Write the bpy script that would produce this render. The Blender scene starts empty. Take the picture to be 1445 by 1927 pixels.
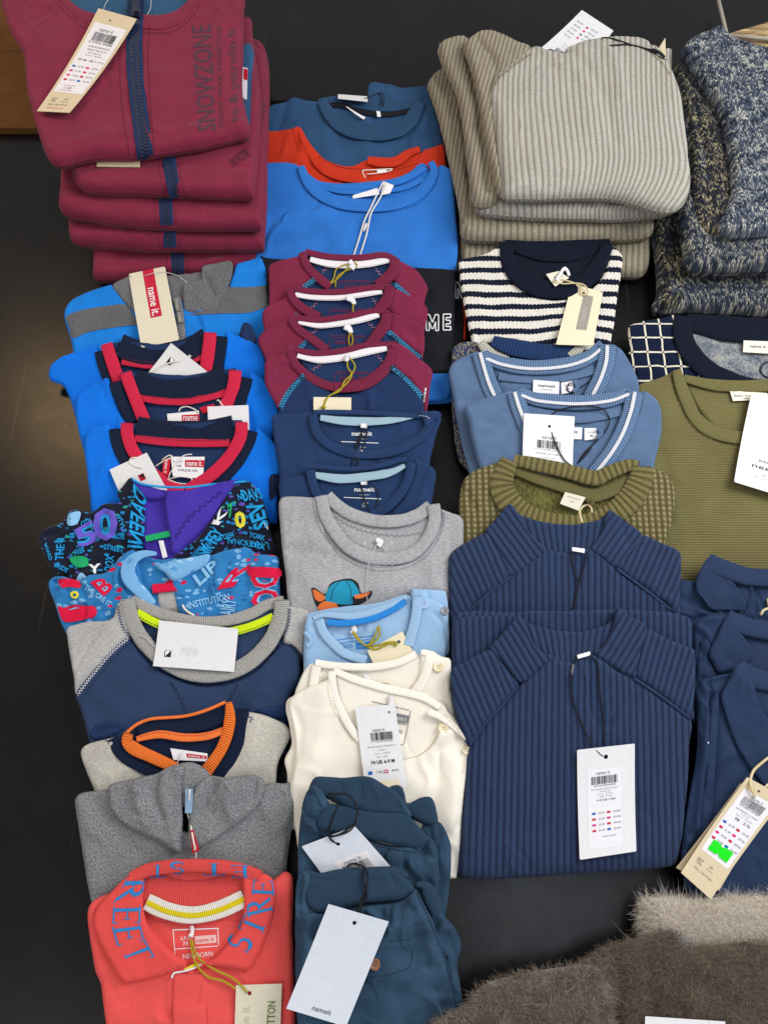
import bpy, math, random
import numpy as np
from mathutils import Vector, geometry
from mathutils.bvhtree import BVHTree

random.seed(7)
rng = np.random.default_rng(11)
S = bpy.context.scene
C = S.collection

# ------------------------------------------------------------------ camera
PW, PH = 1445.0, 1927.0          # the photograph's frame
FOC = 1512.0                     # focal length in those units
TILT = math.radians(24)
CAMZ = 1.05
cam_d = bpy.data.cameras.new('camera')
cam = bpy.data.objects.new('camera', cam_d)
C.objects.link(cam)
cam.location = (0, 0, CAMZ)
cam.rotation_euler = (TILT, 0, 0)
cam_d.sensor_fit = 'VERTICAL'
cam_d.sensor_height = 24
cam_d.lens = 24 * FOC / PH
cam_d.clip_start = 0.01
cam_d.clip_end = 50
S.camera = cam
S.render.resolution_x, S.render.resolution_y = 767, 1024

# ------------------------------------------------------------------ light
w = bpy.data.worlds.new('World')
S.world = w
w.use_nodes = True
bg = w.node_tree.nodes['Background']
bg.inputs['Color'].default_value = (0.93, 0.95, 1.0, 1)
bg.inputs['Strength'].default_value = 0.50


def area(name, loc, target, size, power, col, sy=None):
    l = bpy.data.lights.new(name, 'AREA')
    l.energy = power
    l.color = col
    l.size = size
    if sy:
        l.shape = 'RECTANGLE'
        l.size_y = sy
    o = bpy.data.objects.new(name, l)
    C.objects.link(o)
    o.location = loc
    d = Vector(target) - Vector(loc)
    o.rotation_euler = d.to_track_quat('-Z', 'Y').to_euler()
    return o


area('window_light', (1.25, 0.85, 1.40), (0.0, 0.15, 0), 0.9, 31, (1.0, 0.985, 0.96), 1.1)
area('room_light', (-1.0, -1.0, 1.8), (-0.1, 0.1, 0), 0.8, 8, (1.0, 0.90, 0.78))

S.view_settings.view_transform = 'Standard'
S.view_settings.look = 'None'
S.view_settings.exposure = -0.10
S.view_settings.gamma = 1.0

# ------------------------------------------------------------------ geometry helpers
cA, sA = math.cos(TILT), math.sin(TILT)


def ray(px, py):
    a = (np.asarray(px, float) - PW / 2) / FOC
    b = (np.asarray(py, float) - PH / 2) / FOC
    return np.stack([a, sA - b * cA, -cA - b * sA + 0 * a], -1)


def lift(px, py, z):
    d = ray(px, py)
    t = (CAMZ - np.asarray(z, float)) / -d[..., 2]
    p = d * t[..., None]
    p[..., 2] = z
    return p


def project(p):
    q = np.asarray(p, float) - np.array([0, 0, CAMZ])
    dep = q[..., 1] * sA - q[..., 2] * cA
    return PW / 2 + FOC * q[..., 0] / dep, PH / 2 - FOC * (q[..., 1] * cA + q[..., 2] * sA) / dep


class Surf:
    """height of a cloth's middle sheet, given at rows from far to near"""
    def __init__(s, pts):
        pts = sorted(pts)
        s.r = np.array([p[0] for p in pts], float)
        s.h = np.array([p[1] for p in pts], float)
        rr = np.arange(-300, 2400, 4.0)
        hh = s.zp(rr)
        Y = lift(np.full_like(rr, 722.5), rr, hh)[:, 1]
        Y = np.minimum.accumulate(Y)
        s.tY, s.tz = Y[::-1].copy(), hh[::-1].copy()

    def zp(s, py):
        return np.interp(py, s.r, s.h)

    def zY(s, y):
        return np.interp(y, s.tY, s.tz)

    def lift(s, p, dz=0.0):
        p = np.asarray(p, float)
        return lift(p[..., 0], p[..., 1], s.zp(p[..., 1]) + dz)


def sh(c, n, zt=.042, T=.012):
    d = T + .002
    return Surf([(c - 80, zt + .001), (c, zt), (n, zt - d), (n + .8 * (n - c), max(zt - 2 * d, .008))])


def flat(z):
    return Surf([(-300, z), (2400, z)])


def curve(pts, closed=False, step=6.0):
    """smooth line through the points; a third value makes a corner"""
    P = [tuple(p) for p in pts]
    n = len(P)
    X = np.array([p[:2] for p in P], float)
    sharp = [len(p) > 2 for p in P]
    out = []
    segs = n if closed else n - 1
    for i in range(segs):
        a, b = X[i], X[(i + 1) % n]
        pa = X[(i - 1) % n] if (closed or i > 0) else a
        nb = X[(i + 2) % n] if (closed or i + 2 < n) else b
        if sharp[i]:
            pa = a
        if sharp[(i + 1) % n]:
            nb = b
        L = np.linalg.norm(b - a)
        k = max(1, int(round(L / step)))
        m0 = (b - pa) * .5
        m1 = (nb - a) * .5
        for m in (m0, m1):
            q = np.linalg.norm(m)
            if q > L * 1.1:
                m *= L * 1.1 / q
        if sharp[i]:
            m0 = b - a
        if sharp[(i + 1) % n]:
            m1 = b - a
        t = np.arange(k)[:, None] / k
        h = (2 * t**3 - 3 * t**2 + 1) * a + (t**3 - 2 * t**2 + t) * m0 + (-2 * t**3 + 3 * t**2) * b + (t**3 - t**2) * m1
        out.append(h)
    out = np.concatenate(out)
    if not closed:
        out = np.vstack([out, X[-1]])
    return out


def vnoise(x, y, seed=0):
    xi, yi = np.floor(x).astype(np.int64), np.floor(y).astype(np.int64)
    xf, yf = x - xi, y - yi
    u, v = xf * xf * (3 - 2 * xf), yf * yf * (3 - 2 * yf)

    def g(i, j):
        h = (i * 374761393 + j * 668265263 + seed * 974634777) & 0xffffffff
        h = ((h ^ (h >> 13)) * 1274126177) & 0xffffffff
        return ((h ^ (h >> 16)) & 0xffff) / 32767.5 - 1
    return (g(xi, yi) * (1 - u) + g(xi + 1, yi) * u) * (1 - v) + (g(xi, yi + 1) * (1 - u) + g(xi + 1, yi + 1) * u) * v


def fbm(x, y, seed=0):
    return vnoise(x, y, seed) * .6 + vnoise(x * 2.1 + 5, y * 2.1, seed + 1) * .28 + vnoise(x * 4.3, y * 4.3 + 9, seed + 2) * .12


def pldist(p, line, closed=False):
    """distance of points p (n,2) to polyline"""
    a = line if closed else line[:-1]
    b = np.roll(line, -1, 0) if closed else line[1:]
    d = b - a
    L2 = (d * d).sum(1) + 1e-12
    out = np.empty(len(p))
    ch = max(1, 1500000 // len(a))
    for i in range(0, len(p), ch):
        q = p[i:i + ch, None, :] - a[None]
        t = np.clip((q * d).sum(2) / L2, 0, 1)
        r = q - t[..., None] * d
        out[i:i + ch] = np.sqrt((r * r).sum(2).min(1))
    return out


def inside(p, poly):
    x, y = p[:, 0], p[:, 1]
    r = np.zeros(len(p), bool)
    a = poly
    b = np.roll(poly, -1, 0)
    for (x0, y0), (x1, y1) in zip(a, b):
        c = (y0 > y) != (y1 > y)
        if y1 != y0:
            r ^= c & (x < (x1 - x0) * (y - y0) / (y1 - y0) + x0)
    return r


def tri2d(poly, step):
    """triangles filling a world-space polygon"""
    lo, hi = poly.min(0), poly.max(0)
    gx = np.arange(lo[0], hi[0] + step, step)
    gy = np.arange(lo[1], hi[1] + step, step * .866)
    X, Y = np.meshgrid(gx, gy)
    X = X + (np.arange(len(gy)) % 2)[:, None] * step * .5
    g = np.stack([X.ravel(), Y.ravel()], 1)
    g = g[inside(g, poly)]
    if len(g):
        g = g[pldist(g, poly, True) > step * .45]
    V = np.vstack([poly, g]) if len(g) else poly
    n = len(poly)
    sc = 100.0
    res = geometry.delaunay_2d_cdt([Vector((v[0] * sc, v[1] * sc)) for v in V], [], [list(range(n))], 1, 1e-5)
    vo = np.array([(v[0] / sc, v[1] / sc) for v in res[0]])
    fo = [f for f in res[2] if len(f) == 3]
    fo = np.array(fo, int)
    a, b, c = vo[fo[:, 0]], vo[fo[:, 1]], vo[fo[:, 2]]
    ar = (b[:, 0] - a[:, 0]) * (c[:, 1] - a[:, 1]) - (b[:, 1] - a[:, 1]) * (c[:, 0] - a[:, 0])
    fo[ar < 0] = fo[ar < 0][:, ::-1]
    return vo, fo[np.abs(ar) > 1e-12]


def subdiv(v, f):
    e = np.concatenate([f[:, [0, 1]], f[:, [1, 2]], f[:, [2, 0]]])
    e.sort(1)
    u, inv = np.unique(e, axis=0, return_inverse=True)
    inv = inv.ravel()
    m = (v[u[:, 0]] + v[u[:, 1]]) / 2
    n, k = len(v), len(f)
    ab, bc, ca = n + inv[:k], n + inv[k:2 * k], n + inv[2 * k:]
    F = np.concatenate([np.stack([f[:, 0], ab, ca], 1), np.stack([ab, f[:, 1], bc], 1),
                        np.stack([ca, bc, f[:, 2]], 1), np.stack([ab, bc, ca], 1)])
    return np.vstack([v, m]), F


BV = []      # (bvh, owner name, bbox) of everything built so far


def mesh_obj(name, V, F, mat, parent, uv=None, smooth=True, stuff=False, reg=True):
    V = np.asarray(V, float)
    root = None
    off = np.zeros(3)
    if parent is not None:
        q = parent
        while q is not None:
            off += np.array(q.location)
            q = q.parent
    me = bpy.data.meshes.new(name)
    if isinstance(F, np.ndarray):
        F = F.astype(np.int32)
        k = F.shape[1]
        me.vertices.add(len(V))
        me.vertices.foreach_set('co', (V - off).astype(np.float32).ravel())
        me.loops.add(F.size)
        me.loops.foreach_set('vertex_index', F.ravel())
        me.polygons.add(len(F))
        me.polygons.foreach_set('loop_start', np.arange(0, F.size, k, dtype=np.int32))
        me.update(calc_edges=True)
        li = F.ravel()
    else:
        me.from_pydata([tuple(v) for v in (V - off)], [], F)
        li = np.array([i for f in F for i in f])
    if uv is not None:
        l = me.uv_layers.new(name='UVMap')
        l.data.foreach_set('uv', np.asarray(uv, np.float32)[li].ravel())
    if smooth:
        me.polygons.foreach_set('use_smooth', [True] * len(me.polygons))
    me.materials.append(mat)
    me.validate()
    o = bpy.data.objects.new(name, me)
    C.objects.link(o)
    if parent is not None:
        o.parent = parent
    if stuff:
        o['kind'] = 'stuff'
    if reg:
        fl = F.tolist() if isinstance(F, np.ndarray) else F
        b = BVHTree.FromPolygons(V.tolist(), fl)
        BV.append((b, V.min(0), V.max(0), o))
    return o


def cast(px, py, only=None):
    d = ray(px, py)
    dv = Vector(d)
    o = Vector((0, 0, CAMZ))
    best = None
    for b, lo, hi, ob in (BV if only is None else only):
        # cheap reject in x
        t0, t1 = (CAMZ - hi[2]) / -d[2], (CAMZ - lo[2]) / -d[2]
        x0, x1 = sorted((d[0] * t0, d[0] * t1))
        y0, y1 = sorted((d[1] * t0, d[1] * t1))
        if x1 < lo[0] or x0 > hi[0] or y1 < lo[1] or y0 > hi[1]:
            continue
        h = b.ray_cast(o, dv)
        if h[0] is not None and (best is None or h[3] < best[1]):
            best = (h[0], h[3])
    return best


def depth(px, py, only=None, miss=None):
    """distance factor t along ray() where it meets what is built"""
    h = cast(px, py, only)
    d = ray(px, py)
    if h is None:
        return miss if miss is not None else CAMZ / -d[2]
    return (CAMZ - h[0].z) / -d[2]


def smooth_t(t, k=2, it=2):
    t = np.asarray(t, float)
    for _ in range(it):
        p = np.pad(t, k, mode='edge')
        t = np.convolve(p, np.ones(2 * k + 1) / (2 * k + 1), 'valid')
    return t


# ------------------------------------------------------------------ materials
def hexl(h):
    c = [int(h[i:i + 2], 16) / 255 for i in (0, 2, 4)]
    return tuple([((x + .055) / 1.055)**2.4 if x > .04045 else x / 12.92 for x in c] + [1])


class NT:
    def __init__(s, name, rough=.9, spec=.25, sheen=0.0):
        s.m = bpy.data.materials.new(name)
        s.m.use_nodes = True
        s.t = s.m.node_tree
        s.b = s.t.nodes['Principled BSDF']
        s.b.inputs['Roughness'].default_value = rough
        s.b.inputs['Specular IOR Level'].default_value = spec
        s.b.inputs['Sheen Weight'].default_value = sheen
        s.b.inputs['Sheen Roughness'].default_value = .5
        s._uv = None

    def n(s, typ, **kw):
        q = s.t.nodes.new(typ)
        for k, v in kw.items():
            setattr(q, k, v)
        return q

    def put(s, sock, v):
        if isinstance(v, bpy.types.NodeSocket):
            s.t.links.new(v, sock)
        else:
            sock.default_value = v

    def math(s, op, a, b=0.0, c=0.0):
        q = s.n('ShaderNodeMath', operation=op)
        for i, v in enumerate((a, b, c)):
            s.put(q.inputs[i], v)
        return q.outputs[0]

    def uv(s):
        if s._uv is None:
            c = s.n('ShaderNodeUVMap')
            c.uv_map = 'UVMap'
            sp = s.n('ShaderNodeSeparateXYZ')
            s.t.links.new(c.outputs[0], sp.inputs[0])
            s._uv = (sp.outputs[0], sp.outputs[1])
        return s._uv

    def vec(s, x, y, z=0.0):
        q = s.n('ShaderNodeCombineXYZ')
        s.put(q.inputs[0], x)
        s.put(q.inputs[1], y)
        s.put(q.inputs[2], z)
        return q.outputs[0]

    def noise(s, fx, fy=None, detail=2, rough=.5, z=0.0):
        u, v = s.uv()
        q = s.n('ShaderNodeTexNoise')
        q.inputs['Scale'].default_value = 1
        q.inputs['Detail'].default_value = detail
        q.inputs['Roughness'].default_value = rough
        s.t.links.new(s.vec(s.math('MULTIPLY', u, fx), s.math('MULTIPLY', v, fy or fx), z), q.inputs['Vector'])
        return q.outputs[0]

    def remap(s, x, a, b, c=0.0, d=1.0):
        q = s.n('ShaderNodeMapRange')
        for i, v in enumerate((x, a, b, c, d)):
            s.put(q.inputs[i], v)
        return q.outputs[0]

    def mix(s, f, a, b, mode='MIX'):
        q = s.n('ShaderNodeMix', data_type='RGBA', blend_type=mode)
        s.put(q.inputs[0], f)
        s.put(q.inputs[6], a)
        s.put(q.inputs[7], b)
        return q.outputs[2]

    def scale_col(s, col, f):
        q = s.n('ShaderNodeVectorMath', operation='SCALE')
        s.put(q.inputs[0], col if isinstance(col, bpy.types.NodeSocket) else col[:3])
        s.put(q.inputs[3], f)
        return q.outputs[0]

    def color(s, c):
        s.put(s.b.inputs['Base Color'], c)

    def bump(s, h, dist=.0004, strength=1.0):
        q = s.n('ShaderNodeBump')
        q.inputs['Strength'].default_value = strength
        q.inputs['Distance'].default_value = dist
        s.put(q.inputs['Height'], h)
        s.t.links.new(q.outputs[0], s.b.inputs['Normal'])


def dark(c, k):
    return (c[0] * k, c[1] * k, c[2] * k, 1)


def jersey(name, col, alt=None, mel=.5, mf=(260, 700), sheen=.03, bump=.00030, wear=.10, rough=.92):
    """plain knit cloth, optionally melange"""
    m = NT(name, rough, .2, sheen)
    a = hexl(col)
    light_ = sum(a[:3]) > 1.6
    fine = m.noise(500, 900, 2)
    big = m.noise(22, 22, 3, z=3)
    c = a
    if alt:
        f = m.remap(m.noise(mf[0], mf[1], 3, .6, z=7), .5 - .22 / max(mel, .1) * .5, .5 + .22 / max(mel, .1) * .5)
        c = m.mix(f, a, hexl(alt))
    f = m.math('ADD', m.remap(fine, .3, .7, .94 if light_ else .88, 1.05 if light_ else 1.10), m.remap(big, .3, .7, -wear, wear))
    m.color(m.scale_col(c, f))
    u, v = m.uv()
    wv = m.math('SINE', m.math('MULTIPLY', u, 2 * math.pi * 620))
    h = m.math('ADD', m.math('MULTIPLY', fine, 1.0), m.math('MULTIPLY', wv, .03))
    m.bump(h, bump)
    return m.m


def ribmat(name, col, period=.0026, dep=.45, alt=None, bump=.0007):
    """ribbed cloth: ribs run across the length of a band"""
    m = NT(name, .9, .15, .03)
    u, v = m.uv()
    s_ = m.math('SINE', m.math('MULTIPLY', u, 2 * math.pi / period))
    h = m.math('POWER', m.remap(s_, -1, 1, 0, 1), .6)
    fine = m.noise(600, 600, 2)
    c = hexl(col)
    if alt:
        c = m.mix(m.remap(m.noise(300, 500, 3, z=4), .42, .58), c, hexl(alt))
    f = m.math('MULTIPLY', m.remap(h, 0, 1, 1 - dep, 1.06), m.remap(fine, .3, .7, .92, 1.08))
    m.color(m.scale_col(c, f))
    m.bump(m.math('ADD', h, m.math('MULTIPLY', fine, .3)), bump)
    return m.m


def knit(name, cols, wale=.0035, course=.003, k=1.0, bump=.0009, sheen=.05, patch=40, dep=.5, stripes=None, rnd=1.0):
    """v-shaped stitches; cols = yarn colours picked per stitch"""
    m = NT(name, .95, .15, sheen)
    u, v = m.uv()
    uu = m.math('MULTIPLY', u, 1 / wale)
    vv = m.math('MULTIPLY', v, 1 / course)
    wob = m.math('MULTIPLY', m.math('SUBTRACT', m.noise(110, 110, 2, z=2), .5), .5)
    uu = m.math('ADD', uu, wob)
    fu = m.math('SUBTRACT', m.math('FRACT', uu), .5)
    au = m.math('ABSOLUTE', fu)
    s_ = m.math('ADD', m.math('ADD', vv, m.math('MULTIPLY', au, 2 * k)), m.math('MULTIPLY', wob, .7))
    leg = m.math('SINE', m.math('MULTIPLY', au, 2 * math.pi))
    row = m.math('SINE', m.math('MULTIPLY', m.math('FRACT', s_), math.pi))
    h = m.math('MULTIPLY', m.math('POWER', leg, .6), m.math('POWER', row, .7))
    wn = m.n('ShaderNodeTexWhiteNoise', noise_dimensions='3D')
    m.t.links.new(m.vec(m.math('FLOOR', uu), m.math('FLOOR', s_), m.math('GREATER_THAN', fu, 0.0)), wn.inputs['Vector'])
    r = wn.outputs[0]
    if len(cols) > 1:
        r2 = m.math('ADD', m.math('MULTIPLY', r, .6 * rnd), m.math('MULTIPLY', m.remap(m.noise(patch, patch * 1.6, 3, z=9), .3, .7), 1 - .6 * rnd))
        cr = m.n('ShaderNodeValToRGB')
        el = cr.color_ramp.elements
        cr.color_ramp.interpolation = 'LINEAR'
        while len(el) < len(cols):
            el.new(.5)
        for i, cc in enumerate(cols):
            el[i].position = .12 + .76 * i / (len(cols) - 1)
            el[i].color = hexl(cc)
        m.t.links.new(r2, cr.inputs[0])
        c = cr.outputs[0]
    else:
        c = m.scale_col(hexl(cols[0]), m.remap(r, 0, 1, .9, 1.1))
    if stripes:
        per, duty, col2, ph = stripes
        fs = m.math('FRACT', m.math('ADD', m.math('MULTIPLY', v, 1 / per), m.math('ADD', ph, m.math('MULTIPLY', m.math('SUBTRACT', m.noise(14, 14, 2), .5), .5))))
        c = m.mix(m.math('LESS_THAN', m.math('ABSOLUTE', m.math('SUBTRACT', fs, .5)), m.math('ADD', duty / 2 - .06, m.math('MULTIPLY', m.math('ABSOLUTE', m.math('SUBTRACT', au, .25)), -.5 + .0))), c, hexl(col2)) if False else m.mix(m.math('LESS_THAN', m.math('ADD', m.math('ABSOLUTE', m.math('SUBTRACT', fs, .5)), m.math('MULTIPLY', m.math('ABSOLUTE', fu), .16)), duty / 2 + .04), c, hexl(col2))
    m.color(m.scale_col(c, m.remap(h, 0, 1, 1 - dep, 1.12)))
    m.bump(m.math('ADD', h, m.math('MULTIPLY', m.noise(900, 900, 2), .35)), bump)
    return m.m


def plain(name, col, rough=.6, spec=.4, metal=0.0):
    m = NT(name, rough, spec)
    m.color(hexl(col))
    m.b.inputs['Metallic'].default_value = metal
    return m.m


def paper(name, col, rough=.45):
    m = NT(name, rough, .4)
    g = m.n('ShaderNodeTexNoise')
    g.inputs['Scale'].default_value = 160
    g.inputs['Detail'].default_value = 3
    tc = m.n('ShaderNodeTexCoord')
    m.t.links.new(tc.outputs['Object'], g.inputs['Vector'])
    m.color(m.scale_col(hexl(col), m.remap(g.outputs[0], .3, .7, .965, 1.02)))
    return m.m


# ------------------------------------------------------------------ things and their parts
class G:
    """a top-level thing and the pieces it is sewn from"""
    def __init__(s, name, label, cat, group=None, surf=None, at=None):
        s.o = bpy.data.objects.new(name, None)
        s.o.empty_display_size = .02
        C.objects.link(s.o)
        s.o['label'] = label
        s.o['category'] = cat
        if group:
            s.o['group'] = group
        s.surf = surf
        s.bv = []
        if at is not None:
            p = lift(at[0], at[1], 0.0)
            s.o.location = (float(p[0]), float(p[1]), 0.0)

    def _reg(s, o):
        s.bv.append(BV[-1])
        return o

    def panel(s, name, mat, poly, dz=0.0, T=.012, r=None, step=.004, sub=1, noise=(.0011, 18), creases=(), rib=None,
              uvrot=0.0, uvfun=None, seed=None, parent=None, surf=None, sides=True, closed=True, wr=(.0022, 13), wob=.0008):
        surf = surf or s.surf
        if T < .0195:
            T = T * .8
        r = r or T * .6
        px = curve(poly, True, 7.0)
        cs = np.concatenate([[0], np.cumsum(np.linalg.norm(np.diff(px, axis=0), axis=1))])
        js = int(px[0, 0] * 3 + px[0, 1])
        for k_ in (0, 1):
            px[:, k_] += 1.1 * fbm(cs / 26.0, cs * 0 + js + 7 * k_, js + k_)
        P = surf.lift(px)
        # resample the outline evenly
        q = P[:, :2]
        d = np.linalg.norm(np.roll(q, -1, 0) - q, axis=1)
        cum = np.concatenate([[0], np.cumsum(d)])
        n = max(12, int(cum[-1] / step))
        tt = np.linspace(0, cum[-1], n, endpoint=False)
        qq = np.vstack([q, q[:1]])
        B = np.stack([np.interp(tt, cum, qq[:, 0]), np.interp(tt, cum, qq[:, 1])], 1)
        V, F = tri2d(B, step)
        V0, F0 = V, F
        for _ in range(sub):
            V, F = subdiv(V, F)
        if seed is None:
            seed = (hash((round(px[0, 0]), round(px[0, 1]))) & 0xfff)

        def height(V, sign):
            dd = pldist(V, B, True)
            t = np.clip(dd / r, 0, 1)
            h = T / 2 * np.sqrt(np.clip(1 - (1 - t)**2, 0, 1)) * sign
            edge = np.clip(dd / (r * .8), 0, 1)
            z = surf.zY(V[:, 1]) + dz
            if sign > 0:
                if noise:
                    h = h + edge * noise[0] * fbm(V[:, 0] * noise[1] + seed, V[:, 1] * noise[1] * (noise[2] if len(noise) > 2 else 1), seed)
                if wr:
                    wx, wy = V[:, 0] * wr[1] + seed * .37, V[:, 1] * wr[1] + seed * .11
                    q_ = fbm(wx + .5 * fbm(wy * .7, wx, seed + 3), wy * .8, seed + 21)
                    mk = np.clip(fbm(wx * .6, wy * .6, seed + 31) * 2 + .35, 0, 1)
                    h = h + edge * wr[0] * mk * (np.exp(-(q_ / .10)**2) - .8 * np.exp(-((q_ - .22) / .09)**2))
                for c in creases:
                    L = surf.lift(curve(c[0], False, 8.0))[:, :2]
                    cd = pldist(V, L)
                    h = h + edge * c[1] * np.exp(-(cd / c[2])**2)
            return z, h, edge
        z, h, edge = height(V, 1)
        W3 = np.column_stack([V, z + h])
        if uvfun:
            ppx, ppy = project(W3)
            U = uvfun(ppx, ppy, V[:, 0], V[:, 1])
        else:
            ca, sa = math.cos(uvrot), math.sin(uvrot)
            U = np.column_stack([V[:, 0] * ca + V[:, 1] * sa, -V[:, 0] * sa + V[:, 1] * ca])
        if wob:
            U = U.copy()
            U[:, 0] += wob * fbm(V[:, 0] * 32, V[:, 1] * 24, seed + 40) + wob * .4 * fbm(V[:, 0] * 150, V[:, 1] * 90, seed + 41)
        if rib:
            ph = np.cos(2 * np.pi * U[:, 0] / rib[0])
            W3[:, 2] += (np.clip(edge, .25, 1)) * rib[1] * (np.sign(ph) * np.abs(ph)**.8)
        if closed:
            zb, hb, _ = height(V0, -1)
            Wb = np.column_stack([V0, zb + hb])
            nV = len(W3)
            W = np.vstack([W3, Wb])
            FF = np.vstack([F, F0[:, ::-1] + nV])
            UU = np.vstack([U, Wb[:, :2]])
        else:
            W, FF, UU = W3, F, U
        o = mesh_obj(name, W, FF, mat, parent or s.o, UU)
        return s._reg(o)

    def band(s, name, mat, pts, wd, dz=.006, th=.003, surf=None, parent=None, follow=False, nx=8, step=5.0, pw=.5, rise=None):
        """a strip of cloth (neckband, tape, piping) along a line; wd = width(s)"""
        surf = surf or s.surf
        c = curve([p[:2] for p in pts], False, step)
        n = len(c)
        tg = np.gradient(c, axis=0)
        tg /= np.linalg.norm(tg, axis=1)[:, None] + 1e-9
        nr = np.stack([-tg[:, 1], tg[:, 0]], 1)
        if isinstance(wd, (int, float)):
            ww = np.full(n, float(wd))
        else:
            ww = np.interp(np.linspace(0, 1, n), np.linspace(0, 1, len(wd)), wd)
        if follow:
            raw = np.array([depth(a, b, s.bv if follow == 'own' else None) for a, b in c])
            t = np.minimum(smooth_t(raw, 2, 2), raw)
            d = ray(c[:, 0], c[:, 1])
            z = CAMZ + d[:, 2] * t + dz
        else:
            z = surf.zp(c[:, 1]) + dz
        if rise is not None:
            z = z + np.interp(np.linspace(0, 1, n), np.linspace(0, 1, len(rise)), rise)
        ks = np.array([-1, -.95, -.78, -.3, .3, .78, .95, 1.0])
        rows = []
        th = th * .62
        sd = int(c[0, 0] + c[0, 1])
        tt_ = np.arange(n) * step
        z = z + .0004 * fbm(tt_ / 28.0, tt_ * 0 + sd, sd)
        ww = ww * (1 + .05 * fbm(tt_ / 22.0, tt_ * 0 + sd + 3, sd + 5))
        mid = lift(c[:, 0], c[:, 1], z)
        arc = np.concatenate([[0], np.cumsum(np.linalg.norm(np.diff(mid, axis=0), axis=1))])
        e = lift(c[:, 0] + nr[:, 0], c[:, 1] + nr[:, 1], z)
        mpp = np.linalg.norm(e - mid, axis=1)
        U = []
        for k in ks:
            p = c + nr * (ww * k / 2)[:, None]
            q = lift(p[:, 0], p[:, 1], z)
            q[:, 2] += th * (max(0, 1 - abs(k)**5))**pw
            rows.append(q)
            U.append(np.column_stack([arc, ww * k / 2 * mpp]))
        for k in ks[::-1][1:-1][::2]:
            p = c + nr * (ww * k / 2)[:, None]
            q = lift(p[:, 0], p[:, 1], z - th * .35 * (1 - abs(k)))
            rows.append(q)
            U.append(np.column_stack([arc, ww * k / 2 * mpp]))
        R = len(rows)
        V = np.concatenate(rows)
        U = np.concatenate(U)
        F = []
        for i in range(R):
            j = (i + 1) % R
            a = np.arange(n - 1)
            F.append(np.stack([i * n + a, i * n + a + 1, j * n + a + 1, j * n + a], 1))
        F = np.concatenate(F).astype(int)
        # make faces look up
        v0, v1, v3 = V[F[0][0]], V[F[0][1]], V[F[0][3]]
        if np.cross(v1 - v0, v3 - v0)[2] < 0:
            F = F[:, ::-1].copy()
        caps_a = [i * n for i in range(R)]
        caps_b = [i * n + n - 1 for i in range(R)][::-1]
        FL = F.tolist() + [caps_a, caps_b]
        o = mesh_obj(name, V, FL, mat, parent or s.o, U)
        return s._reg(o)

    def patch(s, name, mat, poly, off=.0006, parent=None, only='own', step=.004, smoothp=True, uvrot=0.0, sub=0, reg=False):
        """something printed or sewn flat on the cloth"""
        px = curve(poly, True, 5.0) if smoothp else np.array([p[:2] for p in poly], float)
        B = lift(px[:, 0], px[:, 1], .03)[:, :2]
        V, F = tri2d(B, step)
        for _ in range(sub):
            V, F = subdiv(V, F)
        W = drape(np.column_stack([V, np.full(len(V), .03)]), s.bv if only == 'own' else None, off)
        ca, sa = math.cos(uvrot), math.sin(uvrot)
        U = np.column_stack([V[:, 0] * ca + V[:, 1] * sa, -V[:, 0] * sa + V[:, 1] * ca])
        o = mesh_obj(name, W, F, mat, parent or s.o, U, reg=reg)
        if reg:
            s._reg(o)
        return o

    def text(s, name, mat, body, quad, off=.0008, parent=None, bold=0.0, only='own', serif=False):
        V2, F = serif_text(body) if serif else text_mesh(body, bold)
        a, b, c, d = [np.array(q, float) for q in quad]          # TL TR BR BL
        # cut long triangles so that the letters follow the cloth
        L = max(np.linalg.norm(b - a), np.linalg.norm(d - a))
        V, F = V2, F
        u, v = V[:, 0:1], 1 - V[:, 1:2]
        Q = a * (1 - u) * (1 - v) + b * u * (1 - v) + c * u * v + d * (1 - u) * v
        for _ in range(5):
            e = max(np.linalg.norm(Q[F[:, i]] - Q[F[:, (i + 1) % 3]], axis=1).max() for i in range(3))
            if e < 9 or len(F) > 3000:
                break
            Q, F = subdiv(Q, F)
        P = lift(Q[:, 0], Q[:, 1], .03)
        W = drape(P, s.bv if only == 'own' else None, off)
        return mesh_obj(name, W, F, mat, parent or s.o, Q / 1000, smooth=False, reg=False)

    def stitches(s, name, mat, pts, wd=2.0, ln=5, gap=3, off=.0008, zig=0.0, parent=None, only='own'):
        c = curve(pts, False, 2.0)
        d = np.concatenate([[0], np.cumsum(np.linalg.norm(np.diff(c, axis=0), axis=1))])
        V, F = [], []
        t = 0.0
        k = 0
        while t + ln < d[-1]:
            a = np.array([np.interp(t, d, c[:, 0]), np.interp(t, d, c[:, 1])])
            b = np.array([np.interp(t + ln, d, c[:, 0]), np.interp(t + ln, d, c[:, 1])])
            tg = (b - a) / (np.linalg.norm(b - a) + 1e-9)
            n = np.array([-tg[1], tg[0]])
            if zig:
                a2, b2 = a + n * zig / 2, b - n * zig / 2
                if k % 2:
                    a2, b2 = a - n * zig / 2, b + n * zig / 2
                tg = (b2 - a2) / (np.linalg.norm(b2 - a2) + 1e-9)
                n2 = np.array([-tg[1], tg[0]])
                q = [a2 + n2 * wd / 2, b2 + n2 * wd / 2, b2 - n2 * wd / 2, a2 - n2 * wd / 2]
            else:
                q = [a + n * wd / 2, b + n * wd / 2, b - n * wd / 2, a - n * wd / 2]
            i = len(V)
            V += q
            F += [(i, i + 1, i + 2), (i, i + 2, i + 3)]
            t += ln + gap
            k += 1
        Q = np.array(V)
        W = drape(lift(Q[:, 0], Q[:, 1], .03), s.bv if only == 'own' else None, off)
        return mesh_obj(name, W, np.array(F), mat, parent or s.o, Q / 1000, smooth=False, reg=False)

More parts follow.
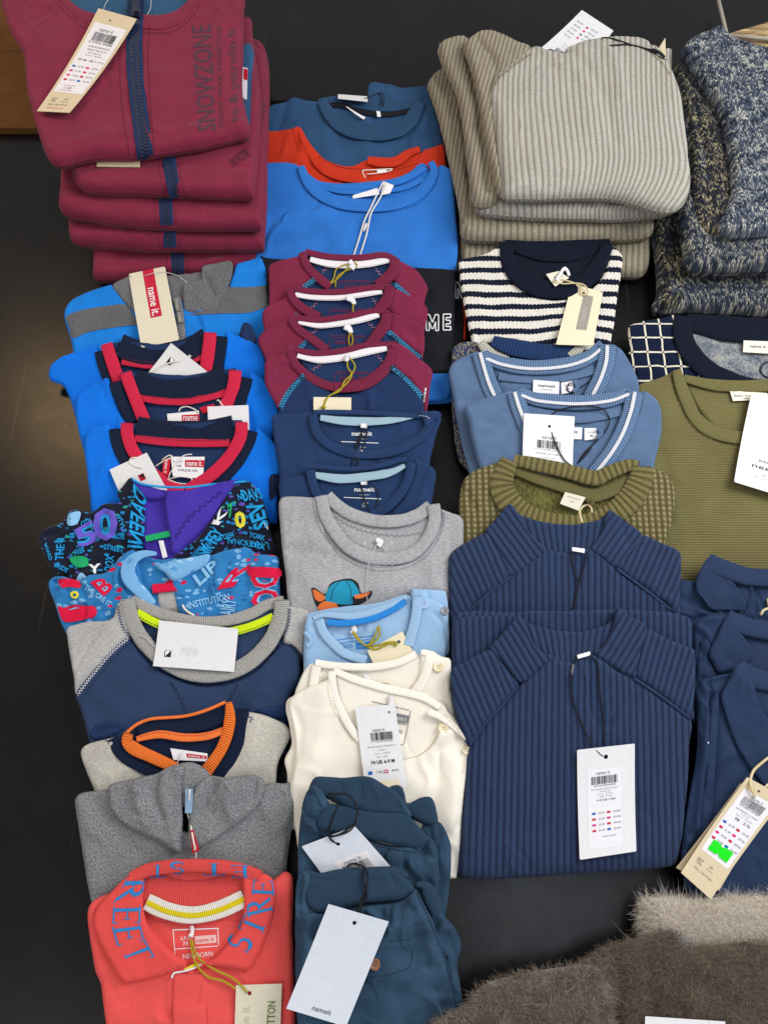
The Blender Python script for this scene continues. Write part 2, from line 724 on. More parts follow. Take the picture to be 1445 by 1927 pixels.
    def tube(s, name, mat, pts, r=.0008, off=0.0, parent=None, rise=None, only=None, step=5.0, reg=False, sm=3):
        c = curve(pts, False, step)
        t = smooth_t([depth(a, b, s.bv if only == 'own' else None) for a, b in c], sm, 2)
        d = ray(c[:, 0], c[:, 1])
        P = np.array([0, 0, CAMZ]) + d * t[:, None]
        if hasattr(r, '__len__'):
            r = np.interp(np.linspace(0, 1, len(c)), np.linspace(0, 1, len(r)), r)
        up = np.max(r) + off
        if rise is not None:
            up = up + np.interp(np.linspace(0, 1, len(c)), np.linspace(0, 1, len(rise)), rise)
        else:
            up = np.full(len(c), float(up))
        P = P - d / np.linalg.norm(d, axis=1)[:, None] * up[:, None]
        return sweep(name, mat, P, r, parent or s.o, reg)

    def card(s, name, mat, quad, th=.0006, hole=None, parent=None, lift_=.0012, plane=None, rad=.0, own=False):
        """stiff card or sewn label lying on what is under it; returns a frame for print"""
        Q = [np.array(q, float) for q in quad]
        if plane is None:
            pts = []
            for u in np.linspace(.04, .96, 6):
                for v in np.linspace(.04, .96, 6):
                    p = Q[0] * (1 - u) * (1 - v) + Q[1] * u * (1 - v) + Q[2] * u * v + Q[3] * (1 - u) * v
                    if not (-40 < p[0] < PW + 40 and -40 < p[1] < PH + 40):
                        continue
                    t = depth(p[0], p[1], s.bv if own else None)
                    pts.append(np.array([0, 0, CAMZ]) + ray(p[0], p[1]) * t)
            pts = np.array(pts)
            A = np.column_stack([pts[:, 0], pts[:, 1], np.ones(len(pts))])
            co = np.linalg.lstsq(np.vstack([A, [[.03, 0, 0], [0, .03, 0]]]), np.concatenate([pts[:, 2], [0, 0]]), rcond=None)[0]
            g = math.hypot(co[0], co[1])
            if g > .4:
                co[:2] *= .4 / g
            co[2] = 0
            res = pts[:, 2] - A @ co
            co[2] = np.percentile(res, 92) + lift_
        else:
            co = plane
        W = []
        for q in Q:
            d = ray(q[0], q[1])
            # camera at (0,0,CAMZ): CAMZ + t dz = a t dx + b t dy + c
            t = (co[2] - CAMZ) / (d[2] - co[0] * d[0] - co[1] * d[1])
            W.append(np.array([0, 0, CAMZ]) + d * t)
        W = np.array(W)
        nrm = np.array([-co[0], -co[1], 1.0])
        nrm /= np.linalg.norm(nrm)
        fr = (W, nrm * th)

        wv_ = np.linalg.norm(W[3] - W[0])
        bend = (.022 if (int(Q[0][0] * 7 + Q[0][1] * 3) % 3) else -.018) * wv_ * (1 if wv_ > .03 else .3)

        def at(u, v, h=0.0):
            h = h + bend * (2 * v - 1)**2 - min(bend, 0)
            return W[0] * (1 - u) * (1 - v) + W[1] * u * (1 - v) + W[2] * u * v + W[3] * (1 - u) * v + nrm * (th + h)
        wu, wv = np.linalg.norm(W[1] - W[0]), np.linalg.norm(W[3] - W[0])
        out = []
        rr = max(rad, .0004)
        for (cu, cv, su, sv) in ((0, 0, 1, 1), (1, 0, -1, 1), (1, 1, -1, -1), (0, 1, 1, -1)):
            a0 = {(1, 1): 180, (-1, 1): 270, (-1, -1): 0, (1, -1): 90}[(su, sv)]
            for k in range(4):
                an = math.radians(a0 + 30 * k)
                out.append((cu + su * rr / wu + math.cos(an) * rr / wu, cv + sv * rr / wv + math.sin(an) * rr / wv))
        # outline with extra points down the long sides so that the card can bend
        oo = []
        for i_ in range(len(out)):
            a, b = out[i_], out[(i_ + 1) % len(out)]
            m_ = max(1, int(abs(b[1] - a[1]) * 10))
            oo += [(a[0] + (b[0] - a[0]) * k / m_, a[1] + (b[1] - a[1]) * k / m_) for k in range(m_)]
        loops = [[Vector((a * wu, b * wv, 0)) for a, b in oo]]
        hc = None
        if hole:
            hr = .0022 if len(hole) < 3 else hole[2]
            hc = (hole[0] * wu, hole[1] * wv, hr)
            loops.append([Vector((hc[0] + hr * math.cos(-k * math.pi / 6), hc[1] + hr * math.sin(-k * math.pi / 6), 0)) for k in range(12)])
        fl = [v for l in loops for v in l]
        n0 = len(fl)
        inner = [Vector((wu * a, wv * b, 0)) for b in np.linspace(.1, .9, 9) for a in (.33, .66)]
        if hc:
            inner = [v for v in inner if math.hypot(v.x - hc[0], v.y - hc[1]) > hc[2] * 1.6]
        allp = fl + inner
        eds, st = [], 0
        for l in loops:
            m = len(l)
            eds += [(st + i, st + (i + 1) % m) for i in range(m)]
            st += m
        res = geometry.delaunay_2d_cdt([Vector((v.x * 100, v.y * 100)) for v in allp], eds, [], 0, 1e-5)
        pts2 = [(v[0] / 100, v[1] / 100) for v in res[0]]
        omap = {}
        for k, src in enumerate(res[3]):
            for q in src:
                omap[q] = k
        allp = [Vector((a, b, 0)) for a, b in pts2]
        n = len(allp)
        tri = []
        for f in res[2]:
            cx_ = sum(pts2[i][0] for i in f) / len(f)
            cy_ = sum(pts2[i][1] for i in f) / len(f)
            if hc and math.hypot(cx_ - hc[0], cy_ - hc[1]) < hc[2] * .95:
                continue
            tri.append(tuple(f))
        V = [at(v.x / wu, v.y / wv) for v in allp] + [at(v.x / wu, v.y / wv) - nrm * th for v in allp]
        F = []
        for a, b, c in tri:
            if np.dot(np.cross(V[b] - V[a], V[c] - V[a]), nrm) < 0:
                a, c = c, a
            F += [(a, b, c), (c + n, b + n, a + n)]
        st = 0
        for l in loops:
            m = len(l)
            for i in range(m):
                j = (i + 1) % m
                F.append((omap[st + i], omap[st + j], omap[st + j] + n, omap[st + i] + n))
            st += m
        V = np.array(V)
        V = V - 0
        o = mesh_obj(name, V, F, mat, parent or s.o, np.column_stack([V[:, 0], V[:, 1]]), smooth=False)
        s._reg(o)
        return Frame(s, at, o, wu, wv)


class Frame:
    def __init__(s, g, at, o, wu, wv):
        s.g, s.at, s.o, s.wu, s.wv = g, at, o, wu, wv

    def rect(s, name, mat, u0, v0, u1, v1, h=.0004):
        k = max(1, int((v1 - v0) * 12))
        V = np.array([p for q in range(k + 1) for p in (s.at(u0, v0 + (v1 - v0) * q / k, h), s.at(u1, v0 + (v1 - v0) * q / k, h))])
        F = [(2 * q + 2, 2 * q + 3, 2 * q + 1, 2 * q) for q in range(k)]
        return mesh_obj(name, V, F, mat, s.o, V[:, :2], smooth=False, reg=False)

    def poly(s, name, mat, pts, h=.0005):
        V = np.array([s.at(u, v, h) for u, v in pts])
        return mesh_obj(name, V, [tuple(range(len(pts)))], mat, s.o, V[:, :2], smooth=False, reg=False)

    def text(s, mat, body, u0, v0, u1, v1, h=.0006, rot=0, name='lettering', bold=0.0):
        """text in the box; rot=90 reads top to bottom, -90 bottom to top"""
        V2, F = text_mesh(body, bold)
        P = []
        for x, y in V2:
            if rot == 0:
                u, v = u0 + (u1 - u0) * x, v1 - (v1 - v0) * y
            elif rot == 90:
                u, v = u0 + (u1 - u0) * y, v0 + (v1 - v0) * x
            else:
                u, v = u1 - (u1 - u0) * y, v1 - (v1 - v0) * x
            P.append(s.at(u, v, h))
        P = np.array(P)
        return mesh_obj(name, P, F, mat, s.o, P[:, :2], smooth=False, reg=False)

    def barcode(s, mat, u0, v0, u1, v1, seed=1, along='u'):
        r = random.Random(seed)
        V, F = [], []
        x = 0.0
        while x < 1:
            wd = r.choice([.012, .012, .022, .032])
            i = len(V)
            if along == 'u':
                a, b = u0 + (u1 - u0) * x, u0 + (u1 - u0) * min(1, x + wd)
                V += [s.at(a, v0, .0006), s.at(b, v0, .0006), s.at(b, v1, .0006), s.at(a, v1, .0006)]
            F.append((i + 3, i + 2, i + 1, i))
            x += wd + r.choice([.012, .02, .03])
        V = np.array(V)
        return mesh_obj('barcode', V, F, mat, s.o, V[:, :2], smooth=False, reg=False)

    def rows(s, mats, specs, name='small_print'):
        """fine print rows: (u0,v0,u1,v1,text)"""
        VV, FF = [], []
        for (u0, v0, u1, v1, body) in specs:
            V2, F = text_mesh(body, 0)
            b = len(VV)
            VV += [s.at(u0 + (u1 - u0) * x, v1 - (v1 - v0) * y, .0006) for x, y in V2]
            FF += [tuple(int(q) + b for q in f) for f in F]
        V = np.array(VV)
        return mesh_obj(name, V, FF, mats, s.o, V[:, :2], smooth=False, reg=False)


def drape(P, only, off):
    out = np.empty_like(P)
    px, py = project(P)
    ts = np.array([depth(a, b, only, miss=-1) for a, b in zip(px, py)])
    ok = ts > 0
    if not ok.any():
        ts[:] = (CAMZ - .03) / -ray(px, py)[:, 2]
    elif not ok.all():
        bad = np.where(~ok)[0]
        good = np.where(ok)[0]
        for i in bad:
            j = good[np.argmin((px[good] - px[i])**2 + (py[good] - py[i])**2)]
            ts[i] = ts[j]
    d = ray(px, py)
    return np.array([0, 0, CAMZ]) + d * ts[:, None] - d / np.linalg.norm(d, axis=1)[:, None] * off


def sweep(name, mat, P, r, parent, reg=False, k=6):
    P = np.asarray(P)
    tg = np.gradient(P, axis=0)
    tg /= np.linalg.norm(tg, axis=1)[:, None] + 1e-9
    up = np.array([.01, .02, 1.0])
    a = np.cross(tg, up)
    a /= np.linalg.norm(a, axis=1)[:, None] + 1e-9
    b = np.cross(a, tg)
    n = len(P)
    V = []
    rr = r if hasattr(r, '__len__') else np.full(n, r)
    for i in range(k):
        t = 2 * math.pi * i / k
        V.append(P + (a * math.cos(t) + b * math.sin(t)) * np.asarray(rr)[:, None])
    V = np.concatenate(V)
    F = []
    for i in range(k):
        j = (i + 1) % k
        for q in range(n - 1):
            F.append((i * n + q, j * n + q, j * n + q + 1, i * n + q + 1))
    F.append(tuple(i * n for i in range(k))[::-1])
    F.append(tuple(i * n + n - 1 for i in range(k)))
    return mesh_obj(name, V, F, mat, parent, V[:, :2], reg=reg)


_tc = {}


def text_mesh(body, bold=0.0):
    key = (body, bold)
    if key in _tc:
        return _tc[key]
    cu = bpy.data.curves.new('t', 'FONT')
    cu.body = body
    cu.offset = bold
    cu.resolution_u = 2
    cu.fill_mode = 'FRONT'
    ob = bpy.data.objects.new('t', cu)
    C.objects.link(ob)
    dg = bpy.context.evaluated_depsgraph_get()
    me = bpy.data.meshes.new_from_object(ob.evaluated_get(dg))
    me.calc_loop_triangles()
    V = np.array([v.co[:2] for v in me.vertices])
    F = np.array([t.vertices[:] for t in me.loop_triangles], int)
    bpy.data.objects.remove(ob)
    bpy.data.curves.remove(cu)
    bpy.data.meshes.remove(me)
    lo, hi = V.min(0), V.max(0)
    V = (V - lo) / (hi - lo)
    _tc[key] = (V, F)
    return V, F


def serif_text(ch):
    """a few slab-and-hairline capitals"""
    V, F = [], []

    def q(x0, y0, x1, y1, w, w2=None):
        w2 = w if w2 is None else w2
        d = np.array([x1 - x0, y1 - y0])
        d = d / np.linalg.norm(d)
        n = np.array([-d[1], d[0]])
        a, b = np.array([x0, y0]), np.array([x1, y1])
        i = len(V)
        V.extend([a + n * w / 2, b + n * w2 / 2, b - n * w2 / 2, a - n * w / 2])
        F.extend([(i, i + 3, i + 2), (i, i + 2, i + 1)])

    def arc(cx, cy, rx, ry, a0, a1, w0, w1, n=14):
        for k in range(n):
            t0, t1 = a0 + (a1 - a0) * k / n, a0 + (a1 - a0) * (k + 1) / n
            wa = w0 + (w1 - w0) * math.sin(math.pi * k / n)
            wb = w0 + (w1 - w0) * math.sin(math.pi * (k + 1) / n)
            p = [(cx + rx * math.cos(math.radians(t)), cy + ry * math.sin(math.radians(t))) for t in (t0, t1)]
            q(p[0][0], p[0][1], p[1][0], p[1][1], wa, wb)
    if ch == 'T':
        q(.5, 0, .5, 1, .17)
        q(.04, .97, .96, .97, .06)
        q(.07, 1, .07, .78, .07, .02)
        q(.93, 1, .93, .78, .07, .02)
        q(.3, .02, .7, .02, .05)
    elif ch == 'E':
        q(.25, 0, .25, 1, .17)
        q(.06, .97, .9, .97, .06)
        q(.06, .03, .94, .03, .06)
        q(.25, .52, .7, .52, .05)
        q(.7, .64, .7, .4, .06)
        q(.89, 1, .89, .78, .07, .02)
        q(.93, 0, .93, .24, .07, .02)
    elif ch == 'R':
        q(.22, 0, .22, 1, .17)
        q(.04, .02, .42, .02, .05)
        q(.04, .97, .5, .97, .06)
        arc(.48, .745, .27, .225, 90, -90, .07, .2)
        q(.26, .52, .5, .52, .06)
        q(.48, .52, .86, .03, .17, .15)
        q(.78, .02, 1.0, .02, .05)
    elif ch == 'S':
        arc(.5, .74, .32, .23, 40, 265, .06, .17)
        arc(.5, .27, .34, .24, 92, -140, .06, .19)
        q(.78, .98, .76, .72, .06, .02)
        q(.16, .02, .17, .3, .06, .02)
    return np.array(V), np.array(F)


def hairs(g, obj, n, ln, mat, wd=.00022, name='fuzz', lean=.6, seed=3):
    r = np.random.default_rng(seed)
    me = obj.data
    V = np.empty(len(me.vertices) * 3, np.float32)
    me.vertices.foreach_get('co', V)
    V = V.reshape(-1, 3)
    N = np.empty(len(me.vertices) * 3, np.float32)
    me.vertex_normals.foreach_get('vector', N)
    N = N.reshape(-1, 3)
    off = np.array(g.o.location)
    idx = np.where(N[:, 2] > -.05)[0]
    pk = r.choice(idx, n)
    p = V[pk] + off + r.normal(0, .0012, (n, 3)) * [1, 1, 0]
    d = N[pk] * .55 + r.normal(0, lean, (n, 3))
    if ln > .006:
        fx, fy = p[:, 0] * 55, p[:, 1] * 55
        d[:, 0] += 1.1 * fbm(fx, fy, seed)
        d[:, 1] += 1.1 * fbm(fx + 31, fy, seed + 4)
    d[:, 2] = np.abs(d[:, 2]) * .6 + .1
    d /= np.linalg.norm(d, axis=1)[:, None]
    L = ln * (r.uniform(.35, 1.15, n) + (r.random(n) > .965) * .9)[:, None]
    if ln > .006:
        L = L * (1 + .5 * fbm(p[:, 0] * 70, p[:, 1] * 70, seed + 8)[:, None])
    sd = np.cross(d, r.normal(0, 1, (n, 3)))
    sd /= np.linalg.norm(sd, axis=1)[:, None]
    cv = r.normal(0, .45, (n, 3))
    a = p
    b = p + d * L * .5 + cv * L * .12
    c = p + d * L * .85 + cv * L * .5
    c[:, 2] = np.maximum(c[:, 2] - L[:, 0] * .15, p[:, 2])
    w0 = sd * wd / 2
    VV = np.stack([a - w0, a + w0, b - w0 * .8, b + w0 * .8, c], 1).reshape(-1, 3)
    i = (np.arange(n) * 5)[:, None]
    FF = np.concatenate([i + np.array([0, 1, 3]), i + np.array([0, 3, 2]), i + np.array([2, 3, 4])])
    return mesh_obj(name, VV, FF, mat, obj, VV[:, :2], smooth=True, stuff=True, reg=False)

# a warm lamp further down the room: its glow lies on the polished table at the far left
_d = ray(150, 790)
_p = np.array([0, 0, CAMZ]) + _d * (CAMZ / -_d[2])
_r = np.array([_d[0], _d[1], -_d[2]])
_r /= np.linalg.norm(_r)
_l = _p + _r * 1.6
area('warm_lamp', tuple(_l), tuple(_p), 0.20, 5.5, (1.0, 0.66, 0.32), .22)

# an added cool fill lamp overhead, placed to mirror as the slate sheen on the table near the front
_d = ray(1010, 1690)
_p = np.array([0, 0, CAMZ]) + _d * (CAMZ / -_d[2])
_r = np.array([_d[0], _d[1], -_d[2]])
_r /= np.linalg.norm(_r)
area('added_overhead_fill', tuple(_p + _r * 2.1), tuple(_p), 0.42, 3.4, (0.78, 0.88, 1.0), .30)
# ------------------------------------------------------------------ cloths and papers
m_burg = jersey('burgundy_fleece', '852a44', '78233c', .4, wear=.08, sheen=.08)
m_burg2 = jersey('burgundy_jersey', '7c2644', None, wear=.08)
m_burg_rib = ribmat('burgundy_rib', '7f2947', .0024, .35)
m_teal = jersey('teal_blue_lining', '356087', '2c5275', .5)
m_navy = jersey('navy_jersey', '1b2e54', '213862', .4)
m_navy_dk = jersey('dark_navy_jersey', '17233f', None)
m_navy_rib = ribmat('navy_rib', '18243f', .0022, .4)
m_red_rib = ribmat('red_rib', 'e02c50', .0026, .3)
m_red_tape = ribmat('red_tape', 'd92b4c', .0016, .15)
m_royal = jersey('royal_blue_sweat', '0b78ee', '0870e2', .4, wear=.09)
m_royal2 = jersey('mid_blue_sweat', '2f78cf', '276cc2', .4, wear=.10)
m_blackj = jersey('black_jersey', '171920', None)
m_cyanblue = jersey('bright_blue_melange', '1a86e6', '1478d6', .5)
m_char = jersey('charcoal_melange', '55585e', '7b7d80', 1.0, (300, 700))
m_grey = jersey('grey_melange', '93959a', 'b3b4b7', 1.0, (160, 900))
m_grey_rib = ribmat('grey_rib', 'b9b8b3', .0024, .3, 'a5a5a2')
m_ltgrey = jersey('light_grey_melange', 'bcbcba', 'a2a2a2', 1.0, (200, 700))
m_ecru = jersey('ecru_melange', 'cac6bc', 'b2aea6', .9, (200, 600))
m_midgrey = jersey('mid_grey_melange', '64676b', '919396', .8, (480, 420))
m_midnavy = jersey('mid_navy_sweat', '2f4366', '293b5a', .5)
m_lime = jersey('lime_tape', 'cfe81c', None, wear=.03)
m_orange_rib = ribmat('orange_rib', 'f27a32', .0028, .3)
m_orange = jersey('orange_tape', 'ee7a38', None)
m_coral = jersey('coral_pique', 'e4504e', 'ea5c58', .4, (700, 700), wear=.06)
m_coral_rib = ribmat('coral_rib', 'e8524f', .0023, .3)
m_coral_rib2 = ribmat('coral_flat_rib', 'e8524f', .0021, .14, bump=.0003)
m_teal2 = jersey('petrol_blue_sweat', '2e547c', '27486d', .6)
m_teal2_rib = ribmat('petrol_rib', '2e5176', .0024, .35)
m_redor = jersey('rust_red_jersey', 'c8371c', 'bb2f17', .4)
m_navyb = jersey('deep_blue_jersey', '243d66', '1e355b', .5)
m_ltblue = jersey('pale_blue_jersey', '9cbfe0', '8fb4d9', .5)
m_ltblue_rib = ribmat('pale_blue_rib', '9cbfe0', .0020, .08, bump=.0003)
m_aqua = jersey('pale_aqua_tape', '9ab8c8', None, wear=.03)
m_blue_tape = jersey('blue_tape', '2a86d8', None, wear=.04)
m_cream = jersey('cream_jersey', 'f6f1e6', 'f0eadb', .4, wear=.04)
m_cream_rib = ribmat('cream_rib', 'f6f1e6', .0020, .05, bump=.0003)
m_denim = jersey('blue_corduroy', '2c4258', '263a4f', .6, (300, 60), wear=.14)
m_denim_rib = ribmat('petrol_waist_rib', '2d455c', .0018, .10)
m_woven = jersey('navy_cotton_shirt', '213556', '1c2d4b', .4, (900, 900), bump=.0002, wear=.05, rough=.75)
m_woven_w = plain('white_tape_cloth', 'e9e6ea', .85, .2)
m_olive_in = knit('olive_knit_inside', ['8c8a4e', '55502c'], .0045, .0035, bump=.001)

m_white = paper('white_card', 'e4e5e8')
m_whiteb = paper('cool_white_card', 'd8e0ec')
m_kraft = paper('kraft_card', 'd9c9a8')
m_creamc = paper('cream_card', 'ece2c4')
m_ivory = paper('ivory_card', 'ded8c2')
m_stick = paper('sticker_white', 'ecebf0', .35)
m_ink = plain('dark_ink', '1e2026', .6, .2)
m_ink2 = plain('grey_ink', '70727a', .6, .2)
m_inkb = plain('blue_ink', '1c62b8', .6, .2)
m_inkr = plain('red_ink', 'c41f3e', .6, .2)
m_pink = plain('pink_ink', 'd8327e', .6, .2)
m_whiteink = plain('white_ink', 'eef0f3', .7, .2)
m_green = plain('green_sticker', '0be612', .5, .3)
m_greenink = plain('olive_ink', '6c7f3a', .6, .2)
m_red_lab = plain('red_label_cloth', 'c81430', .7, .2)
m_white_lab = plain('white_label_cloth', 'ecebf0', .7, .2)
m_ivory_lab = plain('ivory_label_cloth', 'e6e2d2', .7, .2)
m_cordw = plain('white_cord', 'e8e4da', .7, .3)
m_cordb = plain('black_cord', '14161b', .6, .3)
m_cordy = plain('olive_yellow_cord', 'a99a1c', .7, .3)
m_cordn = plain('cream_cord', 'd8c8a0', .7, .3)
m_clear = NT('clear_loop', .25, .5)
m_clear.color(hexl('c9ccd0'))
m_clear = m_clear.m
m_zip = plain('zip_teeth_navy', '18223c', .45, .4)
m_zipg = plain('zip_grey', '8b8d8c', .35, .5, .3)
m_stitch_n = plain('navy_thread', '1c2c55', .7, .3)
m_stitch_c = plain('cyan_thread', '2f8fc0', .6, .3)
m_stitch_w = plain('white_thread', 'd8d8de', .7, .3)
m_stitch_b = plain('burgundy_thread', '5e1a33', .7, .3)
m_stitch_m = plain('mauve_thread', '8f7a9c', .7, .3)
m_stitch_g = plain('grey_thread', '787a80', .7, .3)
m_stitch_d = plain('dark_thread', '141c33', .7, .3)
m_stitch_r = plain('coral_thread', 'b0383a', .7, .3)
m_stitch_cr = plain('cream_thread', 'cbbf9c', .7, .3)

# ------------------------------------------------------------------ the table
tb = NT('black_laminate', .42, .25)
tc = tb.n('ShaderNodeTexCoord')


def tnoise(sc, det=4, st=(1, 1, 1), rg=.55):
    mp = tb.n('ShaderNodeMapping')
    mp.inputs['Scale'].default_value = st
    tb.t.links.new(tc.outputs['Object'], mp.inputs['Vector'])
    q = tb.n('ShaderNodeTexNoise')
    q.inputs['Scale'].default_value = sc
    q.inputs['Detail'].default_value = det
    q.inputs['Roughness'].default_value = rg
    tb.t.links.new(mp.outputs[0], q.inputs['Vector'])
    return q.outputs[0]


worn = tb.remap(tnoise(9, 6), .5, .8, 0, .5)
scr = tb.math('GREATER_THAN', tnoise(60, 2, (1, .03, 1)), .70)
cc = tb.mix(worn, (.0045, .0043, .0046, 1), (.013, .012, .010, 1))
cc = tb.mix(tb.math('MULTIPLY', scr, .5), cc, (.034, .032, .028, 1))
spk = tb.math('GREATER_THAN', tnoise(700, 1), .74)
cc = tb.mix(tb.math('MULTIPLY', spk, .8), cc, (.09, .09, .085, 1))
tb.color(cc)
tb.put(tb.b.inputs['Roughness'], tb.remap(tnoise(30, 6), .3, .7, .27, .32))
tb.bump(tnoise(420, 3), .00012)


def slab(name, x0, x1, y0, y1, z0, z1, mat, b=.003, parent=None, kind='structure'):
    V = []
    for z, i in ((z0, 0), (z1 - b, 0), (z1, b)):
        V += [(x0 + i, y0 + i, z), (x1 - i, y0 + i, z), (x1 - i, y1 - i, z), (x0 + i, y1 - i, z)]
    F = [(3, 2, 1, 0), (8, 9, 10, 11)]
    for k in (0, 4):
        for i in range(4):
            j = (i + 1) % 4
            F.append((k + i, k + j, k + 4 + j, k + 4 + i))
    o = mesh_obj(name, np.array(V), F, mat, parent, smooth=False)
    if kind:
        o['kind'] = kind
    return o


ys = float(lift(520, 192, 0)[1])
near = slab('table_top', -1.4, 1.5, -.75, ys - .0015, -.035, 0, tb.m)
far = slab('table_top', -1.4, 1.5, ys + .0015, 1.6, -.035, .0, tb.m)
fl = NT('floor_paint', .8, .2)
fl.color((.02, .02, .021, 1))
floor = mesh_obj('floor', np.array([(-4, -3, -.75), (4, -3, -.75), (4, 4, -.75), (-4, 4, -.75)]), [(0, 1, 2, 3)], fl.m, None, smooth=False)
floor['kind'] = 'structure'

# cardboard box at the far left
kb = NT('cardboard', .85, .2)
g_ = kb.n('ShaderNodeTexNoise')
g_.inputs['Scale'].default_value = 30
t_ = kb.n('ShaderNodeTexCoord')
kb.t.links.new(t_.outputs['Object'], g_.inputs['Vector'])
kb.color(kb.scale_col(hexl('6a4722'), kb.remap(g_.outputs[0], .3, .7, .85, 1.1)))
p0 = lift(72, 240, .014)
bx = G('cardboard_box', 'plain brown cardboard box on the black table behind the burgundy hoodies', 'box', at=(0, 200))
x1_, y0_ = float(p0[0]) + .02, float(p0[1])


def boxpart(g, name, x0, x1, y0, y1, z0, z1, mat, b=.001):
    return slab(name, x0, x1, y0, y1, z0, z1, mat, b, g.o, None)


boxpart(bx, 'side_wall', x1_ - .32, x1_, y0_, y0_ + .004, .0, .011, kb.m)
boxpart(bx, 'side_wall', x1_ - .004, x1_, y0_ + .004, y0_ + .40, .0, .011, kb.m)
boxpart(bx, 'lid_flap', x1_ - .32, x1_ + .001, y0_ - .001, y0_ + .20, .0115, .0145, kb.m)
boxpart(bx, 'lid_flap', x1_ - .32, x1_ + .001, y0_ + .201, y0_ + .40, .0115, .0145, kb.m)

# leaflet stand in the far right corner
st = G('leaflet_stand', 'wooden leaflet stand with a photo of dry grass in the far right corner', 'leaflet stand', at=(1400, 60))
m_wood = plain('pale_wood', 'a9a294', .5, .4)
pic = NT('grass_picture', .4, .4)
tcp = pic.n('ShaderNodeTexCoord')
mpp_ = pic.n('ShaderNodeMapping')
mpp_.inputs['Rotation'].default_value = (0, 0, .5)
mpp_.inputs['Scale'].default_value = (18, 140, 1)
pic.t.links.new(tcp.outputs['Object'], mpp_.inputs['Vector'])
gn = pic.n('ShaderNodeTexNoise')
gn.inputs['Scale'].default_value = 1
gn.inputs['Detail'].default_value = 5
pic.t.links.new(mpp_.outputs[0], gn.inputs['Vector'])
cr_ = pic.n('ShaderNodeValToRGB')
for i, (po, co_) in enumerate(((.3, '4a3a2c'), (.45, '8a7050'), (.56, 'b79a6a'), (.7, 'd8c89a'))):
    if i > 1:
        cr_.color_ramp.elements.new(po)
    cr_.color_ramp.elements[i].position = po
    cr_.color_ramp.elements[i].color = hexl(co_)
pic.t.links.new(gn.outputs[0], cr_.inputs[0])
pic.color(cr_.outputs[0])
a_ = [lift(*q) for q in ((1374, 62, .006), (1470, 34, .006), (1500, 100, .006), (1372, 84, .006))]
mesh_obj('picture', np.array(a_ + [v - np.array([0, 0, .0015]) for v in a_]),
         [(3, 2, 1, 0), (4, 5, 6, 7), (0, 1, 5, 4), (1, 2, 6, 5), (2, 3, 7, 6), (3, 0, 4, 7)], pic.m, st.o, smooth=False)
for A_, B_ in (((1349, -10, .03), (1371, 84, .012)), ((1368, 66, .014), (1470, 76, .014))):
    P_ = np.array([lift(*A_), (lift(*A_) + lift(*B_)) / 2, lift(*B_)])
    sweep('frame_bar', m_wood, P_, .0042, st.o, True, 4)

m_seam_n = jersey('navy_seam', '2a3958', None)
# ================================================================== burgundy hoodies
def zipper(g, pts, wd, tooth=7, mt=None, tape=None, pitch=5.2, parent=None):
    mt = mt or m_zip
    z = g.band('zip_tape', tape or m_navy, pts, wd, dz=.0006, th=.0012, follow='own', parent=parent)
    c = curve(pts, False, 1.0)
    d = np.concatenate([[0], np.cumsum(np.linalg.norm(np.diff(c, axis=0), axis=1))])
    V, F = [], []
    tg = np.gradient(c, axis=0)
    k = 0
    s_ = pitch
    while s_ < d[-1] - pitch:
        i = int(np.searchsorted(d, s_))
        t = tg[i] / np.linalg.norm(tg[i])
        n = np.array([-t[1], t[0]])
        sgn = 1 if k % 2 else -1
        a = c[i] + n * sgn * tooth * .05
        b = c[i] + n * sgn * tooth
        q = [a - t * pitch * .20, b - t * pitch * .34, b + t * pitch * .34, a + t * pitch * .20]
        tt = depth(c[i][0], c[i][1], g.bv)
        low = [np.array([0, 0, CAMZ]) + ray(*w) * tt for w in q]
        dv = ray(*c[i])
        dv = dv / np.linalg.norm(dv)
        m = len(V)
        V += [w - dv * .0001 for w in low] + [w - dv * .0014 for w in low]
        F += [(m + 4, m + 5, m + 6, m + 7), (m + 7, m + 6, m + 5, m + 4)][:1]
        for e in range(4):
            f = (e + 1) % 4
            F.append((m + e, m + f, m + 4 + f, m + 4 + e))
        s_ += pitch * .5
        k += 1
    mesh_obj('zip_teeth', np.array(V), F, mt, z, np.array(V)[:, :2], smooth=False, stuff=True, reg=False)
    return z


HG = 'burgundy zip hoodies folded in one stack'
H = []
specs = [
    # lowest first: outline, height
    ([(178, 440, 1), (177, 500), (182, 528), (300, 520), (420, 512), (495, 500, 1), (500, 300), (500, 140), (486, 90, 1), (190, 120, 1)], .020, .034,
     [(333, 440), (334, 480), (335, 522)], 'lowest folded burgundy hoodie of the stack, mostly hidden under the others'),
    ([(133, 410, 1), (132, 440), (140, 458), (250, 468), (400, 470), (498, 470, 1), (502, 400), (506, 250), (507, 130), (498, 92), (478, 80, 1), (150, 100, 1)], .053, .033,
     [(322, 400), (320, 430), (320, 466)], 'burgundy hoodie second from the bottom of the stack with its front edge jutting out'),
    ([(116, 355, 1), (113, 385), (118, 402), (140, 409), (240, 424), (360, 430), (493, 430, 1), (498, 330), (504, 210), (503, 120), (480, 90), (470, 80, 1), (130, 90, 1)], .086, .032,
     [(311, 350), (312, 385), (315, 424)], 'middle burgundy hoodie of the stack, widest on the left'),
    ([(136, 318, 1), (144, 346), (168, 360), (252, 364), (380, 369), (479, 373, 1), (486, 300), (492, 200), (480, 100), (474, 40, 1), (140, 60, 1)], .117, .031,
     [(318, 290), (322, 325), (332, 372)], 'burgundy hoodie just under the top one with a kraft tag corner peeking out'),
]
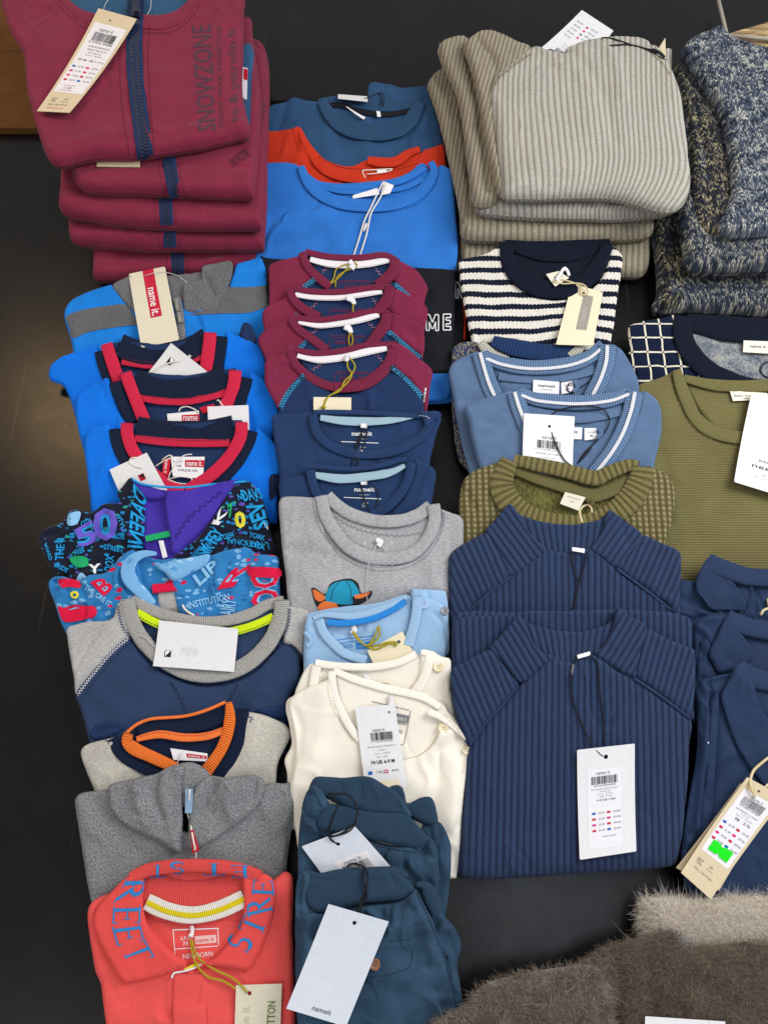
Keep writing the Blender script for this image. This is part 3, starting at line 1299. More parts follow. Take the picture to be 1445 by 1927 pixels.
for i, (poly, z, T, zp, lab) in enumerate(specs):
    g = G('hooded_sweatshirt', lab, 'hoodie', HG, flat(z), at=(300, 330))
    g.panel('folded_body', m_burg, poly, T=T, r=.013, noise=(.0045, 12), wr=(.0025, 12),
            creases=[([(poly[2][0], poly[2][1] - 30), (300, poly[2][1] - 38), (470, poly[2][1] - 30)], -.002, .006)])
    zipper(g, zp, 25)
    for dx in (-20, 18):
        g.stitches('seam', m_stitch_b, [(a + dx, b + 2) for a, b in zp], 1.6, 4, 2.5)
    H.append(g)
# sleeve print and small inner label on the second hoodie
g = H[3]
g.patch('inner_lining', m_teal, [(458, 86), (478, 88), (474, 150), (470, 235), (460, 240)], .0015)
g.text('print', plain('plum_print', '4c2c3c', .7, .2), 'SNOWZONE', [(430, 300), (462, 278), (474, 292), (440, 314)], .0012)
q = g.card('label', m_white_lab, [(456, 126), (467, 129), (465, 188), (455, 184)], .0005)
q.rect('red_mark', m_red_lab, .3, .05, 1, .42)
g = H[2]
g.text('print', plain('plum_print_small', '532f42', .7, .2), 'Ski & snow', [(462, 345), (490, 190), (503, 192), (474, 350)], .0012)
# kraft tag poking out under the top hoodie
t = G('price_tag', 'lower edge of a kraft tag sticking out below the top burgundy hoodie', 'price tag', at=(225, 305))
k = t.card('card', m_kraft, [(186, 276), (266, 278), (264, 315), (183, 314)], .0007, lift_=.001)
k.rows(m_inkr, [(.25, .74, .8, .80, 'www.nameit.com')])

g = G('hooded_sweatshirt', 'top burgundy hoodie with navy zip and grey SNOWZONE print down its right side', 'hoodie', HG, Surf([(-300, .150), (40, .152), (260, .147), (340, .143)]), at=(270, 160))
g.panel('lining', m_teal, [(105, -70, 1), (400, -70, 1), (385, 10), (340, 48), (250, 62), (150, 48), (112, 5)], dz=-.004, T=.016, noise=(.002, 26))
g.panel('body', m_burg, [(2, -70, 1), (3, 0), (22, 64), (47, 108), (54, 175), (68, 230), (86, 288), (102, 313), (119, 316), (180, 301), (245, 300), (309, 292), (375, 281), (440, 266), (472, 257), (464, 216),
                         (457, 170), (459, 105), (460, 36), (463, -10), (470, -70, 1), (378, -70, 1), (368, -12), (343, 22), (313, 38), (270, 39), (215, 42), (167, 31), (142, 14), (122, -6), (100, -70, 1)],
        T=.028, r=.012, noise=(.0035, 14), dz=.002, wr=(.002, 14),
        creases=[([(60, 60), (100, 110), (130, 180)], .003, .012), ([(95, 300), (200, 270), (300, 265), (450, 245)], .002, .01), ([(415, 30), (420, 130), (440, 250)], .002, .01)])
g.band('neck_binding', m_burg, [(112, -12), (138, 18), (166, 38), (215, 50), (270, 47), (313, 46), (345, 29), (370, -12)], 15, dz=.0002, th=.0022, follow='own')
zipper(g, [(257, -10), (254, 40), (253, 90), (255, 140), (261, 195), (268, 250), (275, 303)], 31, 9, pitch=6.5)
g.stitches('seam', m_stitch_b, [(281, 48), (279, 110), (283, 190), (292, 290)], 1.8, 5, 2)
g.stitches('seam', m_stitch_b, [(229, 60), (226, 130), (230, 200), (244, 296)], 1.8, 5, 2)
g.stitches('seam', m_stitch_b, [(95, -10), (130, 28), (165, 54), (218, 66), (272, 62), (320, 60), (358, 36), (380, 0)], 1.6, 5, 2)
# slider
g.band('zip_slider', m_zip, [(257, 2), (257, 18), (256, 33)], [12, 20, 17], dz=.003, th=.005, follow='own')
g.band('zip_puller', m_zip, [(259, -14), (258, 4), (257, 22)], [11, 12, 13], dz=.009, th=.002, follow='own')
pl = plain('plum_flock_print', '573a4a', .8, .15)
g.text('print', pl, 'SNOWZONE', [(372, 248), (361, 48), (398, 46), (407, 244)], .0009, bold=.015)
g.text('print', pl, 'RESIST TRAIL FREESTYLE', [(413, 240), (409, 50), (416, 49), (420, 238)], .0009)
g.text('print', pl, 'to & patrolin b', [(433, 232), (428, 56), (448, 54), (455, 225)], .0009, bold=.01)

# tag of the top hoodie
def price_rows(k, u0, u1, v0, dv, n=4, cols=None):
    cols = cols or [m_inkb, m_pink, m_pink, m_inkr]
    W_ = u1 - u0
    amounts = ['29.99', '229.00', '31.00', '279.00', '33.50', '299.00', '35.90', '25.99']
    sp = []
    for i in range(n):
        v = v0 + i * dv
        k.rect('flag_mark', cols[i % len(cols)], u0, v, u0 + W_ * .13, v + dv * .38)
        k.rect('flag_mark', cols[(i + 1) % len(cols)], u0 + W_ * .52, v, u0 + W_ * .65, v + dv * .38)
        sp += [(u0 + W_ * .22, v + dv * .02, u0 + W_ * .44, v + dv * .34, amounts[2 * i % 8]),
               (u0 + W_ * .74, v + dv * .02, u0 + W_, v + dv * .34, amounts[(2 * i + 1) % 8])]
    k.rows(m_ink2, sp)


t = G('price_tag', 'long kraft tag with barcode sticker lying on the top burgundy hoodie', 'price tag', at=(165, 120))
k = t.card('card', m_kraft, [(188, 22), (260, 42), (134, 218), (73, 215)], .0008, hole=(.42, .075), lift_=.004)
k.rect('sticker', m_stick, .08, .12, .93, .80, .0002)
k.text(m_ink2, 'name it', .30, .155, .66, .19)
k.barcode(m_ink, .22, .20, .80, .28, 3)
k.rows(m_ink, [(.2, .285, .82, .305, '5 710412 304285'), (.2, .46, .9, .485, 'EU 86  UK 1-1½y')])
k.rows(m_ink2, [(.25, .33, .82, .345, 'NITSNOWZONE MINI SWE'), (.28, .36, .80, .375, 'BRUSH CARD LIS 315'), (.35, .39, .7, .402, 'Rhubarb'), (.3, .415, .75, .428, 'Style no. 13066889')])
price_rows(k, .14, .88, .53, .045)
k.rect('price_line', m_pink, .25, .725, .60, .728)
k.rect('price_line', m_pink, .2, .775, .58, .779)
k.text(m_ink2, '11.50', .3, .74, .52, .765)
k.text(m_ink2, 'FSC', .2, .86, .34, .90)
k.rows(m_ink2, [(.55, .86, .68, .875, 'MIX'), (.5, .89, .75, .9, 'Paper'), (.2, .92, .75, .935, 'FSC C017797')])
k.rows(m_inkr, [(.22, .955, .72, .968, 'www.nameit.com')])
t.tube('loop', m_clear, [(217, 42), (203, 35), (196, 20), (201, 4), (214, -6), (250, -12), (280, -8), (285, 8), (279, 25), (262, 43)], .0006, .002, rise=[0, .008, .008, .006, .008, .004, 0])

# ================================================================== striped cardigan
g = G('zip_cardigan', 'bright blue zip cardigan with charcoal stripes, tucked under the burgundy stack', 'cardigan', surf=sh(520, 640, .034, .014), at=(310, 600))
m_band_l = jersey('charcoal_stripe', '56595e', '6d7074', .9, (300, 700))
g.panel('collar_back', m_char, [(216, 545), (246, 526), (316, 518), (357, 514), (383, 512), (400, 540), (380, 600), (260, 600)], dz=-.002, T=.010)
g.panel('left_front', m_cyanblue, [(144, 690, 1), (135, 640), (123, 603), (126, 580), (138, 566), (170, 552), (212, 538, 1), (232, 556), (250, 585), (300, 600), (343, 565), (350, 640), (345, 700, 1)], T=.014, dz=.002, noise=(.002, 24),
        creases=[([(170, 560), (150, 620), (150, 680)], .002, .01)])
g.panel('right_front', m_cyanblue, [(349, 570), (420, 560), (445, 500, 1), (470, 492), (491, 487), (499, 505), (503, 540), (507, 575), (506, 640), (498, 700, 1), (349, 700, 1)], T=.014, dz=.002, noise=(.002, 24))
g.patch('stripe', m_band_l, [(124, 600, 1), (129, 592), (160, 582), (200, 576), (235, 573), (250, 590), (262, 611, 1), (215, 616), (170, 624), (136, 636), (132, 618)], .0012)
g.patch('stripe', m_band_l, [(349, 594, 1), (400, 576), (430, 540, 1), (470, 540), (503, 537, 1), (507, 575, 1), (470, 588), (420, 590), (352, 593)], .0012)
g.panel('collar', m_char, [(346, 543), (358, 536), (381, 531), (382, 508), (400, 503), (437, 497), (439, 520), (432, 545), (418, 575), (405, 588), (380, 592), (352, 590), (347, 570)], T=.011, dz=.006, noise=(.002, 40),
        creases=[([(385, 520), (405, 560)], -.003, .004), ([(382, 530), (408, 530)], .002, .004)])
g.panel('collar', m_char, [(214, 543), (232, 530), (255, 524), (262, 560), (262, 600), (248, 586), (228, 566)], T=.010, dz=.005, noise=(.002, 40))
zipper(g, [(332, 560), (338, 590), (342, 640)], 16, 5, m_zipg, m_midgrey, 6)
g.band('zip_slider', m_zipg, [(332, 564), (334, 576), (336, 588)], [6, 8, 7], dz=.003, th=.004, follow='own')
g.band('zip_puller', m_zipg, [(336, 588), (340, 600), (341, 608)], [5, 9, 8], dz=.005, th=.002, follow='own')
g.panel('inner_flap', m_navy, [(455, 620), (460, 610), (472, 613), (480, 625), (482, 650), (450, 640)], dz=.006, T=.008)
t = G('price_tag', 'cream tag with a red strip standing on the blue and charcoal cardigan', 'price tag', at=(290, 580))
k = t.card('card', m_ivory, [(243, 516), (311, 502), (338, 640), (267, 655)], .0009, hole=(.43, .10), rad=.003, lift_=.004)
k.rect('red_strip', m_inkr, .38, .0, .68, .66)
k.text(m_whiteink, 'name it.', .43, .26, .64, .64, rot=90, bold=.01)
t.tube('loop', m_clear, [(273, 519), (300, 512), (330, 517), (350, 530), (356, 540)], .0006, .002, rise=[0, .006, .008, .004, 0])

# ================================================================== three royal blue V-neck sweatshirts
VG = 'royal blue V-neck sweatshirts with red and navy collars'


def vneck(lab, c, n, body, back, tape, lred, rred, lnav, rnav, inner, patches=(), zt=.042):
    g = G('v_neck_sweatshirt', lab, 'sweatshirt', VG, sh(c, n, zt, .012), at=(330, c + 60))
    g.panel('back_panel', m_navy, inner, dz=-.003, T=.007)
    g.panel('front_panel', m_royal, body, T=.013, noise=(.002, 20), dz=.001)
    g.band('collar_back', m_navy_rib, back, 44, dz=.001, th=.003, rise=[0, -.001, -.001, 0])
    g.band('neck_tape', m_red_tape, tape, 15, dz=.0035, th=.0022)
    g.stitches('tape_seam', m_stitch_b, [(x, y - 5) for x, y in tape], 1.2, 4, 2, off=.0006)
    g.band('collar_outer', m_navy_rib, lnav, 22, dz=.0055, th=.003)
    g.band('collar_outer', m_navy_rib, rnav, 22, dz=.0055, th=.003)
    g.band('collar_inner', m_red_rib, lred, 24, dz=.0075, th=.003)
    g.band('collar_inner', m_red_rib, rred, 24, dz=.0075, th=.003)
    return g


g = vneck('royal blue V-neck sweatshirt farthest back of three, its left sleeve bulging out', 620, 690,
          [(172, 800, 1), (147, 792), (134, 755), (121, 728), (96, 716), (93, 700), (99, 687), (118, 672), (153, 661), (184, 648, 1), (200, 700), (212, 740), (300, 760), (405, 740), (420, 690), (424, 624, 1),
           (445, 632), (470, 641), (490, 655), (501, 680), (502, 720), (505, 790, 1)],
          [(226, 650), (262, 663), (303, 668), (350, 660), (391, 637)],
          [(230, 679), (284, 687), (340, 683), (384, 668)],
          [(201, 648), (208, 670), (222, 712), (230, 740)], [(396, 627), (394, 650), (388, 690), (376, 730)],
          [(189, 662), (194, 684), (206, 716), (214, 740)], [(418, 634), (415, 660), (405, 700), (395, 730)],
          [(200, 645, 1), (245, 640), (303, 646), (351, 638), (405, 622, 1), (405, 760, 1), (215, 760, 1)])
g.panel('cuff', m_navy, [(455, 636), (460, 615), (470, 613), (480, 626), (483, 648), (470, 652)], dz=.003, T=.008)
t = G('price_tag', 'white diamond-set tag in the collar of the farthest blue V-neck', 'price tag', at=(335, 680))
k = t.card('card', m_white, [(323, 646), (391, 700), (350, 752), (280, 702)], .0007, lift_=.003)
k.poly('logo', m_ink, [(.17, .30), (.29, .30), (.29, .50), (.17, .50)][::-1])
k.poly('logo_half', m_whiteink, [(.18, .31), (.28, .49), (.28, .31)], .0009)
k.text(m_ink2, 'kids', .55, .55, .8, .68)
t.tube('cord', m_cordw, [(283, 704), (300, 690), (322, 682), (345, 678), (360, 670), (357, 668), (352, 676)], .0010, .001)

g = vneck('royal blue V-neck sweatshirt in the middle of three, red label in its collar', 690, 785,
          [(165, 870, 1), (150, 815), (144, 790), (144, 762), (150, 744), (175, 727), (204, 711, 1), (216, 745), (235, 790), (300, 830), (440, 820), (458, 770), (470, 700, 1), (488, 708), (503, 722), (518, 751), (526, 779), (520, 800), (513, 830), (515, 870, 1)],
          [(256, 718), (300, 726), (340, 729), (385, 724), (425, 707)],
          [(257, 746), (303, 754), (360, 754), (426, 738)],
          [(237, 702), (244, 722), (258, 758), (272, 792)], [(443, 698), (440, 725), (426, 762), (410, 795)],
          [(217, 720), (224, 742), (238, 772), (250, 795)], [(465, 712), (460, 735), (447, 770), (430, 800)],
          [(225, 700, 1), (284, 700), (335, 704), (382, 700), (445, 690, 1), (440, 840, 1), (245, 840, 1)])
q = g.card('label', m_white_lab, [(315, 779), (375, 773), (376, 796), (316, 792)], .0004)
q.rect('red_mark', m_red_lab, .45, .3, 1, 1)
q.text(m_whiteink, 'name', .5, .45, .95, .9, h=.0009)
q = g.card('label', m_red_lab, [(376, 768), (404, 760), (406, 774), (382, 778)], .0008)
q.text(m_whiteink, 'it', .5, .3, .7, .8)
t = G('price_tag', 'blank white tag lying sideways in the collar of the middle blue V-neck', 'price tag', at=(430, 775))
t.card('card', m_white, [(391, 766), (468, 763), (470, 812), (393, 813)], .0007, lift_=.003)
t.tube('cord', m_cordw, [(337, 775), (340, 768), (352, 765), (368, 771), (374, 778)], .0011, .001)
t.tube('cord', m_cordw, [(408, 754), (412, 753), (418, 762), (424, 768)], .0011, .001)

g = vneck('nearest royal blue V-neck sweatshirt with white and red size labels in its collar', 790, 905,
          [(175, 985, 1), (170, 930), (164, 878), (160, 833), (172, 808), (207, 799, 1), (216, 830), (232, 866), (262, 905), (300, 935), (400, 940), (440, 890), (470, 840), (484, 803, 1), (510, 827), (526, 852), (528, 891), (523, 930), (522, 985, 1)],
          [(258, 806), (300, 812), (350, 814), (400, 811), (440, 803)],
          [(255, 824), (303, 831), (366, 834), (433, 833)],
          [(240, 797), (240, 817), (252, 850), (284, 888), (320, 915), (346, 926)], [(455, 795), (452, 824), (430, 862), (394, 897), (351, 924)],
          [(217, 808), (220, 830), (233, 862), (262, 900), (300, 935)], [(475, 812), (468, 833), (446, 872), (410, 910), (380, 935)],
          [(235, 795, 1), (303, 794), (366, 794), (414, 789), (457, 788, 1), (450, 880), (350, 950), (240, 880)])
g.patch('sleeve_patch', m_navy_dk, [(508, 896), (527, 896), (520, 930), (508, 940)], .0015)
q = g.card('label', m_white_lab, [(322, 860), (386, 860), (382, 901), (326, 897)], .0004, lift_=.002)
q.rect('red_mark', m_red_lab, .42, .16, 1, .48)
q.text(m_whiteink, 'name it.', .47, .20, .95, .44, h=.0009, bold=.01)
q.rows(m_ink2, [(.05, .2, .35, .3, '7-8Y'), (.1, .4, .3, .5, '128'), (.2, .6, .8, .72, 'MADE IN')])
q = g.card('label', m_red_lab, [(309, 865), (322, 861), (318, 896), (305, 892)], .0006, lift_=.003)
q.text(m_whiteink, 'name it', .25, .1, .75, .9, rot=90)
t = G('price_tag', 'white square tag with a tiny red logo at the left of the nearest blue V-neck', 'price tag', at=(262, 890))
k = t.card('card', m_white, [(207, 884), (277, 852), (317, 925), (240, 960)], .0007, lift_=.004)
k.poly('logo', m_red_lab, [(.56, .40), (.70, .40), (.70, .55), (.56, .55)][::-1])
k.poly('logo_half', m_ink, [(.57, .41), (.69, .54), (.69, .41)], .0009)
t.tube('cord', m_cordw, [(268, 880), (255, 878), (244, 870), (248, 862), (258, 861)], .0010, .001)
t.tube('cord', m_cordw, [(292, 878), (308, 868), (325, 860), (318, 857), (305, 866)], .0010, .001)
t.tube('cord', m_cordw, [(316, 902), (335, 909), (355, 910), (362, 901), (340, 897), (318, 900), (326, 882), (345, 858), (362, 855)], .0009, .001)

# ================================================================== all-over print tops
def printmat(name, base, cols, sc):
    m = NT(name, .9, .2, .15)
    u, v = m.uv()
    vo = m.n('ShaderNodeTexVoronoi')
    vo.inputs['Scale'].default_value = sc
    wx = m.math('ADD', u, m.math('MULTIPLY', m.noise(60, 60, 2), .012))
    wy = m.math('ADD', m.math('MULTIPLY', v, 1.7), m.math('MULTIPLY', m.noise(60, 60, 2, z=5), .012))
    m.t.links.new(m.vec(wx, wy), vo.inputs['Vector'])
    sp = m.n('ShaderNodeSeparateColor')
    m.t.links.new(vo.outputs['Color'], sp.inputs[0])
    c = hexl(base)
    for i, (cl, lo, hi) in enumerate(cols):
        f = m.math('MULTIPLY', m.math('GREATER_THAN', sp.outputs[0], lo), m.math('LESS_THAN', sp.outputs[0], hi))
        f = m.math('MULTIPLY', f, m.math('LESS_THAN', vo.outputs['Distance'], .42))
        c = m.mix(f, c, hexl(cl))
    fine = m.noise(500, 800, 2)
    m.color(m.scale_col(c, m.remap(fine, .3, .7, .9, 1.08)))
    m.bump(fine, .0003)
    return m.m


m_pr1 = printmat('dark_print_jersey', '14192e', [('1c8fd0', .0, .30), ('2aa59c', .38, .42)], 120)
m_pr1b = printmat('dark_print_plain', '12172b', [('1a86c6', .0, .30), ('2aa59c', .34, .40), ('5a4fb0', .50, .57)], 125)
m_pr2 = printmat('blue_print_jersey', '2b7dbd', [('7ab4e2', .0, .20), ('2468a8', .22, .40), ('d81440', .5, .57)], 95)
m_pr2b = printmat('blue_print_light', '78b4e4', [('9fcdf0', .0, .3), ('5a9bd4', .4, .5)], 80)
m_purple = jersey('violet_lining', '4a38b0', '42309f', .4)
m_cy = plain('cyan_print', '1f9fe0', .8, .2)
m_vio = plain('violet_print', '6a5ac8', .8, .2)
m_cyd = plain('pale_cyan_print', '8cc4ee', .8, .2)
m_redp = plain('crimson_print', 'd81440', .8, .2)
m_yel = plain('yellow_print', 'e4dc3c', .8, .2)
m_grn = plain('green_print', '20a868', .8, .2)
m_wpr = plain('white_print', 'e8ecf2', .8, .2)

g = G('hooded_shirt', 'black and cyan lettered hooded top with violet lining spilling open', 'hooded top', surf=sh(910, 1045, .044, .014), at=(300, 1000))
g.panel('hood_lining', m_purple, [(243, 925), (255, 908), (302, 920), (354, 922), (406, 915), (460, 910), (450, 960), (400, 1030), (330, 1075), (285, 1060), (262, 1000), (250, 960)], dz=-.002, T=.012, noise=(.003, 30))
g.panel('left_front', m_pr1b, [(153, 1115, 1), (130, 1085), (108, 1078), (92, 1050), (84, 1025), (104, 1005), (122, 985), (131, 966), (150, 961), (176, 967), (198, 951), (228, 948), (222, 930), (234, 918), (248, 901), (258, 912), (270, 942), (275, 975), (272, 1010), (262, 1050), (300, 1080), (302, 1130, 1)],
        T=.016, r=.008, dz=.004, noise=(.0055, 30), wr=(.004, 26), creases=[([(190, 1000), (230, 1020), (250, 1050)], -.004, .004), ([(150, 1000), (160, 1050)], .003, .005), ([(170, 1060), (180, 1010), (205, 965)], -.004, .006), ([(110, 1000), (120, 1060)], -.004, .006), ([(130, 1085), (200, 1060), (260, 1060)], -.003, .008)])
g.panel('right_front', m_pr1b, [(320, 1060), (372, 1014), (410, 965), (430, 930), (452, 908), (466, 906), (484, 921), (497, 946), (507, 984), (514, 1015), (521, 1040), (524, 1120, 1), (310, 1120, 1)],
        T=.015, r=.007, dz=.003, noise=(.005, 30), wr=(.004, 26), creases=[([(400, 1000), (460, 1010), (510, 1005)], -.004, .004), ([(445, 930), (438, 980), (400, 1040)], -.003, .005), ([(480, 930), (495, 1000)], .003, .008)])
g.panel('cuff', m_pr1, [(77, 1016), (84, 1004), (108, 992), (128, 990), (132, 1004), (122, 1040), (136, 1080), (112, 1082), (92, 1060), (82, 1035)], T=.013, dz=.008, noise=(.003, 50),
        creases=[([(92, 1012), (112, 1010)], -.005, .004)])
g.panel('lining_flap', m_purple, [(317, 935), (360, 928), (410, 916), (452, 907, 1), (436, 930), (420, 950), (406, 973), (388, 996), (371, 1015), (350, 1034), (333, 1048), (326, 1044), (325, 1018), (318, 985)], T=.010, dz=.010, noise=(.002, 30),
        creases=[([(330, 1040), (360, 990), (410, 930)], .0015, .004)])
g.stitches('seam', plain('violet_thread', '2c2070', .8, .2), [(330, 1012), (352, 980), (385, 950), (420, 924)], 1.6, 5, 2, zig=7)
g.panel('lining_flap', m_purple, [(249, 903), (262, 912), (300, 926), (314, 938), (300, 944), (272, 940), (262, 926)], T=.008, dz=.008)
g.band('hood_edge', m_cy, [(250, 902), (268, 911), (302, 916), (354, 917), (406, 911), (464, 906)], 4, dz=.011, th=.002)
g.band('neck_tape', m_grn, [(275, 1014), (298, 1009), (324, 1003)], 12, dz=.008, th=.002)
g.card('label', m_white_lab, [(299, 1018), (308, 1017), (316, 1048), (307, 1051)], .0007, lift_=.003)
g.patch('print', m_cyd, [(130, 968), (152, 963), (146, 985), (128, 988)], .0020)
for body, quad, mm in (('5', [(136, 1000), (176, 976), (186, 1022), (150, 1030)], m_vio), ('0', [(172, 960), (222, 952), (222, 1016), (178, 1020)], m_vio)):
    g.text('print', m_cy, body, quad, .0016, bold=.06)
    g.text('print', mm, body, quad, .0024, bold=.015)
g.text('print', m_cy, 'DAFENI', [(252, 908), (240, 1030), (270, 1032), (276, 938)], .0022, bold=.02)
g.text('print', m_cy, 'THE R', [(104, 1054), (108, 1010), (124, 1010), (120, 1054)], .0022, bold=.02)
g.patch('print', m_grn, [(132, 1050), (150, 1046), (165, 1050), (166, 1064), (150, 1068), (138, 1062)], .0022)
g.text('print', m_wpr, 'Y', [(166, 1062), (190, 1060), (190, 1080), (168, 1078)], .0022, bold=.04)
g.text('print', m_cyd, 'A', [(136, 1076), (172, 1080), (176, 1100), (140, 1096)], .0022, bold=.04)
g.text('print', m_cy, 'DOX', [(196, 1072), (200, 1044), (216, 1046), (214, 1080)], .0022, bold=.02)
g.text('print', m_cy, 'SEV', [(480, 1000), (462, 952), (494, 940), (506, 990)], .0022, bold=.03)
g.text('print', m_cy, 'L NATIONAL', [(508, 1034), (425, 1022), (424, 1012), (504, 1020)], .0022, bold=.01)
g.text('print', m_wpr, 'K', [(398, 986), (420, 948), (430, 962), (412, 988)], .0022, bold=.03)
g.text('print', m_yel, '0', [(440, 962), (462, 962), (463, 994), (443, 994)], .0022, bold=.04)
g.text('print', m_grn, '7', [(428, 950), (438, 946), (440, 972), (430, 976)], .0022, bold=.03)
g.text('print', m_cy, 'INK FEY', [(362, 1046), (402, 990), (424, 1004), (388, 1052)], .0022, bold=.02)
g.text('print', m_cy, 'DAVS', [(452, 922), (488, 918), (496, 938), (460, 944)], .0022, bold=.02)
g.text('print', m_wpr, 'V', [(496, 984), (504, 984), (508, 996), (500, 998)], .0022, bold=.05)

for body, quad in (('FREE', [(140, 1036), (158, 1028), (160, 1038), (142, 1046)]), ('STYLE', [(226, 968), (240, 1000), (232, 1004), (220, 972)]), ('STREET', [(196, 1024), (234, 1030), (232, 1040), (196, 1034)]),
                   ('THE CREW', [(404, 1010), (440, 1000), (442, 1010), (407, 1020)]), ('YORK', [(470, 1000), (500, 1008), (498, 1018), (468, 1010)]), ('NY', [(446, 930), (462, 926), (464, 938), (449, 942)]), ('CITY', [(152, 982), (170, 974), (172, 984), (154, 992)]), ('NYC', [(232, 1040), (262, 1048), (258, 1062), (230, 1054)]), ('BOARD', [(88, 1020), (100, 1052), (94, 1056), (84, 1026)]), ('CLUB', [(208, 1000), (236, 1004), (234, 1016), (208, 1012)]), ('WAVE', [(378, 1032), (396, 1012), (404, 1020), (386, 1040)]), ('USA', [(474, 1018), (500, 1028), (498, 1036), (472, 1028)]), ('RIDE', [(110, 1060), (130, 1070), (126, 1078), (107, 1068)])):
    g.text('print', m_cy, body, quad, .0022, bold=.02)
g = G('hooded_shirt', 'light blue hooded top with crimson letters and the word INSTITUTION', 'hooded top', surf=sh(1050, 1165, .044, .014), at=(320, 1110))
g.panel('hood_lining', m_pr2, [(250, 1050), (302, 1052), (331, 1050), (375, 1056), (370, 1120), (380, 1160), (300, 1175), (250, 1120)], dz=-.002, T=.010, noise=(.003, 30))
g.band('neck_tape', m_redp, [(288, 1108), (310, 1106), (332, 1103)], 17, dz=.006, th=.002)
g.panel('inner_back', m_ltgrey, [(298, 1118), (330, 1113), (348, 1140), (352, 1160), (310, 1160)], dz=.002, T=.006)
g.text('print', m_ink2, 'FORM', [(322, 1144), (346, 1142), (348, 1150), (324, 1152)], .0022)
g.panel('left_front', m_pr2, [(130, 1200, 1), (112, 1160), (105, 1136), (93, 1102), (101, 1089), (122, 1086), (143, 1094), (158, 1092), (171, 1084), (202, 1079), (226, 1053), (254, 1036), (262, 1060), (275, 1110), (308, 1150), (320, 1200, 1)],
        T=.015, r=.007, dz=.003, noise=(.005, 32), wr=(.004, 26), creases=[([(152, 1095), (165, 1130), (220, 1170)], -.003, .005), ([(104, 1095), (130, 1100), (148, 1090)], -.006, .004)])
g.band('collar_flap', m_pr2b, [(296, 1042), (268, 1043), (246, 1058), (242, 1082), (260, 1108), (292, 1136)], [6, 16, 26, 28, 22, 8], dz=.012, th=.002)
g.panel('right_front', m_pr2, [(338, 1160), (324, 1095), (312, 1080), (357, 1053), (399, 1046), (427, 1037), (468, 1032), (482, 1043), (510, 1046), (524, 1050), (527, 1088), (529, 1126), (536, 1200, 1), (350, 1200, 1)],
        T=.015, r=.007, dz=.003, noise=(.005, 32), wr=(.004, 26), creases=[([(397, 1050), (398, 1100), (385, 1160)], -.003, .005), ([(470, 1040), (465, 1120)], -.003, .005)])
g.panel('collar_flap', m_pr2b, [(298, 1070), (330, 1060), (372, 1052), (398, 1048), (392, 1066), (362, 1084), (330, 1098), (314, 1082)], T=.006, r=.003, dz=.010, noise=(.002, 40), wr=None)
for quad, body in (([(408, 1110), (452, 1050), (474, 1060), (440, 1104)], 'R'), ([(474, 1150), (470, 1070), (526, 1066), (528, 1146)], 'OO'), ([(110, 1140), (170, 1136), (182, 1160), (118, 1170)], 'O'), ([(170, 1096), (196, 1084), (216, 1106), (196, 1122)], 'B')):
    g.text('print', m_cyd, body, quad, .0016, bold=.06)
    g.text('print', m_redp, body, quad, .0024, bold=.02)
g.patch('print', m_redp, [(110, 1140), (130, 1148), (175, 1140), (182, 1156), (150, 1168), (122, 1170), (114, 1158)], .0026)
g.patch('print', m_redp, [(110, 1092), (125, 1088), (150, 1094), (152, 1106), (130, 1104), (118, 1106)], .0020)
g.patch('print', m_redp, [(468, 1068), (526, 1070), (527, 1086), (470, 1084)], .0026)
g.text('print', m_yel, 'O', [(130, 1114), (148, 1110), (150, 1126), (136, 1128)], .0022, bold=.08)
g.text('print', m_cyd, 'LIP', [(362, 1084), (402, 1052), (414, 1068), (376, 1104)], .0022, bold=.03)
g.text('print', m_cyd, 'INSTITUTION', [(353, 1133), (430, 1116), (433, 1128), (356, 1146)], .0012, bold=.02)
g.text('print', m_cyd, 'THE CRE IT', [(163, 1098), (212, 1134), (206, 1142), (159, 1108)], .0022, bold=.02)
g.text('print', m_cyd, 'AIRY', [(412, 1158), (420, 1124), (446, 1130), (440, 1158)], .0022, bold=.02)
g.tube('drawcord', m_cordw, [(344, 1138), (348, 1146), (358, 1154), (366, 1158)], .0014, .0022)

# ================================================================== grey / navy raglan with lime tape
g = G('raglan_sweatshirt', 'grey and navy raglan sweatshirt with lime green neck tape', 'sweatshirt', surf=sh(1130, 1325, .044, .014), at=(350, 1250))
g.panel('back_panel', m_midnavy, [(240, 1140, 1), (286, 1146), (330, 1160), (381, 1168), (432, 1164), (475, 1152), (530, 1134, 1), (545, 1200), (480, 1275), (380, 1300), (290, 1270), (240, 1200)], dz=-.003, T=.008)
g.panel('front_panel', m_midnavy, [(175, 1420, 1), (168, 1388), (151, 1330), (144, 1306), (170, 1270), (210, 1225), (240, 1196, 1), (256, 1214), (286, 1250), (330, 1276), (381, 1291), (432, 1286), (483, 1262), (522, 1220), (541, 1212), (566, 1236, 1), (564, 1280), (545, 1313), (541, 1354), (540, 1420, 1)],
        T=.014, dz=.001, noise=(.0028, 16), creases=[([(330, 1290), (355, 1350)], .0007, .002), ([(450, 1290), (430, 1340)], .0007, .002), ([(180, 1300), (260, 1350), (400, 1360)], .0025, .012)])
g.panel('left_sleeve', m_ltgrey, [(127, 1190), (130, 1181), (164, 1171), (212, 1166), (222, 1139), (236, 1132), (246, 1170), (248, 1198, 1), (215, 1225), (175, 1268), (145, 1308, 1), (137, 1250)], T=.013, dz=.003, noise=(.0018, 25),
        creases=[([(200, 1172), (170, 1220), (142, 1270)], -.002, .003)])
g.panel('right_sleeve', m_ltgrey, [(535, 1140), (547, 1142), (580, 1151), (578, 1178), (570, 1234, 1), (552, 1216), (534, 1210), (538, 1170)], T=.012, dz=.003)
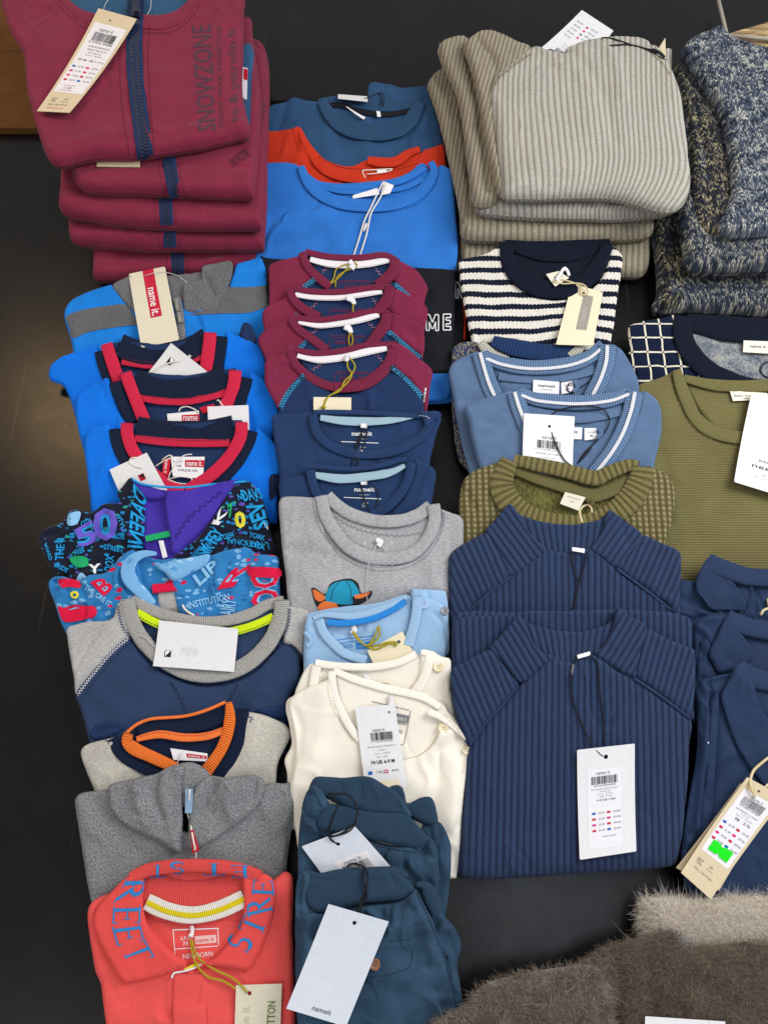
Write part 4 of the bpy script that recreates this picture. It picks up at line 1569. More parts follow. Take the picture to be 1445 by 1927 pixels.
g.band('neck_back', m_grey_rib, [(250, 1130), (286, 1148), (327, 1162), (381, 1171), (432, 1167), (473, 1155), (505, 1138), (535, 1132)], 22, dz=.001, th=.005)
g.band('neck_tape', m_lime, [(258, 1153), (303, 1176), (360, 1189), (420, 1191), (470, 1180), (515, 1161)], 17, dz=.004, th=.002)
g.stitches('tape_seam', m_stitch_d, [(258, 1158), (303, 1181), (360, 1194), (420, 1196), (470, 1185), (513, 1167)], 1.2, 4, 2)
g.band('neckband', m_grey_rib, [(240, 1128), (248, 1165), (268, 1203), (300, 1236), (340, 1260), (381, 1270), (430, 1265), (470, 1246), (503, 1214), (522, 1180), (530, 1150), (530, 1130)], 30, dz=.0065, th=.0045)
g.stitches('overlock', m_stitch_n, [(222, 1140), (232, 1180), (256, 1212), (286, 1249), (330, 1276), (381, 1290), (432, 1285), (482, 1261), (522, 1219), (541, 1180), (545, 1144)], 1.2, 2.6, .3, zig=6)
g.stitches('overlock', m_stitch_w, [(245, 1199), (212, 1227), (174, 1271), (146, 1308)], 1.2, 2.6, .3, zig=5.5)
g.stitches('overlock', m_stitch_n, [(537, 1212), (553, 1219), (567, 1234)], 1.2, 2.6, .3, zig=5.5)
for L_ in ([(322, 1284), (338, 1310), (352, 1342)], [(448, 1288), (436, 1310), (424, 1335)]):
    g.stitches('gusset_seam', m_stitch_d, L_, 1.4, 4, 1.5, zig=5)
g.stitches('seam', m_stitch_d, [(247, 1208), (215, 1238), (180, 1280), (152, 1316)], 1.3, 5, 3)
t = G('price_tag', 'wide blank white tag with embossed letters across the lime taped collar', 'price tag', at=(370, 1210))
k = t.card('card', m_white, [(301, 1168), (449, 1184), (441, 1265), (289, 1254)], .0008, lift_=.003)
k.poly('logo', m_ink, [(.12, .64), (.20, .64), (.20, .78), (.12, .78)][::-1])
k.poly('logo_half', m_whiteink, [(.13, .77), (.19, .65), (.13, .65)], .0009)
k.text(paper('emboss', 'e3e4e8'), 'MINI', .33, .50, .52, .72)
t.tube('loop', m_clear, [(262, 1196), (275, 1200), (286, 1212), (296, 1220)], .0006, .001)
g.panel('cuff', m_navy, [(174, 1390), (180, 1372), (196, 1361), (220, 1360), (242, 1370), (220, 1386), (196, 1396)], dz=.008, T=.012, creases=[([(190, 1380), (225, 1370)], -.004, .004)])
g.panel('cuff', m_navy, [(480, 1340), (500, 1332), (530, 1330), (541, 1338), (542, 1352), (520, 1358), (495, 1352)], dz=.008, T=.012)

# ================================================================== ecru raglan with orange V
g = G('v_neck_sweatshirt', 'ecru melange V-neck sweatshirt with orange and navy collar', 'sweatshirt', surf=sh(1325, 1450, .046, .014), at=(350, 1420))
g.panel('back_panel', m_navy_dk, [(236, 1385), (259, 1366), (286, 1356), (347, 1350), (388, 1340), (424, 1322), (440, 1330), (440, 1430), (380, 1480), (300, 1450), (240, 1410)], dz=-.003, T=.008)
g.panel('front_panel', m_ecru, [(185, 1520, 1), (178, 1485), (166, 1455), (156, 1428), (154, 1412), (163, 1402), (202, 1391), (222, 1385, 1), (236, 1415), (272, 1445), (320, 1462), (390, 1475), (430, 1440), (452, 1395), (462, 1338, 1), (500, 1347), (537, 1364), (547, 1381), (542, 1396), (530, 1420), (522, 1445), (518, 1520, 1)],
        T=.014, dz=.001, noise=(.0028, 18), creases=[([(210, 1400), (180, 1440)], .002, .008), ([(480, 1370), (470, 1440)], .002, .01)])
g.band('collar_back', m_navy_rib, [(262, 1376), (300, 1366), (347, 1366), (388, 1358), (424, 1342)], 30, dz=.002, th=.004)
g.band('collar_edge', m_orange, [(240, 1378), (259, 1363), (286, 1353), (347, 1348), (388, 1337), (425, 1321)], 6, dz=.006, th=.003)
g.band('neck_tape', m_orange, [(258, 1391), (300, 1382), (347, 1388), (391, 1385), (424, 1373)], [10, 15, 16, 15, 13], dz=.006, th=.002)
g.stitches('tape_seam', m_stitch_r, [(258, 1388), (300, 1378), (347, 1384), (391, 1381), (424, 1369)], 1.2, 4, 2)
g.band('collar_outer', m_navy_rib, [(212, 1390), (228, 1416), (258, 1438), (300, 1456), (340, 1466)], [22, 26, 24, 22, 20], dz=.0055, th=.003)
g.band('collar_outer', m_navy_rib, [(457, 1334), (455, 1365), (446, 1402), (426, 1440), (400, 1468)], 25, dz=.0055, th=.003)
g.band('collar_inner', m_orange_rib, [(243, 1380), (240, 1396), (255, 1410), (285, 1424), (320, 1440), (345, 1452)], [18, 26, 24, 24, 22, 16], dz=.0080, th=.0035)
g.band('collar_inner', m_orange_rib, [(431, 1322), (433, 1350), (428, 1382), (414, 1415), (388, 1452)], [12, 22, 22, 22, 24], dz=.0080, th=.0035)
g.stitches('seam', m_stitch_n, [(462, 1345), (475, 1352), (468, 1362)], 1.5, 4, 1, zig=4)
g.stitches('seam', m_stitch_n, [(200, 1392), (208, 1402)], 1.5, 4, 1, zig=4)
q = g.card('label', m_white_lab, [(321, 1408), (391, 1418), (391, 1433), (327, 1430)], .0005, lift_=.002)
q.rect('red_mark', m_red_lab, .42, .3, .98, .7)
q.text(m_whiteink, 'name it', .47, .36, .93, .64, h=.0009)
g.tube('drawcord', m_clear, [(332, 1440), (338, 1426), (342, 1416)], .0007, .001)

# ================================================================== grey shawl-collar sweater
g = G('hooded_sweatshirt', 'mid grey melange sweatshirt with crossed shawl hood and red side label', 'hoodie', surf=sh(1450, 1630, .048, .016), at=(350, 1560))
g.panel('body', m_midgrey, [(178, 1730, 1), (172, 1694), (161, 1637), (149, 1557), (142, 1508), (149, 1494), (180, 1489), (209, 1486), (260, 1510), (330, 1560), (400, 1560), (460, 1500), (502, 1474), (530, 1474), (553, 1476), (561, 1494), (556, 1525), (547, 1573), (540, 1620), (537, 1660), (535, 1730, 1)],
        T=.014, r=.006, dz=0, noise=(.004, 18), wr=(.003, 18), creases=[([(160, 1510), (175, 1600), (180, 1660)], .003, .012), ([(170, 1500), (210, 1540), (260, 1600)], -.002, .008)])
g.panel('hood_back', m_midgrey, [(308, 1450), (337, 1438), (360, 1434), (382, 1443), (396, 1460), (392, 1500), (350, 1520), (310, 1490)], dz=.001, T=.012, noise=(.003, 40))
g.panel('hood_left', m_midgrey, [(209, 1490), (211, 1478), (240, 1470), (298, 1457), (310, 1450), (336, 1441), (350, 1446), (345, 1480), (347, 1530), (345, 1580), (341, 1606), (300, 1582), (252, 1560), (216, 1530)], T=.013, r=.005, dz=.008, noise=(.005, 34), wr=(.003, 26),
        creases=[([(270, 1466), (262, 1500), (280, 1550)], .0035, .005), ([(300, 1462), (294, 1500), (310, 1540)], -.006, .005), ([(250, 1480), (240, 1540)], -.002, .006), ([(310, 1470), (320, 1530), (335, 1580)], .002, .006)])
g.panel('hood_right', m_midgrey, [(362, 1600), (358, 1560), (362, 1510), (372, 1480), (396, 1462), (430, 1464), (480, 1459), (500, 1472), (498, 1500), (470, 1535), (430, 1565), (392, 1590)], T=.013, r=.005, dz=.008, noise=(.005, 34), wr=(.003, 26),
        creases=[([(440, 1470), (428, 1510), (440, 1540)], .003, .006), ([(410, 1470), (400, 1530)], -.003, .005), ([(380, 1480), (372, 1530), (368, 1580)], .003, .005), ([(485, 1465), (478, 1500)], -.004, .004)])
g.stitches('seam', m_stitch_g, [(205, 1488), (211, 1528), (246, 1562), (298, 1586), (332, 1612)], 1.4, 6, 1.5)
g.stitches('seam', m_stitch_g, [(499, 1487), (480, 1527), (438, 1560), (384, 1600)], 1.4, 6, 1.5)
g.card('inner_label', m_ltblue, [(350, 1484), (364, 1484), (362, 1530), (349, 1530)], .0005, lift_=.001)
q = g.card('label', m_red_lab, [(359, 1562), (364, 1562), (376, 1600), (363, 1606)], .0007, lift_=.003)
q.text(m_whiteink, 'name it', .25, .15, .75, .9, rot=90)
g.tube('drawcord', m_cordw, [(358, 1486), (356, 1510), (354, 1532), (358, 1545), (364, 1580), (369, 1605), (368, 1626)], .0011, .002)

# ================================================================== coral polo
g = G('polo_shirt', 'coral polo shirt with blue serif STREET lettering round its ribbed collar', 'polo shirt', surf=Surf([(1560, .050), (1625, .050), (1927, .030), (2050, .022)]), at=(360, 1800))
g.panel('back_panel', m_coral, [(250, 1655), (300, 1640), (400, 1636), (490, 1650), (500, 1760), (400, 1840), (300, 1800), (240, 1720)], dz=-.004, T=.010)
g.panel('body', m_coral, [(205, 2010, 1), (200, 1930), (190, 1850), (180, 1825), (168, 1750), (166, 1714), (174, 1697), (196, 1685), (240, 1675, 1), (262, 1720), (320, 1790), (372, 1822), (430, 1780), (480, 1700), (515, 1655, 1), (537, 1640), (551, 1653), (551, 1748), (554, 1850), (556, 1927), (555, 2010, 1)],
        T=.016, noise=(.0028, 14), creases=[([(176, 1710), (190, 1800), (220, 1900)], .002, .01), ([(190, 1695), (200, 1760)], -.002, .006), ([(500, 1840), (520, 1900)], -.002, .01)])
g.patch('facing', m_coral, [(277, 1740), (455, 1735), (430, 1780), (372, 1815), (310, 1780)], .0006)
g.band('collar_stand', m_coral_rib, [(268, 1668), (320, 1686), (362, 1690), (410, 1686), (470, 1662)], 70, dz=.002, th=.004)
for dy, wd, mm, rz in ((0, 34, ribmat('white_stripe_rib', 'efece4', .0022, .2), 0), (1, 11, ribmat('yellow_stripe_rib', 'e6d424', .0022, .2), .0008)):
    g.band('neck_stripe', mm, [(277, 1697 + dy), (315, 1714 + dy), (362, 1722 + dy), (412, 1712 + dy), (461, 1690 + dy)], wd, dz=.0075 + rz, th=.002)
g.panel('collar_left', m_coral_rib2, [(241, 1652), (263, 1637), (276, 1650), (274, 1690), (279, 1728), (290, 1752), (330, 1790), (357, 1809), (340, 1824), (311, 1834), (270, 1843), (238, 1849, 1), (222, 1822), (199, 1782), (183, 1742), (186, 1712), (212, 1680)],
        T=.011, dz=.010, noise=(.0016, 30), uvfun=lambda a, b, x, y: np.column_stack([(y * .95 + x * .3), x]))
g.panel('collar_right', m_coral_rib2, [(464, 1632), (496, 1643), (515, 1655), (522, 1690), (510, 1740), (492, 1790), (473, 1826, 1), (440, 1820), (405, 1816), (384, 1812), (406, 1802), (436, 1770), (456, 1742), (462, 1700), (460, 1656)],
        T=.011, dz=.010, noise=(.0016, 30), uvfun=lambda a, b, x, y: np.column_stack([(y * .95 - x * .3), x]))
g.band('collar_roll', m_coral_rib, [(250, 1652), (278, 1638), (310, 1632), (345, 1629), (406, 1630), (450, 1636), (490, 1650)], 26, dz=.011, th=.006)
m_letter = plain('blue_flock_letter', '2b84c6', .85, .15)
for ch, quad in (('R', [(274, 1652), (267, 1692), (214, 1700), (240, 1652)]), ('E', [(266, 1702), (264, 1740), (212, 1740), (214, 1704)]),
                 ('E', [(264, 1738), (272, 1768), (222, 1782), (210, 1742)]), ('T', [(272, 1766), (292, 1802), (242, 1810), (230, 1792)]),
                 ('S', [(426, 1778), (436, 1752), (478, 1768), (466, 1798)]), ('T', [(447, 1748), (463, 1716), (503, 1734), (490, 1764)]),
                 ('R', [(467, 1728), (464, 1694), (508, 1688), (514, 1716)]), ('E', [(474, 1686), (478, 1652), (513, 1656), (517, 1688)])):
    g.text('letter', m_letter, ch, quad, .0009, serif=True)
for ch, (x0, x1, y0, y1) in (('T', (282, 312, 1628, 1652)), ('S', (318, 350, 1622, 1645)), ('T', (381, 425, 1625, 1648)), ('E', (434, 470, 1628, 1652))):
    g.text('letter', m_letter, ch, [(x1, y1), (x0, y1), (x0, y0), (x1, y0)], .0009, serif=True)
g.band('placket', m_coral, [(357, 1832), (356, 1870), (358, 1930), (360, 1990)], [60, 62, 64, 66], dz=.0006, th=.0025, follow='own', pw=.25)
g.band('placket_trim', m_yel, [(348, 1826), (362, 1819), (376, 1813)], 7, dz=.003, th=.002, follow='own')
g.band('placket_trim', m_woven_w, [(324, 1840), (328, 1831), (345, 1828), (368, 1821), (380, 1814)], 4, dz=.003, th=.002, follow='own')
q = g.patch('size_print', m_whiteink, [(326, 1749), (412, 1746), (412, 1748), (328, 1751)], .001, smoothp=False)
for a_, b_ in (((326, 1749), (330, 1800)), ((410, 1747), (412, 1780)), ((330, 1786), (412, 1780))):
    g.stitches('size_print', m_whiteink, [a_, b_], 1.5, 8, 0)
g.text('size_print', m_whiteink, '6-9 M', [(340, 1762), (358, 1761), (359, 1769), (341, 1770)], .001)
g.text('size_print', m_whiteink, '74', [(344, 1772), (354, 1771), (355, 1780), (345, 1780)], .001)
g.patch('size_print', plain('faded_white_print', 'eac4c0', .8, .2), [(366, 1762), (407, 1759), (408, 1774), (368, 1777)], .001, smoothp=False)
g.text('size_print', m_coral, 'name it', [(370, 1766), (402, 1763), (403, 1771), (371, 1774)], .0014)
g.text('size_print', m_whiteink, 'NEWBORN', [(344, 1796), (400, 1790), (401, 1799), (345, 1805)], .001)
t = G('price_tag', 'ivory tag reading COTTON sideways on the coral polo', 'price tag', at=(488, 1890))
k = t.card('card', m_ivory, [(445, 1853), (531, 1850), (526, 1990), (440, 1990)], .0009, hole=(.30, .12), lift_=.003)
k.text(m_greenink, 'COTTON', .70, .24, .88, .72, rot=-90, bold=.01)
k.text(paper('emboss_ivory', 'cfc9b2'), 'name it', .14, .30, .32, .80, rot=-90)
t.tube('cord', m_cordy, [(361, 1768), (372, 1800), (400, 1822), (440, 1842), (466, 1868)], .0011, .0015, rise=[.001, .003, .003, .002, 0])
t.tube('cord', m_cordy, [(359, 1768), (366, 1806), (388, 1836), (420, 1846), (446, 1862)], .0011, .0015, rise=[.001, .002, .003, .002, 0])
g.band('hanger_loop', m_woven_w, [(361, 1742), (363, 1752), (359, 1762)], [8, 7, 10], dz=.003, th=.003, follow='own')
# ================================================================== middle column, far end
g = G('sweatshirt', 'petrol blue ribbed-neck sweatshirt, farthest in the middle column', 'sweatshirt', surf=Surf([(100, .040), (200, .038), (290, .026), (380, .012)]), at=(665, 230))
g.panel('folded_hood', m_teal2, [(690, 200, 1), (691, 179), (693, 156), (700, 152), (728, 156), (758, 163), (806, 161), (822, 180), (820, 220, 1), (700, 220, 1)], T=.012, dz=-.004)
g.panel('back_panel', m_teal2, [(600, 196), (637, 184), (692, 190), (740, 192), (790, 184), (800, 230), (700, 262), (620, 240)], dz=-.002, T=.008)
g.panel('front_panel', m_teal2, [(490, 340, 1), (488, 290), (496, 250), (500, 215), (507, 202), (539, 193), (552, 185), (575, 190), (600, 193), (612, 200), (630, 228), (664, 250), (702, 256), (748, 248), (778, 222), (792, 192, 1), (812, 190), (822, 220), (832, 260), (842, 300), (845, 340, 1)],
        T=.014, noise=(.004, 14), creases=[([(610, 250), (620, 300)], .003, .014), ([(690, 262), (690, 300)], .003, .012), ([(540, 195), (520, 260)], -.002, .006)])
g.band('collar_back', m_teal2_rib, [(600, 192), (640, 188), (692, 198), (740, 200), (790, 192)], [10, 16, 20, 20, 14], dz=.003, th=.004)
g.band('neck_tape', m_blackj, [(618, 196), (645, 198), (690, 212), (740, 214), (786, 200)], 9, dz=.004, th=.0015)
g.band('neckband', m_teal2_rib, [(605, 190), (618, 212), (640, 234), (672, 246), (708, 249), (748, 244), (774, 224), (790, 192)], [18, 26, 30, 32, 32, 30, 28, 20], dz=.0065, th=.004)
g.card('label', m_white_lab, [(650, 201), (655, 203), (688, 222), (684, 226)], .0005, lift_=.003)
g.card('label', m_white_lab, [(708, 209), (715, 210), (717, 220), (710, 220)], .0005, lift_=.003)
t = G('price_tag', 'white tag edge lying behind the petrol blue sweatshirt collar', 'price tag', at=(665, 185))
t.card('card', m_white, [(636, 178), (691, 182), (692, 192), (636, 186)], .0007, lift_=.003)
t.tube('cord', m_cordb, [(662, 196), (690, 184), (718, 174), (722, 186), (719, 206)], .0009, .002, rise=[0, .006, .006, 0])
t.tube('cord', m_cordb, [(650, 190), (680, 178), (716, 178), (712, 208)], .0009, .002, rise=[0, .005, .004, 0])

g = G('sweatshirt', 'rust red crew-neck sweatshirt between the petrol and bright blue ones', 'sweatshirt', surf=Surf([(180, .048), (245, .046), (320, .034), (480, .014)]), at=(665, 300))
g.panel('back_panel', m_redor, [(580, 276), (617, 302), (660, 312), (692, 300), (741, 300), (776, 280), (800, 300), (790, 360), (620, 370)], dz=-.002, T=.007, noise=(.002, 30))
g.panel('front_panel', m_redor, [(488, 400, 1), (490, 310), (493, 258), (520, 250), (545, 246), (567, 243), (580, 272), (598, 300), (618, 322), (655, 336), (692, 340), (740, 334), (775, 310), (797, 283, 1), (815, 279), (834, 274), (838, 300), (842, 340), (840, 400, 1)],
        T=.012, noise=(.003, 18), creases=[([(548, 248), (560, 290)], -.0015, .003)])
g.band('neckband', m_redor, [(563, 244), (576, 272), (594, 298), (614, 318), (648, 330), (692, 334)], [8, 16, 22, 24, 24, 24], dz=.005, th=.003)
g.band('neckband', m_redor, [(692, 302), (720, 306), (745, 304), (770, 288), (790, 281)], [14, 18, 18, 16, 10], dz=.004, th=.004)
g.stitches('seam', plain('rust_thread', '8a2412', .8, .2), [(600, 294), (640, 314), (690, 318), (740, 320), (790, 306)], 1.3, 5, 2)
g.card('label', m_white_lab, [(709, 319), (727, 318), (728, 324), (710, 326)], .0005, lift_=.002)
g.tube('cord', m_cordw, [(692, 341), (682, 322), (700, 320), (738, 318), (725, 324), (690, 328)], .0010, .002)

# sweatshirt under the colour-block one, only its edge shows
g = G('colour_block_sweatshirt', 'second colour-block sweatshirt underneath, its black side and white letter N peeking out', 'sweatshirt', 'colour-block sweatshirts', surf=Surf([(300, .022), (760, .010), (800, .010)]), at=(700, 600))
g.panel('body', m_blackj, [(520, 420, 1), (852, 420, 1), (870, 500), (872, 560), (872, 640), (866, 715, 1), (800, 716), (530, 715, 1)], T=.012)
g.panel('hem', m_royal2, [(520, 700, 1), (858, 700, 1), (858, 756), (700, 760), (530, 756, 1)], T=.012, dz=.001)
LET = {'N': [(0, 1), (0, 0), (.3, 0), (.72, .62), (.72, 0), (1, 0), (1, 1), (.7, 1), (.28, .38), (.28, 1)],
       'M': [(0, 1), (0, 0), (.26, 0), (.5, .5), (.74, 0), (1, 0), (1, 1), (.76, 1), (.76, .45), (.56, .88), (.44, .88), (.24, .45), (.24, 1)],
       'E': [(0, 0), (1, 0), (1, .22), (.36, .22), (.36, .39), (.92, .39), (.92, .61), (.36, .61), (.36, .78), (1, .78), (1, 1), (0, 1)]}


def outline_letter(g, ch, x0, y0, x1, y1):
    P = [(x0 + (x1 - x0) * a, y0 + (y1 - y0) * b, 1) for a, b in LET[ch]]
    g.stitches('letter', m_whiteink, P + P[:1], 1.9, 2.0, -.3, off=.001)


outline_letter(g, 'N', 857, 531, 873, 561)
g.panel('red_side', m_redor, [(866, 440), (876, 440), (878, 560), (876, 640), (868, 640)], T=.008, dz=-.002)

g = G('colour_block_sweatshirt', 'bright blue and black colour-block sweatshirt with white outlined letters', 'sweatshirt', 'colour-block sweatshirts', surf=Surf([(220, .054), (320, .052), (470, .034), (760, .022)]), at=(680, 500))
g.panel('back_panel', m_royal2, [(575, 322), (591, 338), (643, 346), (709, 341), (758, 331), (794, 305), (812, 330), (790, 380), (725, 396), (650, 394), (600, 370)], dz=-.002, T=.007)
g.panel('front_panel', m_royal2, [(480, 500, 1), (484, 400), (492, 320), (500, 309), (540, 308), (560, 311, 1), (572, 334), (590, 360), (618, 380), (660, 392), (725, 394), (778, 380), (806, 356), (822, 322), (826, 311, 1), (838, 315), (850, 324), (856, 391), (862, 457), (857, 514, 1), (760, 506), (640, 498), (506, 492, 1)],
        T=.013, noise=(.003, 13), creases=[([(600, 390), (640, 470)], .002, .014), ([(790, 400), (770, 470)], .0025, .016)])
g.panel('lower_block', m_blackj, [(486, 480, 1), (506, 486), (640, 493), (760, 500), (858, 508, 1), (856, 560), (852, 640), (849, 702, 1), (700, 706), (520, 702, 1)], T=.013, dz=-.0005, noise=(.003, 13))
g.panel('hem', m_royal2, [(520, 696, 1), (848, 700, 1), (842, 748), (700, 752), (530, 748, 1)], T=.010, dz=-.004)
g.band('collar_back', m_royal2, [(580, 332), (600, 346), (643, 352), (709, 348), (758, 338), (800, 314)], [8, 12, 14, 14, 14, 14], dz=.003, th=.003)
g.band('neck_tape', m_royal2, [(600, 350), (643, 360), (700, 360), (758, 354), (797, 336)], 9, dz=.0035, th=.0015)
g.band('neckband', m_royal2, [(566, 314), (576, 338), (596, 360), (624, 376), (662, 385), (725, 386), (776, 372), (802, 350), (817, 322), (810, 306)], [14, 22, 24, 24, 24, 24, 24, 22, 20, 12], dz=.006, th=.003)
g.stitches('seam', plain('blue_thread', '1d4f9a', .8, .2), [(560, 318), (568, 342), (588, 370), (618, 388), (660, 398), (725, 400), (782, 386), (812, 358), (828, 322)], 1.3, 5, 2)
g.card('label', m_white_lab, [(664, 368), (710, 354), (714, 366), (664, 374)], .0005, lift_=.002)
g.card('label', m_white_lab, [(722, 342), (741, 349), (734, 364), (716, 368)], .0005, lift_=.002)
g.tube('cord', m_cordw, [(665, 482), (676, 448), (686, 415), (697, 392), (716, 352), (722, 342), (726, 350), (712, 378), (698, 402), (690, 440), (677, 482)], .0013, .001, rise=[0, .003, .004, .002, .002, .004, .003, 0])
g.tube('cord_clasp', m_cordw, [(684, 436), (690, 420)], [.0012, .0022, .0022, .0012], .002)
outline_letter(g, 'M', 802, 592, 825, 622)
outline_letter(g, 'E', 834, 591, 848, 621)

# ================================================================== four burgundy / navy raglans
RG = 'burgundy and navy raglan tops laid in a row'


def raglan(lab, c, n, out, hole, back, tape, lrib, rrib, inner_l, inner_r, lseam, rseam, body, sleeves, zt=.060, box=None):
    g = G('raglan_shirt', lab, 'top', RG, Surf([(c - 60, zt), (c, zt), (n, zt - .011), (n + 60, zt - .020), (n + 130, max(zt - .034, .014))]), at=(655, c + 60))
    g.panel('back_panel', m_navy, hole, dz=-.002, T=.006)
    g.panel('front_panel', m_navy, body, T=.010, noise=(.002, 22))
    for s_ in sleeves:
        g.panel('sleeve', m_burg2, s_, T=.010, dz=.0015, noise=(.0028, 26))
    for L_ in (inner_l, inner_r):
        if L_:
            g.stitches('inner_seam', m_stitch_m, L_, 1.4, 3.5, .2, zig=5, off=.001)
            g.stitches('inner_seam', m_stitch_b, L_, 1.2, 3.5, 1, zig=3, off=.0013)
    g.band('collar_back', m_burg_rib, back, 11, dz=.003, th=.003)
    g.band('neck_tape', m_woven_w, tape, [10, 14, 15, 15, 13], dz=.003, th=.0018)
    g.stitches('tape_seam', m_stitch_g, [(x, y + 5) for x, y in tape], .9, 3, 2.5, off=.0005)
    g.band('neckband', m_burg_rib, lrib, [14, 16, 17, 17], dz=.0055, th=.003)
    g.band('neckband', m_burg_rib, rrib, [18, 23, 22, 20], dz=.006, th=.0035)
    for L_ in (lseam, rseam):
        if L_:
            g.band('seam_cover', m_stitch_d, L_, 9, dz=.0006, th=.0006, follow='own')
            g.stitches('cover_stitch', m_stitch_c, L_, 1.5, 2.8, .1, zig=8.5, off=.0008)
            for s_ in (-4.5, 4.5):
                g.stitches('cover_stitch', m_stitch_c, [(x + s_ * .7, y + s_ * .6 * (1 if L_[0][0] > 655 else -1) * -1) for x, y in L_], 1.0, 5, 1, off=.0009)
    if box:
        x0, y0, x1, y1 = box
        for e in (((x0, y1), (x0, y0)), ((x0, y0), (x1, y0)), ((x1, y0), (x1, y1)), ((x0 + 4, y0 + 4), (x1 - 4, y0 + 3))):
            g.stitches('size_print', m_burg2, list(e), .9, 8, 0, off=.001)
        g.text('size_print', m_burg2, 'name it.', [(x0 + 10, y0 + 7), (x1 - 14, y0 + 6), (x1 - 14, y0 + 15), (x0 + 10, y0 + 15)], .001)
    return g


g = raglan('farthest burgundy and navy raglan top with its yellow cord looped upward', 474, 540,
           None, [(578, 480), (618, 482), (674, 485), (723, 480), (738, 492), (722, 530), (690, 560), (630, 560), (600, 520)],
           [(575, 474), (618, 483), (674, 485), (723, 480), (745, 490)], [(584, 488), (612, 495), (646, 498), (690, 496), (733, 488)],
           [(568, 476), (578, 500), (596, 520), (622, 540)], [(742, 488), (742, 506), (730, 522), (710, 538)],
           [(620, 500), (606, 512)], [(705, 504), (720, 522)], [(592, 526), (570, 542)], [(742, 534), (762, 552), (775, 565)],
           [(555, 600, 1), (560, 545), (590, 520), (612, 540), (655, 552), (705, 545), (735, 530), (775, 560), (790, 600, 1)],
           [[(508, 600, 1), (507, 562), (506, 520), (508, 499), (540, 490), (560, 484), (572, 478, 1), (582, 500), (596, 524, 1), (560, 560), (545, 600, 1)],
            [(734, 485), (762, 497), (785, 511), (797, 528), (805, 544), (800, 560), (795, 600, 1), (775, 575), (745, 535), (732, 524, 1), (744, 505)]], box=(638, 528, 702, 545))
g.tube('cord', m_cordy, [(614, 541), (628, 524), (632, 508), (648, 498), (656, 500), (640, 520), (618, 538)], .0011, .001)
g.tube('cord', m_cordy, [(631, 541), (634, 522), (650, 510), (668, 505), (672, 498), (664, 492)], .0011, .001)
g.band('hanger_loop', m_woven_w, [(658, 492), (664, 500), (660, 506)], [9, 8, 14], dz=.003, th=.004, follow='own')
g = raglan('second burgundy and navy raglan top from the far end of its row', 540, 594,
           None, [(552, 548), (600, 552), (646, 550), (702, 543), (730, 542), (724, 580), (690, 615), (600, 615), (566, 580)],
           [(551, 542), (591, 549), (646, 549), (702, 541), (738, 541)], [(556, 554), (590, 558), (635, 558), (680, 552), (719, 547)],
           [(544, 546), (556, 568), (576, 584), (602, 598)], [(734, 540), (730, 560), (716, 580), (700, 598)],
           [(598, 568), (584, 582)], [(698, 560), (712, 575)], [(560, 592), (544, 610)], None,
           [(530, 650, 1), (540, 605), (570, 585), (600, 602), (650, 612), (695, 600), (722, 585), (760, 610), (780, 650, 1)],
           [[(497, 650, 1), (497, 623), (494, 600), (498, 582), (520, 570), (537, 562), (540, 548), (552, 540, 1), (562, 565), (580, 590, 1), (545, 615), (530, 650, 1)],
            [(726, 537), (748, 547), (785, 565), (804, 582), (804, 598), (798, 625), (790, 650, 1), (765, 620), (735, 590), (718, 580, 1), (734, 560)]], box=(620, 582, 690, 600))
g.band('hanger_loop', m_woven_w, [(654, 560), (664, 566), (667, 574)], [12, 10, 7], dz=.003, th=.004, follow='own')
g.tube('cord', m_cordy, [(665, 572), (664, 580), (665, 592)], .0013, .001)
g = raglan('third burgundy and navy raglan top, just behind the nearest of its row', 594, 655,
           None, [(560, 600), (604, 606), (650, 600), (702, 590), (722, 590), (720, 640), (690, 672), (610, 672), (575, 640)],
           [(556, 598), (604, 602), (650, 596), (702, 586), (734, 590)], [(562, 605), (600, 611), (640, 607), (680, 600), (713, 591)],
           [(547, 600), (562, 620), (590, 640), (616, 660)], [(728, 588), (724, 610), (708, 634), (692, 655)],
           [(600, 618), (584, 630)], [(690, 606), (708, 620)], [(578, 642), (556, 664)], [(730, 624), (762, 650), (792, 674)],
           [(540, 720, 1), (550, 665), (580, 640), (612, 662), (655, 672), (700, 655), (724, 622), (795, 675), (800, 720, 1)],
           [[(500, 715, 1), (500, 678), (486, 645), (490, 632), (508, 617), (535, 606), (541, 598), (556, 593, 1), (568, 615), (595, 640, 1), (560, 668), (545, 712, 1)],
            [(722, 586), (745, 592), (784, 607), (797, 628), (798, 660), (795, 678, 1), (765, 652), (735, 628), (716, 620, 1), (728, 605)]], box=(621, 632, 687, 656))
g.band('hanger_loop', m_woven_w, [(650, 614), (658, 620), (661, 628)], [14, 11, 7], dz=.003, th=.004, follow='own')
g.tube('cord', m_cordy, [(658, 626), (656, 640), (658, 652)], .0011, .001)
g.tube('cord', m_cordy, [(660, 626), (664, 638), (661, 652)], .0011, .001)
